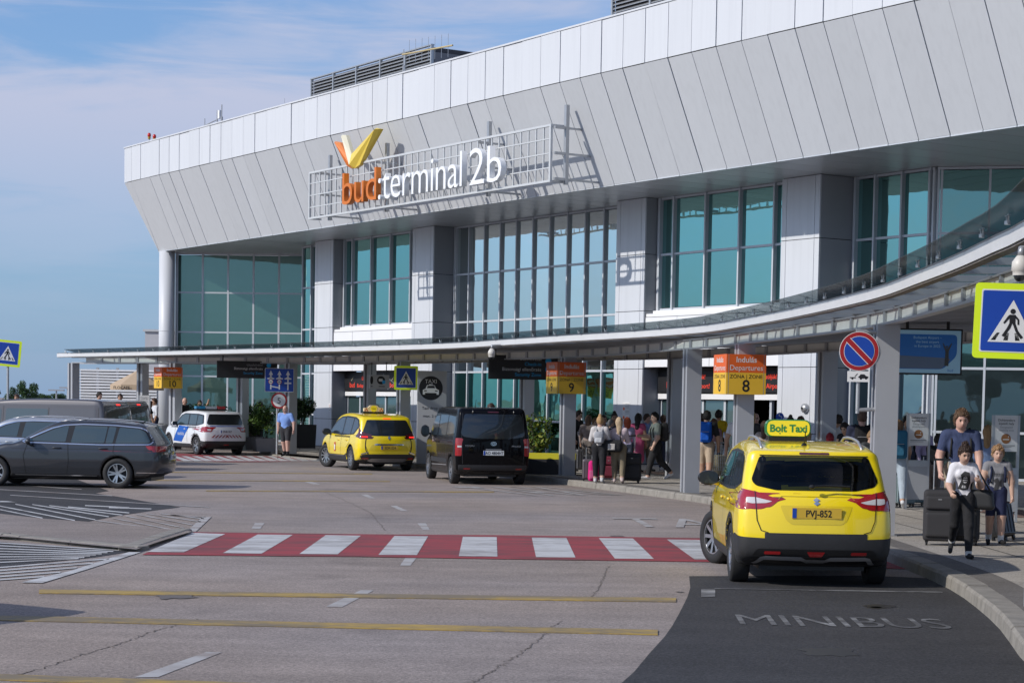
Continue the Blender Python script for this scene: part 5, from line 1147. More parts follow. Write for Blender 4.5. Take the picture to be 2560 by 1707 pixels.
# ------------------------------------------------ estate cars on the left
def estate(name, label, pnt, loc, head, plate):
    o = [(-.84, .30), (-1.0, .37), (-1.05, .55), (-1.035, .76), (-.985, .94), (-.93, 1.03), (-.70, 1.33), (-.64, 1.395), (-.52, 1.425), (.0, 1.47), (.7, 1.495), (1.2, 1.475), (1.5, 1.42), (2.42, 1.02), (2.9, .95), (3.4, .83), (3.62, .69), (3.71, .5), (3.65, .3), (3.4, .21), (1.3, .19), (-.5, .22)]
    c = Car(name, label, 'estate car', o, .915, 2.79, .335, ZT_CAR(1.48, .96, .77), PLAN(-1.05, 3.71), pnt, head=head, rims=(5, True), arch=.378, rear_c=.20, h=.028)
    c.E.location = loc
    c.side('window_trim', rnd([(-.80, 1.05), (-.64, 1.30), (-.50, 1.365), (.1, 1.41), (.8, 1.425), (1.22, 1.40), (1.5, 1.33), (2.18, 1.025), (2.1, .985), (.4, .955), (-.72, .975)], .06), M_chrome, 1)
    c.side('side_window', rnd([(-.775, 1.05), (-.625, 1.28), (-.49, 1.342), (.1, 1.388), (.8, 1.402), (1.21, 1.378), (1.48, 1.31), (2.13, 1.022), (2.08, 1.008), (.4, .978), (-.70, .998)], .055), M_trim, 2)
    for pw in ([(-.72, 1.05), (-.60, 1.26), (-.48, 1.32), (-.02, 1.355), (.06, 1.00), (-.67, 1.015)], [(.12, 1.00), (.05, 1.36), (.22, 1.37), (.28, 1.00)], [(.31, 1.00), (.25, 1.37), (.98, 1.382), (1.06, 1.00)], [(1.18, 1.01), (1.12, 1.375), (1.22, 1.36), (1.46, 1.29), (2.02, 1.03)]): c.side('side_window', rnd(pw, .035), M_cglass2, 3)
    for l in ([(1.12, .97), (1.10, .6), (1.14, .30)], [(.08, .97), (.10, .80), (.0, .72), (.38, .40)], [(2.02, 1.0), (2.12, .7), (2.06, .30)]): c.side('shut_line', stroke(l, .010), M_seam, 2)
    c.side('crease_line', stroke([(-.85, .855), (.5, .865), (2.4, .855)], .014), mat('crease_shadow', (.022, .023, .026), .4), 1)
    c.side('chrome_trim', stroke([(.46, .275), (2.3, .275)], .016), M_chrome, 2); c.side('chrome_trim', stroke([(-.95, .36), (-.42, .36)], .016), M_chrome, 2)
    c.side('sill', [(.44, .25), (2.35, .25), (2.3, .19), (.46, .20)], M_trim, 1)
    for sg in (1, -1): c.rear('tail_light', rnd([(sg*.90, .96), (sg*.42, .93), (sg*.45, .84), (sg*.90, .82)], .02), M_lens, 2)
    c.side('tail_light', rnd([(-.98, .95), (-.62, .955), (-.70, .87), (-.98, .835)], .02), M_lens, 2)
    c.rear('rear_window', rnd([(-.56, 1.36), (.56, 1.36), (.70, 1.08), (-.70, 1.08)], .05), M_cglass, 1); c.side('rear_window', rnd([(-.86, 1.07), (-.66, 1.33), (-.61, 1.32), (-.76, 1.05)], .02), M_cglass, 2)
    c.rear('emblem', circ(0, .885, .06, 20), M_chrome, 2, grid=.02); c.plate(plate, .70, M_plate); c.rear('rear_bumper', rnd([(-.80, .36), (.80, .36), (.74, .26), (-.74, .26)], .03), M_clad, 1)
    c.rear('shut_line', stroke([(-.72, .80), (-.68, .56), (.68, .56), (.72, .80)], .010), M_seam, 1)
    c.handle(.32, .885, pnt, .21); c.handle(1.36, .885, pnt, .21); c.mirror(1.95, 1.02, pnt, (.09, .125, .085), .13); c.rails(-.55, 1.35, .60, M_silver, .014, .03)
    p, _ = c._hit('z', -.35, 0, 1); q = MB(); q.tube((-.30, 0, p.z-.01), (-.42, 0, p.z+.05), .028, .008); q.build('aerial', M_trim, c.E)
    return c
a = G(292, 1221); EST = estate('estate_car', 'dark grey estate car with chrome window trim passing in front, nearest on the left', PG, (a.x+.05, a.y+.92, 0), R(87), 'SPG-611')
a = at_depth(150, 1100, 49.5); estate('estate_car', 'silver estate car half hidden behind the dark grey estate', PS, (-11.1, 49.3, 0), R(86), 'RKA-204')
# ------------------------------------------------ vans on the left
def long_van(label, loc, head, pnt, cargo=True):
    c = big_van('delivery_van', label, pnt, loc, head, 3.5, 4.55, 'vans parked on the left', zr=1.96)
    gap = mat('van_seam', (.03, .03, .033), .5)
    c.side('side_window', rnd([(1.02, 1.10), (1.02, 1.68), (2.32, 1.68), (2.32, 1.08)], .07), M_cglass2, 1); c.side('side_panel_recess', rnd([(-.45, 1.04), (-.45, 1.70), (.96, 1.70), (.96, 1.04)], .08), carpaint('van_panel_paint', (.055, .057, .068), .4, .42), 1)
    c.side('side_window', rnd([(2.46, 1.10), (2.46, 1.66), (2.85, 1.64), (3.5, 1.16), (3.45, 1.08)], .05), M_cglass2, 1)
    for l in ([(2.40, 1.75), (2.40, .35)], [(1.0, 1.72), (1.0, .35)], [(-.52, 1.74), (-.52, .45)], [(3.3, 1.1), (3.3, .5)]): c.side('shut_line', stroke(l, .012), gap, 2)
    c.side('side_rub_strip', rnd(rect(.5, .48, 3.0, .58), .03), M_clad, 1)
    for sg in (1, -1):
        c.rear('rear_window', rnd([(sg*.05, 1.70), (sg*.70, 1.70), (sg*.76, 1.18), (sg*.05, 1.18)], .05), M_cglass, 1); c.rear('tail_light', rnd([(sg*.92, 1.25), (sg*.83, 1.25), (sg*.83, .80), (sg*.92, .80)], .02), M_lens, 2)
    c.side('tail_light', rnd(rect(-.76, .80, -.68, 1.25), .02), M_lens, 2); c.rear('brake_light', rnd(rect(-.12, 1.80, .12, 1.84), .01), M_lamp, 2); c.rear('shut_line', stroke([(0, 1.8), (0, .5)], .012), gap, 2)
    c.rear('rear_bumper', rnd([(-.88, .52), (.88, .52), (.86, .32), (-.86, .32)], .03), M_clad, 1); c.plate('NZH-318', .72, M_plate); c.mirror(3.3, 1.26, M_trim, (.10, .12, .17), .16); c.handle(2.2, .98, M_trim); return c
long_van('grey panel van with one side window parked behind the estates', (-11.75, 55.0, 0), R(75), PV_)
long_van('dark van with its roof showing just beyond the grey panel van', (-12.1, 59.8, 0), R(75), PG)

# the car beyond the left edge whose shadow reaches into the picture
k_ = copy_tree(EST.E); k_.location = (-6.75, 16.8, 0); k_.rotation_euler = (0, 0, R(90+62)); k_['label'] = 'estate car beyond the left edge whose shadow falls on the road'
# ================================================================== people
SKIN = {'fair': (.52, .33, .25), 'tan': (.42, .25, .17), 'olive': (.46, .29, .20), 'brown': (.22, .12, .08), 'pink': (.56, .34, .27)}
def cloth(col, name=None): return mat(name or 'cloth_%02x%02x%02x' % tuple(int(min(.99, c_)*255) for c_ in col), col, .85, var=.12, vscale=9, spec=.2, bump=.9, bscale=13, stretch=(1, 1, .55))
def skinmat(k): return mat('skin_'+k, SKIN[k], .5, var=.05, vscale=14, spec=.35)
def hairmat(col): return mat('hair_%02x%02x%02x' % tuple(int(c_*255) for c_ in col), col, .55, var=.35, vscale=60, stretch=(1, 1, .12), spec=.35, bump=.8, bscale=90)
def rx(v, a): c_, s_ = math.cos(a), math.sin(a); return np.array([v[0], v[1]*c_-v[2]*s_, v[1]*s_+v[2]*c_])
def rzv(v, a): c_, s_ = math.cos(a), math.sin(a); return np.array([v[0]*c_-v[1]*s_, v[0]*s_+v[1]*c_, v[2]])
def caps(x, y, z, a, b, r0, r1):
    d = b-a; t = np.clip(((x-a[0])*d[0]+(y-a[1])*d[1]+(z-a[2])*d[2])/(d@d+1e-12), 0, 1)
    return np.sqrt((x-a[0]-d[0]*t)**2+(y-a[1]-d[1]*t)**2+(z-a[2]-d[2]*t)**2)-(r0+(r1-r0)*t), t
def elld(x, y, z, c_, r):
    k0 = np.sqrt(((x-c_[0])/r[0])**2+((y-c_[1])/r[1])**2+((z-c_[2])/r[2])**2); k1 = np.sqrt(((x-c_[0])/r[0]**2)**2+((y-c_[1])/r[1]**2)**2+((z-c_[2])/r[2]**2)**2); return k0*(k0-1)/np.maximum(k1, 1e-6)
PEOPLE = []
def person(label, px, fy, hy, yaw, top, bottom, skin='fair', hair=(.05, .03, .02), hs='short', shoes=(.03, .03, .03), sleeve=.55, hem=1.92, L_=(8, 6), R_=(-8, 10), la=(5, 10, 15), ra=(5, 10, 15), head=(0, 5), lean=2, build=1.0, z=.13, near=False, fem=False, socks=None, skirt=0, face=None, group=None, H=None, collar=None, loose=0.0):
    P0 = G(px, fy, z)
    if H is None: H = at_depth(px, hy, P0.y).z-z
    E = empty('person', (P0.x, P0.y, z), R(yaw), label, 'person', group)
    d2 = lambda a: math.radians(a); hw = (.052 if fem else .050)*H*build**.5; sw = (.092 if fem else .108)*H*build**.4
    B = []   # bones: a,b,r0,r1,region,flat
    kn = {}
    for sg, (hf, kf), nm in ((1, L_, 'l'), (-1, R_, 'r')):
        hip = np.array([sg*hw, 0, 0.0]); th = np.array([sg*.015*H, -math.sin(d2(hf)), -math.cos(d2(hf))]); th[0] = sg*.02; kne = hip+th/np.linalg.norm(th)*.245*H
        sh = np.array([0, -math.sin(d2(hf-kf)), -math.cos(d2(hf-kf))]); ank = kne+sh*.235*H
        fa = d2(min(60, max(-10, kf-hf if kf > hf+12 else 0))); fo = np.array([sg*.018*H, -math.cos(fa)*.105*H, -math.sin(fa)*.105*H-.022*H*math.cos(fa)]); heel = ank+np.array([0, .022*H, -.022*H])
        B += [(hip, kne, .060*H*build**.6+loose, .040*H+loose, 'thigh', 1), (kne, ank, .041*H+loose*.8, .026*H+loose*.5, 'shin', 1), (heel, ank+fo, .024*H, .018*H, 'foot', 1)]
    mz = min(min(b[0][2]-b[2], b[1][2]-b[3]) for b in B); hz_ = -mz; up = np.array([0, 0, hz_])
    B = [(a+up, b+up, r0, r1, g_, fl) for a, b, r0, r1, g_, fl in B]
    ln = lambda v: rx(v, -d2(lean))    # lean forwards (-y)
    pel = np.array([0, 0, hz_]); T = lambda v: pel+rx(np.array(v)*H, d2(lean))
    B += [(T((-.022, 0, .0)), T((.022, 0, .0)), .078*H*build**.7, .078*H*build**.7, 'pelvis', 1.25)]
    belly = .070 if fem else .076
    B += [(T((0, 0, .05)), T((0, -.004*build, .14)), belly*H*build, (belly+.004)*H*build**.8, 'torso', 1.30), (T((-.034, 0, .19)), T((.034, 0, .19)), .074*H*build**.6, .074*H*build**.6, 'torso', 1.22), (T((-sw/H*.72, .004, .262)), T((sw/H*.72, .004, .262)), .044*H, .044*H, 'torso', 1.05)]
    if fem: B += [(T((-.036, -.045, .205)), T((.036, -.045, .205)), .036*H, .036*H, 'torso', 1)]
    nb = T((0, .006, .275)); hp = d2(head[1]); hc = nb+rx(np.array([0, -.012*H, .105*H]), hp+d2(lean)*.3)
    B += [(nb, nb+(hc-nb)*.62, .036*H*(.9 if fem else 1), .032*H, 'neck', 1)]
    hands = []
    for sg, (f, ab, el) in ((1, la), (-1, ra)):
        s0 = T((sg*sw/H, .004, .262)); ud = np.array([sg*math.sin(d2(ab)), -math.sin(d2(f))*math.cos(d2(ab)), -math.cos(d2(f))*math.cos(d2(ab))]); e0 = s0+ud*.165*H
        fd = np.array([sg*math.sin(d2(ab*.3-el*.18)), -math.sin(d2(f+el)), -math.cos(d2(f+el))]); fd /= np.linalg.norm(fd); w0 = e0+fd*.140*H
        B += [(s0, e0, .036*H*build**.4+loose, .029*H+loose, 'uparm', 1), (e0, w0, .028*H+loose*.6, .019*H, 'fore', 1)]
        pd = fd; side = np.array([1.0, 0, 0]); side -= pd*(side@pd); side /= np.linalg.norm(side); nrm = np.cross(pd, side); pal = w0+pd*.045*H; hands.append(w0+pd*.07*H)
        B.append((w0+pd*.008*H, pal, .017*H, .020*H, 'hand', 1))
        fw = side if abs(nrm[0]) < .7 else side
        fw = np.array([0, -1.0, 0]) if abs(pd[1]) < .75 else np.array([0, 0, 1.0]); fw -= pd*(fw@pd); fw /= np.linalg.norm(fw); cu = np.cross(fw, pd)*(1 if sg > 0 else -1)*-1
        for q, (o_, lf) in enumerate(((.016, .040), (.0055, .045), (-.005, .042), (-.015, .034))):
            b0 = pal+fw*o_*H; b1 = b0+(pd*.8+cu*.35)*lf*.55*H; b2_ = b1+(pd*.45+cu*.75)*lf*.5*H
            B += [(b0, b1, .0070*H, .0062*H, 'hand', 1), (b1, b2_, .0062*H, .0052*H, 'hand', 1)]
        t0 = w0+pd*.015*H+fw*.014*H; B += [(t0, t0+(pd*.55+fw*.75)*.030*H, .0085*H, .0070*H, 'hand', 1), (t0+(pd*.55+fw*.75)*.030*H, t0+(pd*.95+fw*.55+cu*.3)*.045*H, .0070*H, .0058*H, 'hand', 1)]
    ch = 1.0 if H > 1.5 else 1+(1.5-H)*.55
    hr = np.array([.046, .056, .066])*H*ch; hy_ = d2(head[0])
    hd = lambda v: hc+rzv(rx(np.array(v)*H*ch, hp), hy_)
    if skirt: B.append((T((0, 0, -.02)), T((0, 0, -skirt)), .085*H, .12*H, 'skirt', 1))
    reg = ['thigh', 'shin', 'foot', 'pelvis', 'torso', 'neck', 'uparm', 'fore', 'hand', 'skirt']
    def heads(x, y, z_):
        # into the head's own axes
        q = np.stack([x-hc[0], y-hc[1], z_-hc[2]]); c_, s_ = math.cos(-hy_), math.sin(-hy_); a = q[0]*c_-q[1]*s_; b = q[0]*s_+q[1]*c_; c2, s2 = math.cos(-hp), math.sin(-hp); b, cz = b*c2-q[2]*s2, b*s2+q[2]*c2
        k = H*ch; d = elld(a, b, cz, (0, .004*k, .008*k), hr); d = smin(d, elld(a, b, cz, (0, -.016*k, -.030*k), np.array([.034, .036, .036])*k), .02*k)
        d = smin(d, elld(a, b, cz, (0, -.058*k, -.012*k), np.array([.008, .012, .014])*k), .008*k)
        for sg in (1, -1):
            d = smin(d, elld(a, b, cz, (sg*.046*k, .004*k, -.006*k), np.array([.006, .012, .018])*k), .004*k); d = smax(d, -(np.sqrt((a-sg*.018*k)**2+(b+.060*k)**2+(cz-.004*k)**2)-.010*k), .008*k)
        return d
    def f(x, y, z_):
        d = heads(x, y, z_)
        for a, b, r0, r1, g_, fl in B:
            if fl != 1:
                yy = (y-a[1])*fl+a[1]; q, _ = caps(x, yy, z_, a, np.array([b[0], (b[1]-a[1])*fl+a[1], b[2]]), r0, r1); q = q/fl**.5
            else: q, _ = caps(x, y, z_, a, b, r0, r1)
            k = .004*H if g_ == 'hand' else (.02*H if g_ in ('uparm', 'thigh', 'torso', 'pelvis', 'neck') else .010*H)
            d = smin(d, q, k)
        return d
    pts = np.array([b[0] for b in B]+[b[1] for b in B]); lo = pts.min(0)-.13*H; hi = pts.max(0)+.13*H; lo = np.minimum(lo, hc-.1*H); hi = np.maximum(hi, hc+.1*H); lo[2] = -.04; hi[2] = hc[2]+.11*H
    V, F = surf_nets(f, lo, hi, .0105 if near else .018, 2 if near else 1)
    C = V[F].mean(1); x, y, z_ = C.T
    best = heads(x, y, z_); ri = np.full(len(C), -1); tt = np.zeros(len(C))
    for a, b, r0, r1, g_, fl in B:
        if fl != 1: yy = (y-a[1])*fl+a[1]; q, t = caps(x, yy, z_, a, np.array([b[0], (b[1]-a[1])*fl+a[1], b[2]]), r0, r1); q = q/fl**.5
        else: q, t = caps(x, y, z_, a, b, r0, r1)
        u = q < best; best = np.where(u, q, best); ri = np.where(u, reg.index(g_), ri); tt = np.where(u, t, tt)
    mi = np.zeros(len(C), int)       # 0 skin 1 top 2 bottom 3 shoes 4 socks
    I = reg.index
    waist = pel[2]+.035*H
    mi[(ri == I('torso'))] = 1; mi[(ri == I('torso')) & (z_ < waist-.02*H)] = 2; mi[ri == I('pelvis')] = 2; mi[(ri == I('pelvis')) & (z_ > waist-.01*H)] = 1
    mi[(ri == I('uparm')) & (tt < min(1, sleeve*2 if sleeve < .5 else 1.01 if sleeve >= 1 else sleeve))] = 1
    if sleeve >= 1: mi[ri == I('uparm')] = 1; mi[(ri == I('fore')) & (tt < (sleeve-1)*1.02)] = 1
    mi[(ri == I('thigh')) & (tt < hem)] = 2; mi[(ri == I('shin')) & (tt < hem-1)] = 2; mi[(ri == I('foot'))] = 3; mi[(ri == I('shin')) & (tt > .93) & (hem-1 < .93)] = 3 if socks is None else 4
    if socks is not None: mi[(ri == I('shin')) & (tt > .80) & (tt > hem-1)] = 4
    mi[ri == I('skirt')] = 2
    if collar: mi[(ri == I('neck')) & (tt < .35)] = 1
    me = np_mesh('body', V, F, mi); body = link('body', me, [skinmat(skin), cloth(top), cloth(bottom), cloth(shoes), cloth(socks or (.7, .7, .7))], E)
    # hair
    k = H*ch
    if hs != 'bald':
        def hf(x, y, z2):
            q = np.stack([x-hc[0], y-hc[1], z2-hc[2]]); c_, s_ = math.cos(-hy_), math.sin(-hy_); a = q[0]*c_-q[1]*s_; b = q[0]*s_+q[1]*c_; c2, s2 = math.cos(-hp), math.sin(-hp); b, cz = b*c2-q[2]*s2, b*s2+q[2]*c2
            a, b, cz = a/k, b/k, cz/k
            th_ = .006 if hs == 'buzz' else .008 if hs == 'bun' else .012
            rip = .0022*np.sin(a*420+cz*90)*np.cos(b*310)
            d = elld(a, b, cz, (0, .006, .012), np.array([.046, .056, .066])+th_)+rip
            d = d+.004*np.sin(a*95+cz*40)*np.sin(b*80+1)*(cz > .02)
            xs_ = [-.07, -.045, -.030, -.016, .0, .018, .07]; ys_ = [.052, .046, .036, .020, .006, -.034, -.054] if hs not in ('long', 'bob') else [.046, .040, .030, .0, -.05, -.09, -.09]
            d = smax(d, np.interp(b+.010*np.abs(a)/.05, xs_, ys_)+.004*np.sin(a*170)-cz, .006)
            if hs in ('long', 'bob', 'tail', 'bun'):
                if hs == 'long': t2, _ = caps(a, b*1.5, cz, np.array([0, .045, .0]), np.array([0, .075, -.155]), .050, .036); d = smin(d, t2+rip, .02)
                if hs == 'bob': t2, _ = caps(a, b*1.3, cz, np.array([0, .02, .0]), np.array([0, .03, -.075]), .056, .050); t2 = np.maximum(t2, -b-.018); d = smin(d, t2+rip, .02)
                if hs == 'tail': t2, _ = caps(a, b, cz, np.array([0, .062, .03]), np.array([0, .085, -.09]), .022, .014); d = smin(d, t2+rip, .012)
                if hs == 'bun': t2 = elld(a, b, cz, (0, .030, .088), np.array([.026, .026, .024])); d = smin(d, t2+rip, .012)
            return d*k
        Vh, Fh = surf_nets(hf, hc-np.array([.09, .14, .23 if hs == 'long' else .15])*k, hc+np.array([.09, .16, .14])*k, .010 if near else .016)
        if len(Fh): link('hair', np_mesh('hair', Vh, Fh), hairmat(hair), E)
        if near and len(Fh):      # loose locks that break up the outline
            rng = np.random.default_rng(int(px)); q = MB(); Cn = Vh[Fh].mean(1); Nr = np.cross(Vh[Fh[:, 2]]-Vh[Fh[:, 0]], Vh[Fh[:, 3]]-Vh[Fh[:, 1]]); Nr /= np.linalg.norm(Nr, axis=1)[:, None]+1e-9
            crown = hd((0, .02, .075))
            for i in rng.choice(len(Cn), 190):
                c0, n0 = Cn[i], Nr[i]; away = c0-crown; away -= n0*(away@n0); away /= np.linalg.norm(away)+1e-6; away = away+rng.normal(size=3)*.28; away -= n0*(away@n0); away /= np.linalg.norm(away)+1e-6
                if hs == 'bun': away = -away
                ln_ = rng.uniform(.018, .036)*k; q.path([c0-away*ln_*.6, c0+n0*.0035*k, c0+away*ln_*.6+n0*.0022*k], [.0012*k, rng.uniform(.0026, .0042)*k, .0008*k], 5)
            tag(q.build('hair_locks', mat('locks_%02x%02x%02x' % tuple(int(c_*255) for c_ in hair), tuple(min(.9, c_*rng.uniform(1.15, 1.5)) for c_ in hair), .5, var=.4, vscale=30), E, smooth=True), kind='stuff')
    elif hair:
        pass
    # face
    if face is None: face = abs(((yaw+head[0]+180) % 360)-180) < 100
    if face:
        for sg in (1, -1):
            q = MB(); q.ell(hd((sg*.0185, -.0475, .004)), np.array([.0075, .005, .0045])*k, 8, 6); q.build('eye', mat('eye_dark', (.02, .015, .012), .3), E, smooth=True)
            if hs != 'bald' or True: q = MB(); q.ell(hd((sg*.0185, -.0495, .016)), np.array([.013, .004, .0028])*k, 8, 6); q.build('eyebrow', hairmat(hair or (.3, .2, .15)), E, smooth=True)
        q = MB(); q.ell(hd((0, -.0505, -.036)), np.array([.016, .004, .0038])*k, 8, 6); q.build('mouth', mat('lips', (.33, .12, .10), .5), E, smooth=True)
    r_ = dict(E=E, H=H, k=k, body=body, V=V, F=F, hd=hd, hc=hc, hands=[Vector(h) for h in hands], pel=pel, T=T, sw=sw, yaw=R(yaw), loc=Vector((P0.x, P0.y, z))); PEOPLE.append(r_)
    return r_
def world_of(p, v): return p['loc']+Matrix.Rotation(p['yaw'], 3, 'Z') @ Vector(v)
def chest_print(p, polys, mt, name='shirt_print', back=False):
    bv = BVHTree.FromPolygons([tuple(v) for v in p['V']], [tuple(q) for q in p['F']]); sgn = 1 if back else -1; b = MB()
    for po in polys:
        V, T = fill(po, grid=.02); P = []
        for a, c in V:
            h = bv.ray_cast(Vector((a, sgn*1.0, p['pel'][2]+c)), Vector((0, -sgn, 0))); P.append((h[0] or Vector((a, sgn*.1, p['pel'][2]+c)))+Vector((0, sgn*.006, 0)))
        if (P[T[0][1]]-P[T[0][0]]).cross(P[T[0][2]]-P[T[0][0]]).y*sgn < 0: T = [t[::-1] for t in T]
        b.add(P, T)
    return b.build(name, mt, p['E'])
def rbox(name, sx, sy, sz, r, mt, parent=None, h=.022, taper=0.0, bulge=0.0):
    def f(x, y, z):
        s = 1-taper*(z/sz); q = np.stack([np.abs(x)-sx/2*s+r, np.abs(y)-sy/2*s*(1-bulge*np.abs(x)/sx)+r, np.abs(z)-sz/2+r]); return np.sqrt((np.maximum(q, 0)**2).sum(0))+np.minimum(q.max(0), 0)-r
    V, F = surf_nets(f, (-sx/2-.05, -sy/2-.05, -sz/2-.05), (sx/2+.05, sy/2+.05, sz/2+.05), h); return link(name, np_mesh(name, V, F), mt, parent)
def backpack(p, label, col, col2=None, sx=.30, sz=.45, sy=.17, group=None, dz=0):
    H = p['H']; c = p['T']((0, .075, .175)); E = empty('backpack', world_of(p, (c[0], c[1]+sy*.42, c[2]+dz)), p['yaw'], label, 'backpack', group); m_ = cloth(col)
    rbox('bag_body', sx, sy, sz, .065, m_, E, bulge=.25); o = rbox('front_pocket', sx*.72, .06, sz*.42, .028, cloth(col2 or tuple(q*.8 for q in col)), E); o.location = (0, sy*.5, -sz*.20)
    q = MB(); q.path([(-sx*.3, sy*.53, .01), (sx*.3, sy*.53, .01)], .006, 6); q.build('zip', mat('zip_grey', (.35, .35, .36), .4), E)
    for sg in (1, -1):
        q = MB(); a = p['sw']*.62*sg; y0 = -sy*.42-c[1]; top_ = p['T']((0, 0, .312))[2]-c[2]-dz
        q.path([(sg*sx*.22, -sy*.35, sz*.40), (a, -c[1]-sy*.42+.01, top_), (a*1.05, -c[1]-sy*.42-.115*H*.62, top_-.10*H), (a*1.15, -c[1]-sy*.42-.06*H, top_-.21*H), (sg*sx*.42, -sy*.30, -sz*.30)], .016, 6); q.build('strap', m_, E, smooth=True)
    return E
def suitcase(label, px, py, w, h, d, col, rz=0, handle=.4, ribs=0, hard=False, tilt=0.0, z=.13, group='suitcases on the pavement', rough=None, loc=None):
    P = loc or G(px, py, z); E = empty('suitcase', (P.x, P.y, z), R(rz), label, 'suitcase', group); E.rotation_euler = (R(tilt), 0, R(rz)); m_ = mat('case_%02x%02x%02x%d' % (*[int(c*255) for c in col], hard), col, .35 if hard else .8, var=.06, vscale=6, coat=.3 if hard else 0)
    b = rbox('case_shell', w, d, h, .05, m_, E, h=.025); b.location = (0, 0, h/2+.06)
    if not hard:
        o = rbox('front_pocket', w*.84, .05, h*.48, .022, m_, E); o.location = (0, -d/2-.01, h*.34+.05); o = rbox('front_pocket', w*.84, .05, h*.26, .022, m_, E); o.location = (0, -d/2-.01, h*.78+.04)
        MB().box((0, -d/2-.038, h*.86+.03), (.05, .004, .015)).build('badge', M_silver, E)
    else:
        for k in range(ribs or 5): x = -w*.38+w*.76*k/((ribs or 5)-1); MB().b2((x-.008, -d/2-.008, .12), (x+.008, -d/2+.01, h)).build('rib', m_, E)
        MB().b2((-w/2-.003, -.008, .10), (-w/2+.01, .008, h+.02)).build('zip', M_trim, E)
    for sx in (-1, 1):
        for sy in (-1, 1):
            q = MB(); q.tube((sx*w*.38-.012, sy*d*.32, .027), (sx*w*.38+.012, sy*d*.32, .027), .027, n=12); q.b2((sx*w*.38-.02, sy*d*.32-.02, .04), (sx*w*.38+.02, sy*d*.32+.02, .07)); q.build('caster', M_trim, E)
    if handle:
        q = MB(); t = h+.06
        for sx in (-1, 1): q.tube((sx*w*.22, d*.34, t-.02), (sx*w*.22, d*.34, t+handle), .008)
        q.build('pull_rods', M_galv, E); q = MB(); q.box((0, d*.34, t+handle), (w*.52, .03, .03)); q.build('pull_handle', M_trim, E)
    MB().box((0, 0, h+.075), (w*.35, .03, .02)).build('top_grip', M_trim, E)
    return E
BLK = (.018, .018, .02); GRY = (.07, .072, .08); WHT = (.62, .62, .63); BEI = (.40, .31, .21); NAV = (.025, .035, .075)
# ---- foreground family on the right
gi = person('girl in white top and black jeans walking with a black shoulder bag', 2402, 1394, 1103, -6, (.66, .65, .69), (.028, .028, .031), 'fair', (.035, .02, .015), 'bun', (.03, .03, .032), sleeve=.92, hem=1.93, L_=(13, 5), R_=(-17, 34), la=(12, 18, 95), ra=(16, 14, 48), head=(12, 18), lean=3, build=.82, near=True, fem=True, socks=(.66, .66, .66), loose=.006)
chest_print(gi, [[(-.075, .12), (-.02, .10), (.055, .11), (.085, .20), (.06, .33), (.0, .345), (-.05, .30), (-.03, .24)]], mat('print_black', (.03, .03, .032), .8)); chest_print(gi, [circ(.012, .235, .03, 14, ry=.045), [(-.03, .13), (.03, .125), (.02, .16), (-.02, .165)]], mat('print_white', (.6, .6, .62), .8))
for sg in (1, -1):
    pass
bag = empty('shoulder_bag', world_of(gi, (gi['sw']+.10, .02, gi['pel'][2]-.02)), R(-20), 'black leather shoulder bag hanging at the walking girl\'s side', 'bag')
o = rbox('bag_body', .34, .13, .26, .05, mat('black_leather', (.02, .02, .021), .5), bag, taper=.2); o.location = (0, 0, 0)
q = MB(); q.path([(-.13, 0, .10), (-.10, -.05, .30), (-.085, -.03, gi['T']((0, 0, .30))[2]-gi['pel'][2]+.03), (.0, .04, .30), (.13, 0, .10)], .012, 6); q.build('bag_strap', M_trim, bag, smooth=True)
ma = person('tall man in navy polo shirt carrying a backpack behind the walking girl', 2393, 1348, 1021, -6, (.050, .066, .135), (.30, .25, .18), 'pink', (.10, .055, .03), 'short', (.05, .04, .03), sleeve=.75, hem=1.95, L_=(14, 10), R_=(-8, 20), la=(10, 10, 25), ra=(2, 15, 30), head=(4, 12), lean=4, build=1.06, near=True, collar=True, loose=.008)
backpack(ma, 'dark grey backpack worn by the man in the navy polo', (.03, .03, .033))
bo = person('boy in grey printed sleeveless shirt and navy shorts pulling a case', 2487, 1362, 1113, -4, (.22, .22, .24), (.022, .027, .065), 'fair', (.28, .17, .08), 'short', (.02, .02, .022), sleeve=.16, hem=.98, L_=(6, 6), R_=(-6, 9), la=(2, 14, 10), ra=(0, 14, 12), head=(0, 4), near=True, build=.88, socks=(.62, .62, .62), loose=.008)
chest_print(bo, [[(-.06, .02), (-.03, .12), (-.07, .16), (-.01, .20), (.02, .14), (.05, .18), (.06, .06), (.02, .09), (.0, .03)]], mat('print_grey', (.04, .04, .045), .8))
for i, chh in enumerate('BROOKLYN'):
    x = -.085+i*.024; chest_print(bo, [[(x, .225), (x+.016, .225), (x+.016, .232), (x+.006, .232), (x+.006, .255), (x+.016, .255), (x+.016, .262), (x, .262)]], mat('print_grey', (.04, .04, .045), .8), 'print_letter')
backpack(bo, 'navy backpack on the back of the boy in grey', (.02, .026, .06), sx=.24, sz=.34, sy=.13)
suitcase('large black soft suitcase rolling just behind the walking girl', 2348, 1362, .46, .72, .30, (.028, .027, .030), -14, .42)
suitcase('second black suitcase close behind the girl\'s legs', 2410, 1362, .40, .70, .28, (.02, .02, .022), -20, .0)
suitcase('small black trolley case tilted behind the boy', 2510, 1352, .34, .52, .24, (.018, .018, .02), 35, .48, hard=True, tilt=-14)
person('woman in loose blue denim shirt and wide trousers beside the smoking-area stand', 2463, 1283, 1062, 160, (.18, .24, .40), (.16, .20, .33), 'fair', (.30, .18, .08), 'long', WHT, sleeve=1.7, hem=1.97, L_=(14, 6), R_=(-12, 14), fem=True, loose=.02)
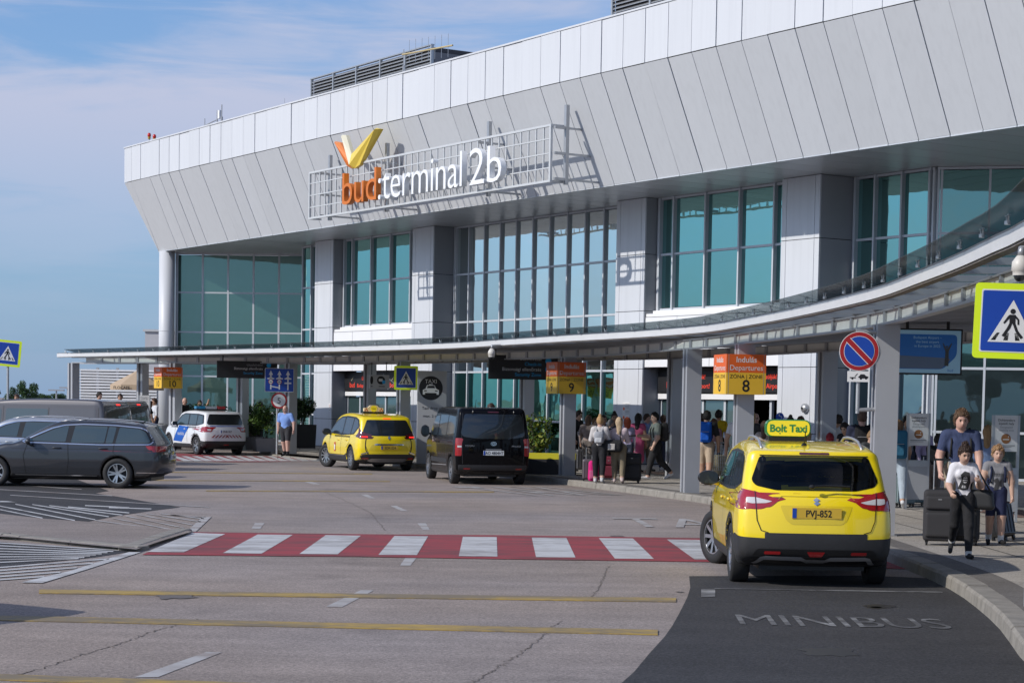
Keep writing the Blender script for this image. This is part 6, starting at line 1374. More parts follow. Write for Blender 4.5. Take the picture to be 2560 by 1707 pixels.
wb_ = person('woman in pale jeans with a teal blue backpack walking away by the canopy column', 2240, 1270, 1046, 172, (.55, .55, .56), (.36, .42, .48), 'tan', (.22, .12, .06), 'long', WHT, sleeve=.6, hem=1.95, L_=(12, 5), R_=(-14, 22), fem=True, loose=.012)
backpack(wb_, 'teal blue backpack on the woman in pale jeans', (.03, .13, .22), sx=.34, sz=.55, sy=.22, dz=.02)
person('dark haired man in sunglasses standing beside the pale blue suitcases', 2262, 1246, 1038, 10, (.25, .25, .26), (.05, .06, .09), 'tan', (.02, .015, .012), 'short', BLK)
suitcase('pale blue hard suitcase next to the woman in pale jeans', 2262, 1266, .36, .56, .24, (.20, .27, .29), 12, .40, hard=True); suitcase('second pale blue suitcase standing to the right of the first', 2292, 1264, .34, .56, .24, (.19, .26, .28), 8, .0, hard=True)
cm = person('person in black jacket and camouflage trousers bending over the luggage', 2332, 1262, 1080, 150, BLK, (.20, .16, .14), 'tan', (.03, .02, .015), 'short', (.5, .48, .46), sleeve=1.9, hem=1.94, L_=(20, 20), R_=(-6, 8), la=(40, 10, 30), ra=(40, 10, 30), lean=26, loose=.014)
# ---- around and behind the taxi
bm_ = person('heavy man seen from behind in a navy polo with a black backpack', 2150, 1262, 1025, 172, (.022, .026, .05), (.10, .10, .11), 'pink', (.10, .06, .04), 'buzz', BLK, build=1.25, sleeve=.8, loose=.006, face=False); backpack(bm_, 'black backpack with grey straps on the heavy man', BLK)
wm = person('smiling long haired woman in black sleeveless top looking down', 2112, 1246, 1053, -35, BLK, (.06, .06, .08), 'olive', (.015, .01, .008), 'long', BLK, sleeve=.1, head=(-5, 22), fem=True)
bq = person('teenage boy in dark printed t-shirt looking down beside the taxi', 2170, 1268, 1074, 18, (.05, .055, .06), (.05, .05, .06), 'fair', (.24, .15, .08), 'short', BLK, sleeve=.7, head=(10, 18), build=.9); chest_print(bq, [[(-.10, .10), (-.06, .26), (-.10, .28)], [(.08, .10), (.11, .25), (.06, .24)], rect(-.03, .12, .06, .15)], mat('print_teal', (.16, .34, .36), .8))
person('small boy with shaved head in a white t-shirt seen from behind', 2052, 1236, 1074, 175, WHT, NAV, 'fair', (.20, .13, .08), 'buzz', BLK, build=.85, sleeve=.6)
person('child in a dark red cap between the boy and the long haired woman', 2072, 1238, 1083, 190, (.40, .42, .45), NAV, 'fair', (.25, .01, .02), 'bob', BLK, build=.85)
person('blond person in black jacket half hidden behind the taxi roof', 2016, 1226, 1076, 185, BLK, BLK, 'fair', (.40, .28, .14), 'bob', BLK, sleeve=1.9)
person('woman with dark hair pinned up behind the taxi roof sign', 1972, 1222, 1041, 180, (.04, .04, .05), BLK, 'tan', (.025, .018, .014), 'bun', BLK, fem=True, sleeve=1.5)
person('brown haired woman in a striped scarf standing left of the roof sign', 1907, 1226, 1052, 165, (.42, .36, .34), (.08, .08, .1), 'fair', (.10, .055, .035), 'long', BLK, fem=True, sleeve=1.8)
sg_ = person('bald man in dark sunglasses facing the road under the zone 8 board', 1886, 1205, 1031, -8, (.16, .19, .25), (.10, .12, .17), 'pink', None, 'bald', BLK, sleeve=.8, build=1.08); q = MB(); q.ell(sg_['hd']((-.019, -.052, .004)), (.022, .008, .012)); q.ell(sg_['hd']((.019, -.052, .004)), (.022, .008, .012)); q.box(sg_['hd']((0, -.056, .006)), (.09, .006, .006)); q.build('sunglasses', M_trim, sg_['E'])
person('woman with long blond hair and a dark backpack by the zone 8 column', 1874, 1216, 1028, 175, (.05, .05, .055), (.12, .14, .2), 'fair', (.45, .32, .14), 'long', BLK, fem=True, sleeve=1.4)
person('man in white t-shirt partly hidden behind the zone 8 column', 1846, 1232, 1022, 170, WHT, (.36, .33, .30), 'tan', (.03, .02, .015), 'short', WHT, sleeve=.6, hem=1.0, la=(0, 16, 10), ra=(0, 16, 10), face=False)
# ---- the man with the blue backpack and the yellow shirts beyond
bb = person('man in black t-shirt and beige shorts with a bright blue backpack', 1763, 1213, 1026, 168, (.030, .030, .033), (.42, .33, .24), 'tan', (.02, .015, .012), 'short', (.55, .47, .42), sleeve=.85, hem=.96, L_=(10, 4), R_=(-10, 14), la=(8, 18, 25), ra=(2, 16, 14), face=False, loose=.012); backpack(bb, 'bright blue backpack on the man in beige shorts', (.012, .10, .46), (.01, .08, .40), sx=.30, sz=.50, sy=.18)
person('dark haired man in a yellow shirt beyond the blue backpack', 1792, 1192, 1024, 150, (.60, .42, .02), BLK, 'tan', (.02, .015, .01), 'short', BLK, sleeve=.7); person('curly haired person in a yellow shirt left of the blue backpack', 1748, 1190, 1033, 140, (.60, .40, .02), (.07, .08, .12), 'tan', (.06, .03, .02), 'bob', BLK, sleeve=.7)
person('girl in pink shoes and denim shorts behind the blue backpack', 1782, 1200, 1046, 180, (.35, .20, .22), (.05, .06, .10), 'fair', (.12, .06, .03), 'long', (.55, .35, .33), hem=.7, fem=True)
yb = person('blond woman in a cap and mustard shorts behind the narrow column', 1676, 1177, 1036, 178, (.45, .45, .44), (.46, .33, .10), 'fair', (.42, .30, .13), 'long', WHT, hem=.6, fem=True, sleeve=.5)
q = MB(); q.ell(yb['hd']((0, .002, .038)), np.array([.058, .066, .045])*yb['k']); q.box(yb['hd']((0, -.085, .03)), (.10, .09, .01)); q.build('cap', cloth((.6, .6, .6)), yb['E'], smooth=True)
# ---- walking man with phone
pg = person('man in sage green t-shirt walking left with a phone in his hand', 1638, 1198, 1025, -80, (.26, .28, .24), (.030, .030, .034), 'fair', (.012, .010, .010), 'short', (.66, .66, .68), sleeve=.85, hem=1.95, L_=(20, 10), R_=(-18, 26), la=(4, 12, 20), ra=(20, 10, 72), head=(18, 6), loose=.022, build=.98)
backpack(pg, 'dark grey backpack on the man walking with a phone', (.05, .047, .045), (.10, .092, .085), sx=.30, sz=.48, sy=.20)
h_ = pg['hands'][1]; ph = MB().box((0, 0, 0), (.075, .15, .009)).build('phone', M_ink, None, world_of(pg, (h_[0], h_[1]-.03, h_[2]+.02)), R(-80)); tag(ph, 'dark phone held by the man in the sage t-shirt', 'phone')
# ---- group waiting beside zone 9
k1 = person('young man in black printed t-shirt waiting right of the zone 9 column', 1440, 1176, 1025, 50, BLK, (.03, .03, .035), 'fair', (.05, .03, .02), 'short', BLK, sleeve=.8, hem=.95, head=(10, 14)); chest_print(k1, [rect(-.09, .06, -.02, .20), rect(.0, .08, .06, .15), rect(-.06, .22, .07, .25)], mat('print_white', (.6, .6, .62), .8))
person('curly haired person in a taupe sweatshirt in the waiting group', 1468, 1182, 1038, 165, (.28, .22, .20), (.16, .14, .13), 'tan', (.09, .05, .03), 'bob', WHT, sleeve=1.9, build=1.05)
ws = person('woman in white sweatshirt and black leggings with her hair tied up', 1497, 1208, 1039, 172, (.56, .53, .52), (.022, .022, .025), 'fair', (.42, .26, .12), 'bun', (.5, .5, .5), sleeve=1.85, hem=1.8, fem=True, loose=.012, la=(12, 14, 60), ra=(12, 14, 60)); backpack(ws, 'small grey and white patterned backpack in the waiting group', (.33, .34, .37), (.50, .51, .53), sx=.24, sz=.30, sy=.12, dz=-.06)
wc = person('blond woman in pink and white cardigan and olive trousers', 1545, 1208, 1043, 178, (.54, .44, .47), (.23, .19, .13), 'fair', (.46, .34, .22), 'long', (.55, .45, .43), sleeve=1.9, hem=1.86, fem=True, loose=.018, la=(8, 14, 30), ra=(20, 14, 70))
bag = empty('duffel_bag', world_of(wc, (.16, .20, wc['pel'][2]+.05)), wc['yaw'], 'black duffel bag slung behind the woman in the pink cardigan', 'bag'); o = rbox('bag_body', .50, .24, .30, .10, cloth((.03, .03, .033)), bag); o = rbox('bag_pocket', .18, .03, .16, .012, cloth((.50, .47, .44)), bag); o.location = (.02, .125, -.02); q = MB(); q.path([(-.2, 0, .12), (-.16, -.2, .52), (.12, -.1, .36), (.2, 0, .12)], .016, 6); q.build('bag_strap', M_trim, bag, smooth=True)
person('smiling woman with a dark top bun facing the road in the group', 1533, 1186, 1031, 4, (.10, .10, .12), BLK, 'tan', (.02, .014, .012), 'bun', BLK, fem=True, sleeve=1.2); person('red haired woman in a lavender cardigan', 1566, 1196, 1043, 190, (.40, .36, .52), (.05, .06, .09), 'fair', (.34, .06, .02), 'bob', BLK, sleeve=1.9, fem=True)
wp = person('woman with very long dark hair in a pink dress', 1592, 1190, 1033, 160, (.52, .10, .20), (.50, .09, .19), 'tan', (.012, .010, .010), 'long', WHT, sleeve=.2, hem=1.2, fem=True, skirt=.24)
bag = empty('shoulder_bag', world_of(wp, (-.24, .02, wp['pel'][2]+.14)), wp['yaw'], 'beige handbag on the arm of the woman in pink', 'bag'); rbox('bag_body', .24, .10, .17, .05, cloth((.42, .30, .19)), bag); q = MB(); q.path([(-.1, 0, .06), (0, 0, .30), (.1, 0, .06)], .008, 6); q.build('bag_strap', cloth((.3, .2, .12)), bag)
person('grey haired shorter person in the middle of the waiting group', 1522, 1186, 1048, 80, (.12, .13, .16), BLK, 'fair', (.24, .23, .23), 'short', BLK, sleeve=1.5); person('dark haired man behind the waiting group', 1506, 1180, 1037, 20, (.05, .06, .10), BLK, 'tan', (.02, .015, .012), 'short', BLK)
suitcase('dark grey hard suitcase with pull handle beside the young man in black', 1455, 1178, .38, .58, .26, (.09, .09, .10), 10, .45, hard=True); suitcase('black holdall-shaped suitcase left of the white sweatshirt', 1478, 1196, .42, .56, .28, (.03, .03, .034), 5, .0); suitcase('plum grey suitcase beside the pink rucksack', 1472, 1203, .34, .50, .24, (.11, .09, .10), 0, .3, hard=True)
suitcase('big black soft suitcase at the feet of the woman in olive trousers', 1576, 1207, .50, .68, .32, (.022, .022, .025), 4, .42); suitcase('dark red suitcase behind the black leggings', 1520, 1200, .36, .55, .24, (.16, .015, .035), 0, .35)
P0 = G(1483, 1204, .13); E = empty('rucksack', (P0.x, P0.y, .13), 0, 'bright pink rucksack standing on the kerb edge', 'backpack'); o = rbox('bag_body', .26, .18, .52, .08, cloth((.60, .02, .18)), E, taper=.12); o.location = (0, 0, .27); o = rbox('front_pocket', .20, .06, .22, .03, cloth((.50, .10, .22)), E); o.location = (0, -.10, .18)
P0 = G(1797, 1204, .13); suitcase('beige suitcase standing by the wire trolley', 1800, 1202, .40, .62, .26, (.30, .24, .15), 30, .3, hard=True); suitcase('grey round-topped case leaning on the beige suitcase', 1786, 1190, .34, .60, .22, (.20, .20, .21), 0, .2, hard=True)
# ---- old man crossing on the left, people by the far cafe
om = person('elderly bald man in light blue polo shirt and dark shorts at the kerb', 714, 1141, 1012, -18, (.20, .33, .68), (.045, .045, .05), 'pink', None, 'bald', BLK, sleeve=.8, hem=.98, L_=(10, 12), R_=(-6, 10), la=(4, 24, 12), ra=(-6, 12, 10), head=(-14, 2), lean=5, build=1.22, z=.13, collar=True, socks=(.02, .02, .022), loose=.012)
q = MB(); h_ = om['hands'][1]; q.tube((0, 0, 0), (0, 0, .72), .010); q.path([(0, 0, .72), (0, -.02, .76), (0, -.08, .76)], .013, 6); w_ = world_of(om, (h_[0], h_[1], 0)); tag(q.build('walking_cane', mat('dark_wood', (.06, .035, .02), .4), None, (w_.x, w_.y, .05)), 'thin dark walking cane in the elderly man\'s hand', 'cane')
person('woman in black with a rucksack seen from the side behind the van', 372, 1112, 1002, 120, BLK, BLK, 'tan', (.05, .02, .015), 'long', BLK, fem=True, sleeve=.3); person('man in white shirt beside the woman in black', 388, 1109, 995, -60, (.60, .62, .66), NAV, 'tan', (.06, .03, .02), 'short', BLK, sleeve=1.2)
person('bald man in a black suit by the smoking-area stand', 459, 1110, 993, 60, BLK, BLK, 'pink', None, 'bald', BLK, sleeve=1.95); person('person raising one arm beyond the police car', 498, 1106, 1000, 20, (.05, .05, .06), BLK, 'tan', (.03, .02, .015), 'short', BLK, la=(150, 30, 10), sleeve=.3)
person('man in black with a cap behind the leafy planter', 648, 1116, 1004, 120, BLK, BLK, 'tan', (.015, .012, .012), 'short', BLK, sleeve=.8); person('person whose head shows above the dark van roof', 300, 1101, 984, 10, (.35, .2, .18), GRY, 'tan', (.04, .025, .02), 'short', BLK); person('person seated far left showing above the grey van', 42, 1096, 985, 0, (.3, .3, .32), GRY, 'tan', (.06, .03, .02), 'short', BLK); person('person under the parasol showing above the van', 246, 1100, 979, 60, (.05, .05, .06), GRY, 'fair', (.02, .015, .012), 'short', BLK)
person('passer-by with only the forehead above the black van', 1225, 1190, 1008, 0, (.2, .2, .22), GRY, 'tan', (.05, .03, .02), 'short', BLK)

# ---- more of the crowd under the canopy
person('woman in a red top walking towards the doors behind the phone man', 1655, 1180, 1036, 160, (.38, .03, .03), (.05, .06, .1), 'fair', (.08, .04, .02), 'tail', WHT, fem=True, sleeve=.5, L_=(14, 5), R_=(-12, 16))
person('man in light grey shirt beyond the taxi roof rail', 2090, 1226, 1036, 150, (.42, .43, .45), NAV, 'tan', (.03, .02, .015), 'short', BLK, sleeve=.8)
person('woman in a mint top near the white pillar', 1996, 1210, 1040, 20, (.36, .52, .46), (.30, .28, .26), 'fair', (.10, .05, .03), 'bob', WHT, fem=True, sleeve=.6)
person('man in orange t-shirt between the bald man and the zone 8 column', 1862, 1196, 1030, 40, (.55, .17, .03), (.06, .07, .1), 'tan', (.03, .02, .015), 'short', BLK, sleeve=.7)
person('woman in a white blouse at the back of the waiting group', 1484, 1176, 1044, 30, WHT, BLK, 'fair', (.20, .11, .05), 'long', BLK, fem=True, sleeve=1.3)
person('man in blue striped shirt behind the pink dress', 1612, 1180, 1034, 60, (.16, .24, .46), (.20, .17, .13), 'pink', (.05, .03, .02), 'short', BLK, sleeve=.9)
person('woman in lilac jacket by the smoking-area stand left of the tall man', 2306, 1250, 1056, 30, (.36, .30, .44), (.06, .06, .08), 'fair', (.12, .06, .03), 'tail', WHT, fem=True, sleeve=1.9)
suitcase('small red cabin case beside the woman in lilac', 2318, 1256, .34, .50, .22, (.30, .02, .025), 10, .4, hard=True)
# ================================================================== signs
M_sor = mat('zone_orange', (.74, .125, .018), .45, var=.03); M_syl = mat('zone_yellow', (.80, .48, .035), .45, var=.03); M_swh = mat('sign_white_sheet', (.72, .72, .72), .45); M_blue_s = mat('sign_blue', (.008, .055, .36), .4, var=.04); M_fluo = mat('fluorescent_yellow', (.62, .78, .015), .45, emit=(.55, .75, .02), estr=.10); M_sred = mat('sign_red', (.33, .012, .016), .4); M_sgrey = mat('sign_back_grey', (.33, .34, .35), .5, .3)
def zone_sign(num, col_xy, ztop, zbot, yaw, label):
    E = empty('zone_sign', (col_xy[0], col_xy[1], zbot), yaw, label, 'sign', 'departure zone boards on the canopy columns'); h = ztop-zbot; w = .82; s = w/2
    q = MB(); q.b2((-s, -s, 0), (s, s, h*.54)); q.build('lower_box', M_syl, E); q = MB(); q.b2((-s, -s, h*.54+.001), (s, s, h)); q.build('upper_box', M_sor, E)
    for k in range(4):
        F_ = bpy.data.objects.new('sign_face', None); COL.objects.link(F_); F_.parent = E; F_.rotation_euler = (0, 0, R(90*k))
        b = Board(F_, -s)
        b.text('lettering', 'Indulás', 0, h*.80, .155, M_swh, bold=.002); b.text('lettering', 'Departures', 0, h*.60, .150, M_swh, layer=1); b.text('lettering', 'ZÓNA | ZONE', 0, h*.40, .105, M_ink, layer=1); b.text('lettering', num, 0, h*.07, .33, M_ink, layer=1, bold=.004)
        for sx in (-1, 1): b.lay('corner_seam', rect(sx*(s-.045)-.005, 0, sx*(s-.045)+.005, h), M_sgrey, layer=.5)
    return E
for num, (x0, x1), (y0, y1), p, yaw, lb in (('8', (1784, 1916), (885.4, 985.4), (4.58, 39.0), 12, 'largest orange and yellow departures board, zone 8'), ('9', (1363, 1468), (905, 984), (1.45, 52.6), 20, 'orange and yellow departures board, zone 9'), ('10', (385, 456), (917.7, 970.4), (-12.75, 73.6), 31, 'smallest orange and yellow departures board, zone 10')):
    d = p[1]-.4; zt_ = at_depth((x0+x1)/2, y0, d).z; zb_ = at_depth((x0+x1)/2, y1, d).z; xx = at_depth((x0+x1)/2, y0, p[1]).x; zone_sign(num, (xx, p[1]), zt_, zb_, R(yaw), lb)
def ped(b, s):
    """crossing pictogram in a square of side 1 centred on 0, scaled by s"""
    S = lambda P: [(a*s, c*s) for a, c in P]
    b.lay('sign_triangle', S([(-.40, -.36), (.40, -.36), (0, .36)]), M_swh)
    fig = [circ(.0, .165, .045, 18), [(-.055, .11), (.045, .11), (.05, -.04), (-.05, -.04)], [(-.05, .11), (-.075, .09), (-.155, -.03), (-.13, -.05), (-.05, .05)], [(.04, .11), (.11, .03), (.115, -.06), (.085, -.06), (.08, .02), (.03, .06)],
           [(-.05, -.035), (.0, -.035), (-.03, -.12), (-.13, -.27), (-.17, -.25), (-.09, -.12)], [(.0, -.035), (.05, -.035), (.10, -.16), (.19, -.27), (.15, -.30), (.06, -.18)]]
    b.lay('sign_figure', [S(q) for q in fig], M_ink)
    b.lay('sign_stripe', [S(q) for q in ([(-.35, -.33), (-.27, -.33), (-.20, -.20), (-.25, -.20)], [(-.14, -.33), (-.06, -.33), (-.045, -.20), (-.10, -.20)], [(.06, -.33), (.14, -.33), (.10, -.20), (.045, -.20)], [(.27, -.33), (.35, -.33), (.25, -.20), (.20, -.20)])], M_ink, layer=3)
def crossing_sign(x, y, depth, size, label, pole_to=0.0, yaw=0, roll=0, pole=True, border=.14, fl=M_fluo):
    c = at_depth(x, y, depth); E = empty('crossing_sign', (c.x, c.y, pole_to), R(yaw), label, 'traffic sign', 'pedestrian crossing signs')
    T = bpy.data.objects.new('sign_plate', None); COL.objects.link(T); T.parent = E; T.location = (0, 0, c.z-pole_to); T.rotation_euler = (0, R(roll), 0)
    s = size/2; q = MB(); q.prism(rnd(rect(-s, -s, s, s), size*.06), 0, .025, lambda a, b_, h: (a, .025-h, b_)); q.build('sign_border', fl, T)
    b = Board(T, -.001); i = s*(1-border*1.2); b.lay('sign_edge', rnd(rect(-i, -i, i, i), .02), M_swh); b.lay('sign_field', rnd(rect(-i+.012, -i+.012, i-.012, i-.012), .02), M_blue_s); ped(b, size*.78)
    if pole: MB().tube((0, .06, 0), (0, .06, c.z-pole_to+s*.6), .038, n=14).build('sign_pole', M_galv, E)
    return E
e = crossing_sign(2531, 803, 18.8, .72, 'large blue and yellow crossing sign at the right edge', .13, -8, 1.4); e.children[1].location.x = .235
crossing_sign(19, 883, 60, .80, 'blue and yellow crossing sign at the far left edge', 0, 6, 5); crossing_sign(1015, 944.5, 62.0, .755, 'blue and yellow crossing sign above the taxis in the middle', .13, 2, 0, pole=False)
# no parking with towing plate
c = at_depth(2148, 878, 29.2); E = empty('no_parking_sign', (c.x, c.y, 0), R(-6), 'round red and blue no parking sign with tow-away plate', 'traffic sign'); b = Board(E, 0); r = .292; zc = c.z
q = MB(); q.prism(circ(0, zc, r, 48), 0, .02, lambda a, b_, h: (a, .02-h, b_)); q.build('sign_disc', M_swh, E)
b.lay('sign_ring', circ(0, zc, r-.008, 48), M_sred); b.lay('sign_field', circ(0, zc, r*.775, 48), M_swh); b.lay('sign_field', circ(0, zc, r*.752, 48), M_blue_s)
ca, sa = math.cos(R(-45)), math.sin(R(-45)); rot = lambda P: [(a*ca-c_*sa, zc+a*sa+c_*ca) for a, c_ in P]
b.lay('sign_slash', rot(rect(-r*.80, -.045, r*.80, .045)), M_swh); b.lay('sign_slash', rot(rect(-r*.84, -.036, r*.84, .036)), M_sred)
zp = at_depth(2147, 941, 29.2).z; q = MB(); q.b2((-.165, .0, zp-.08), (.165, .012, zp+.08)); q.build('tow_plate', M_swh, E); b.k = 1
b.lay('tow_pictogram', [[(-.13, zp-.025), (-.04, zp-.025), (-.04, zp-.01), (-.13, zp-.01)], [(-.06, zp), (-.02, zp+.045), (-.01, zp+.04), (-.045, zp)], circ(-.09, zp-.03, .016, 12), [(-.01, zp-.012), (.03, zp-.03), (.14, zp-.025), (.145, zp), (.11, zp+.01), (.085, zp+.034), (.03, zp+.034), (.01, zp+.006)], circ(.035, zp-.03, .017, 12), circ(.11, zp-.026, .017, 12)], M_ink)
q = MB(); q.tube((0, .05, zp-.55), (0, .05, zc+.2), .03, n=12); q.tube((-.02, .05, zp-.50), (.46, .10, zp-.47), .03, n=12); q.tube((-.05, .05, zc+.30), (.46, .1, zc+.28), .03, n=12); q.build('sign_bracket', M_galv, E)
# lane sign and 5 km/h sign on one post
c = at_depth(698.5, 950, 69.0); E = empty('lane_sign', (c.x, c.y, .13), R(4), 'blue lane direction sign with three arrows on a grey post', 'traffic sign'); w_, h_ = 1.02, .83; b = Board(E, 0); zc = c.z-.13
q = MB(); q.prism(rnd(rect(-w_/2, zc-h_/2, w_/2, zc+h_/2), .03), 0, .02, lambda a, b_, h: (a, .02-h, b_)); q.build('sign_plate', M_swh, E); b.lay('sign_field', rnd(rect(-w_/2+.015, zc-h_/2+.015, w_/2-.015, zc+h_/2-.015), .03), M_blue_s)
for k in range(3):
    x = (k-1)*.30; b.lay('lane_arrow', [[(x-.075, zc+.18), (x+.075, zc+.18), (x, zc+.34)], rect(x-.028, zc+.06, x+.028, zc+.18), [(x-.12, zc+.03), (x+.12, zc+.03), (x+.12, zc+.07), (x+.06, zc+.075), (x+.035, zc+.11), (x-.035, zc+.11), (x-.07, zc+.075), (x-.12, zc+.065)]], M_swh, layer=2)
    if k < 2: b.lay('lane_ring', circ(x, zc-.06, .088, 20), M_sred, layer=2); b.lay('lane_ring', circ(x, zc-.06, .068, 20), M_swh, layer=3); b.lay('lane_arrow', rect(x-.04, zc-.075, x+.04, zc-.05), M_ink, layer=4); b.lay('lane_arrow', rect(x-.024, zc-.33, x+.024, zc-.15), M_swh, layer=2)
    else: b.lay('lane_arrow', [rect(x-.022, zc-.34, x+.022, zc+.03)], M_swh, layer=2); b.lay('lane_arrow', rect(x-.12, zc-.13, x+.12, zc-.08), M_swh, layer=3)
b.lay('lane_arrow', [(-.29, zc-.20), (-.01, zc-.25), (-.01, zc-.29), (-.29, zc-.24)], M_swh, layer=3)
MB().tube((-.07, .05, 0), (-.07, .05, zc+.3), .035, n=12).build('sign_pole', M_galv, E)
zr = at_depth(698, 1001, 69).z; E = empty('speed_sign', (c.x+.0, c.y-.03, .13), R(4), 'round 5 km/h speed limit sign below the blue lane sign', 'traffic sign'); b = Board(E, 0); q = MB(); q.prism(circ(0, zr-.13, .285, 40), 0, .015, lambda a, b_, h: (a, .015-h, b_)); q.build('sign_disc', M_sred, E); b.lay('sign_field', circ(0, zr-.13, .222, 40), M_swh); b.text('lettering', '5', 0, zr-.13-.10, .29, M_ink)
# taxi totem
c = at_depth(1081, 927, 60.5); E = empty('taxi_totem', (c.x, c.y, .13), R(10), 'tall grey taxi drop-off totem with a black taxi roundel', 'sign'); zt_ = c.z-.13; w_ = .90
MB().b2((-w_/2, 0, 0), (w_/2, .10, zt_)).build('totem_board', mat('totem_grey', (.42, .43, .45), .5), E); b = Board(E, -.001); zc = zt_-.53
b.lay('roundel', circ(-.04, zc, .37, 40), M_ink); b.text('lettering', 'TAXI', -.04, zc+.15, .17, M_swh); b.lay('taxi_pictogram', [[(-.29, zc-.20), (-.22, zc-.20), (-.22, zc-.15), (.14, zc-.15), (.14, zc-.20), (.21, zc-.20), (.21, zc-.06), (.13, zc-.02), (.08, zc+.09), (-.16, zc+.09), (-.21, zc-.02), (-.29, zc-.06)], rect(-.10, zc+.095, .02, zc+.125)], M_swh, layer=2)
b.lay('taxi_pictogram', [[(-.17, zc+.0), (.09, zc+.0), (.06, zc+.07), (-.14, zc+.07)], rect(-.25, zc-.10, -.17, zc-.07), rect(.09, zc-.10, .17, zc-.07)], M_ink, layer=3); b.text('lettering', 'Taxi drop off', 0.02, zc-.66, .125, M_ink, layer=1); b.text('lettering', 'max. 2 min', 0.0, zc-.90, .125, M_ink, layer=1)
# hanging direction boards
M_board = mat('direction_board', (.022, .023, .026), .5); M_cy = mat('direction_blue', (.02, .30, .62), .4, emit=(.02, .3, .62), estr=.05)
def hang_board(x0, x1, y0, y1, depth, label, lines, yaw=0):
    a = at_depth(x0, y1, depth); c = at_depth(x1, y0, depth); w_ = c.x-a.x; h_ = c.z-a.z; E = empty('direction_board', ((a.x+c.x)/2, depth, a.z), R(yaw), label, 'sign', 'hanging direction boards'); MB().b2((-w_/2, 0, 0), (w_/2, .12, h_)).build('board', M_board, E); b = Board(E, -.001)
    for i, (t, zf, m_) in enumerate(lines): b.text('lettering', t, w_*.26, h_*zf, h_*.20, m_, 'RIGHT', layer=1)
    for zf in (.78, .44): b.lay('icon', circ(w_*.36, h_*zf, h_*.13, 20), M_cy, layer=1)
    for sx in (-.4, .4): MB().tube((w_*sx, .06, h_), (w_*sx, .06, 3.62-a.z), .02).build('hanger', M_trim, E)
    return E
hang_board(543, 693, 904, 944, 71, 'dark direction board hanging left of the lane sign', (('Utasfelvétel', .72, M_sgrey), ('Biztonsági ellenőrzés', .50, M_swh), ('Security Zone', .24, M_cy)), 14); hang_board(1220, 1398, 890, 947, 56.5, 'dark direction board hanging left of the zone 9 board', (('Utasfelvétel', .80, M_swh), ('Check-in', .58, M_cy), ('Biztonsági ellenőrzés', .36, M_swh), ('Security Zone', .14, M_cy)), 14)
c = at_depth(1690, 947, 53); E = empty('column_sign', (c.x, c.y, c.z-.28), R(8), 'small dark column sign with a blue arrow roundel', 'sign'); MB().b2((-.125, 0, 0), (.125, .22, .55)).build('board', M_board, E); b = Board(E, -.001); b.lay('icon', circ(-.03, .40, .085, 20, ry=.12), M_cy); b.lay('arrow', [(.05, .39), (.10, .39), (.085, .37), (.095, .36), (.12, .40), (.095, .44), (.085, .43), (.10, .41), (.05, .41)], M_swh, layer=1); b.lay('caption', [rect(-.10, .20, .10, .225), rect(-.10, .15, .10, .17)], M_cy, layer=1)
c = at_depth(949, 954, 66); E = empty('bus_sign', (c.x, c.y, c.z-.23), R(14), 'light grey hanging box sign with two black roundels', 'sign'); MB().b2((-.33, 0, 0), (.33, .25, .46)).build('board', mat('totem_grey', (.42, .43, .45), .5), E); b = Board(E, -.001); b.lay('roundel', [circ(.05, .28, .14, 24), circ(-.27, .28, .05, 20, ry=.14)], M_ink); b.lay('bus_pictogram', [rnd(rect(-.03, .24, .10, .33), .02)], M_swh); b.lay('icon', circ(.14, .22, .06, 16), M_cy, layer=2); b.lay('caption', [rect(-.03, .06, .18, .085), rect(-.30, .06, -.24, .085)], M_ink, layer=1)
for sx in (-.25, .25): MB().tube((sx, .12, .46), (sx, .12, 3.6-c.z+.23), .015).build('hanger', M_trim, E)
# LED boards above the two entrances
M_led = mat('led_red', (.3, .02, .01), .5, emit=(1.0, .07, .03), estr=.85); M_gold = mat('logo_gold', (.55, .47, .30), .35, .4)
for ua, ub, lb in ((72.95, 66.31, 'dark LED welcome board above the far entrance'), (51.20, 44.50, 'dark LED welcome board above the near entrance')):
    E = empty('led_board', L(ua-.12, -4.62, 2.50), math.atan2(-FD.y, -FD.x), lb, 'sign', 'LED boards above the entrances'); w_ = ua-ub-.24; MB().b2((0, 0, 0), (w_, .10, .68)).build('board', M_black, E); b = Board(E, -.001)
    for x in (.55, w_*.62):
        b.text('lettering', 'bud', x-.10, .13, .30, M_led, 'LEFT', layer=1); b.text('lettering', 'Budapest Airport!', x+.55, .13, .22, M_led, 'LEFT', layer=1); b.text('lettering', 'Üdvözöljük!', x+.95, .42, .20, M_led, 'LEFT', layer=1)
        b.lay('emblem', [[(x-.12, .62), (x+.02, .42), (x+.06, .40), (x-.02, .47)], [(x+.02, .41), (x+.24, .58), (x+.20, .52), (x+.05, .39)]], M_gold, layer=1)
    b.lay('lattice', [stroke([(w_*.52, .66), (w_*.58, .05)], .02), stroke([(w_*.58, .05), (w_*.66, .30)], .02), stroke([(w_*.52, .66), (w_*.66, .30)], .02)], M_galv, layer=1)
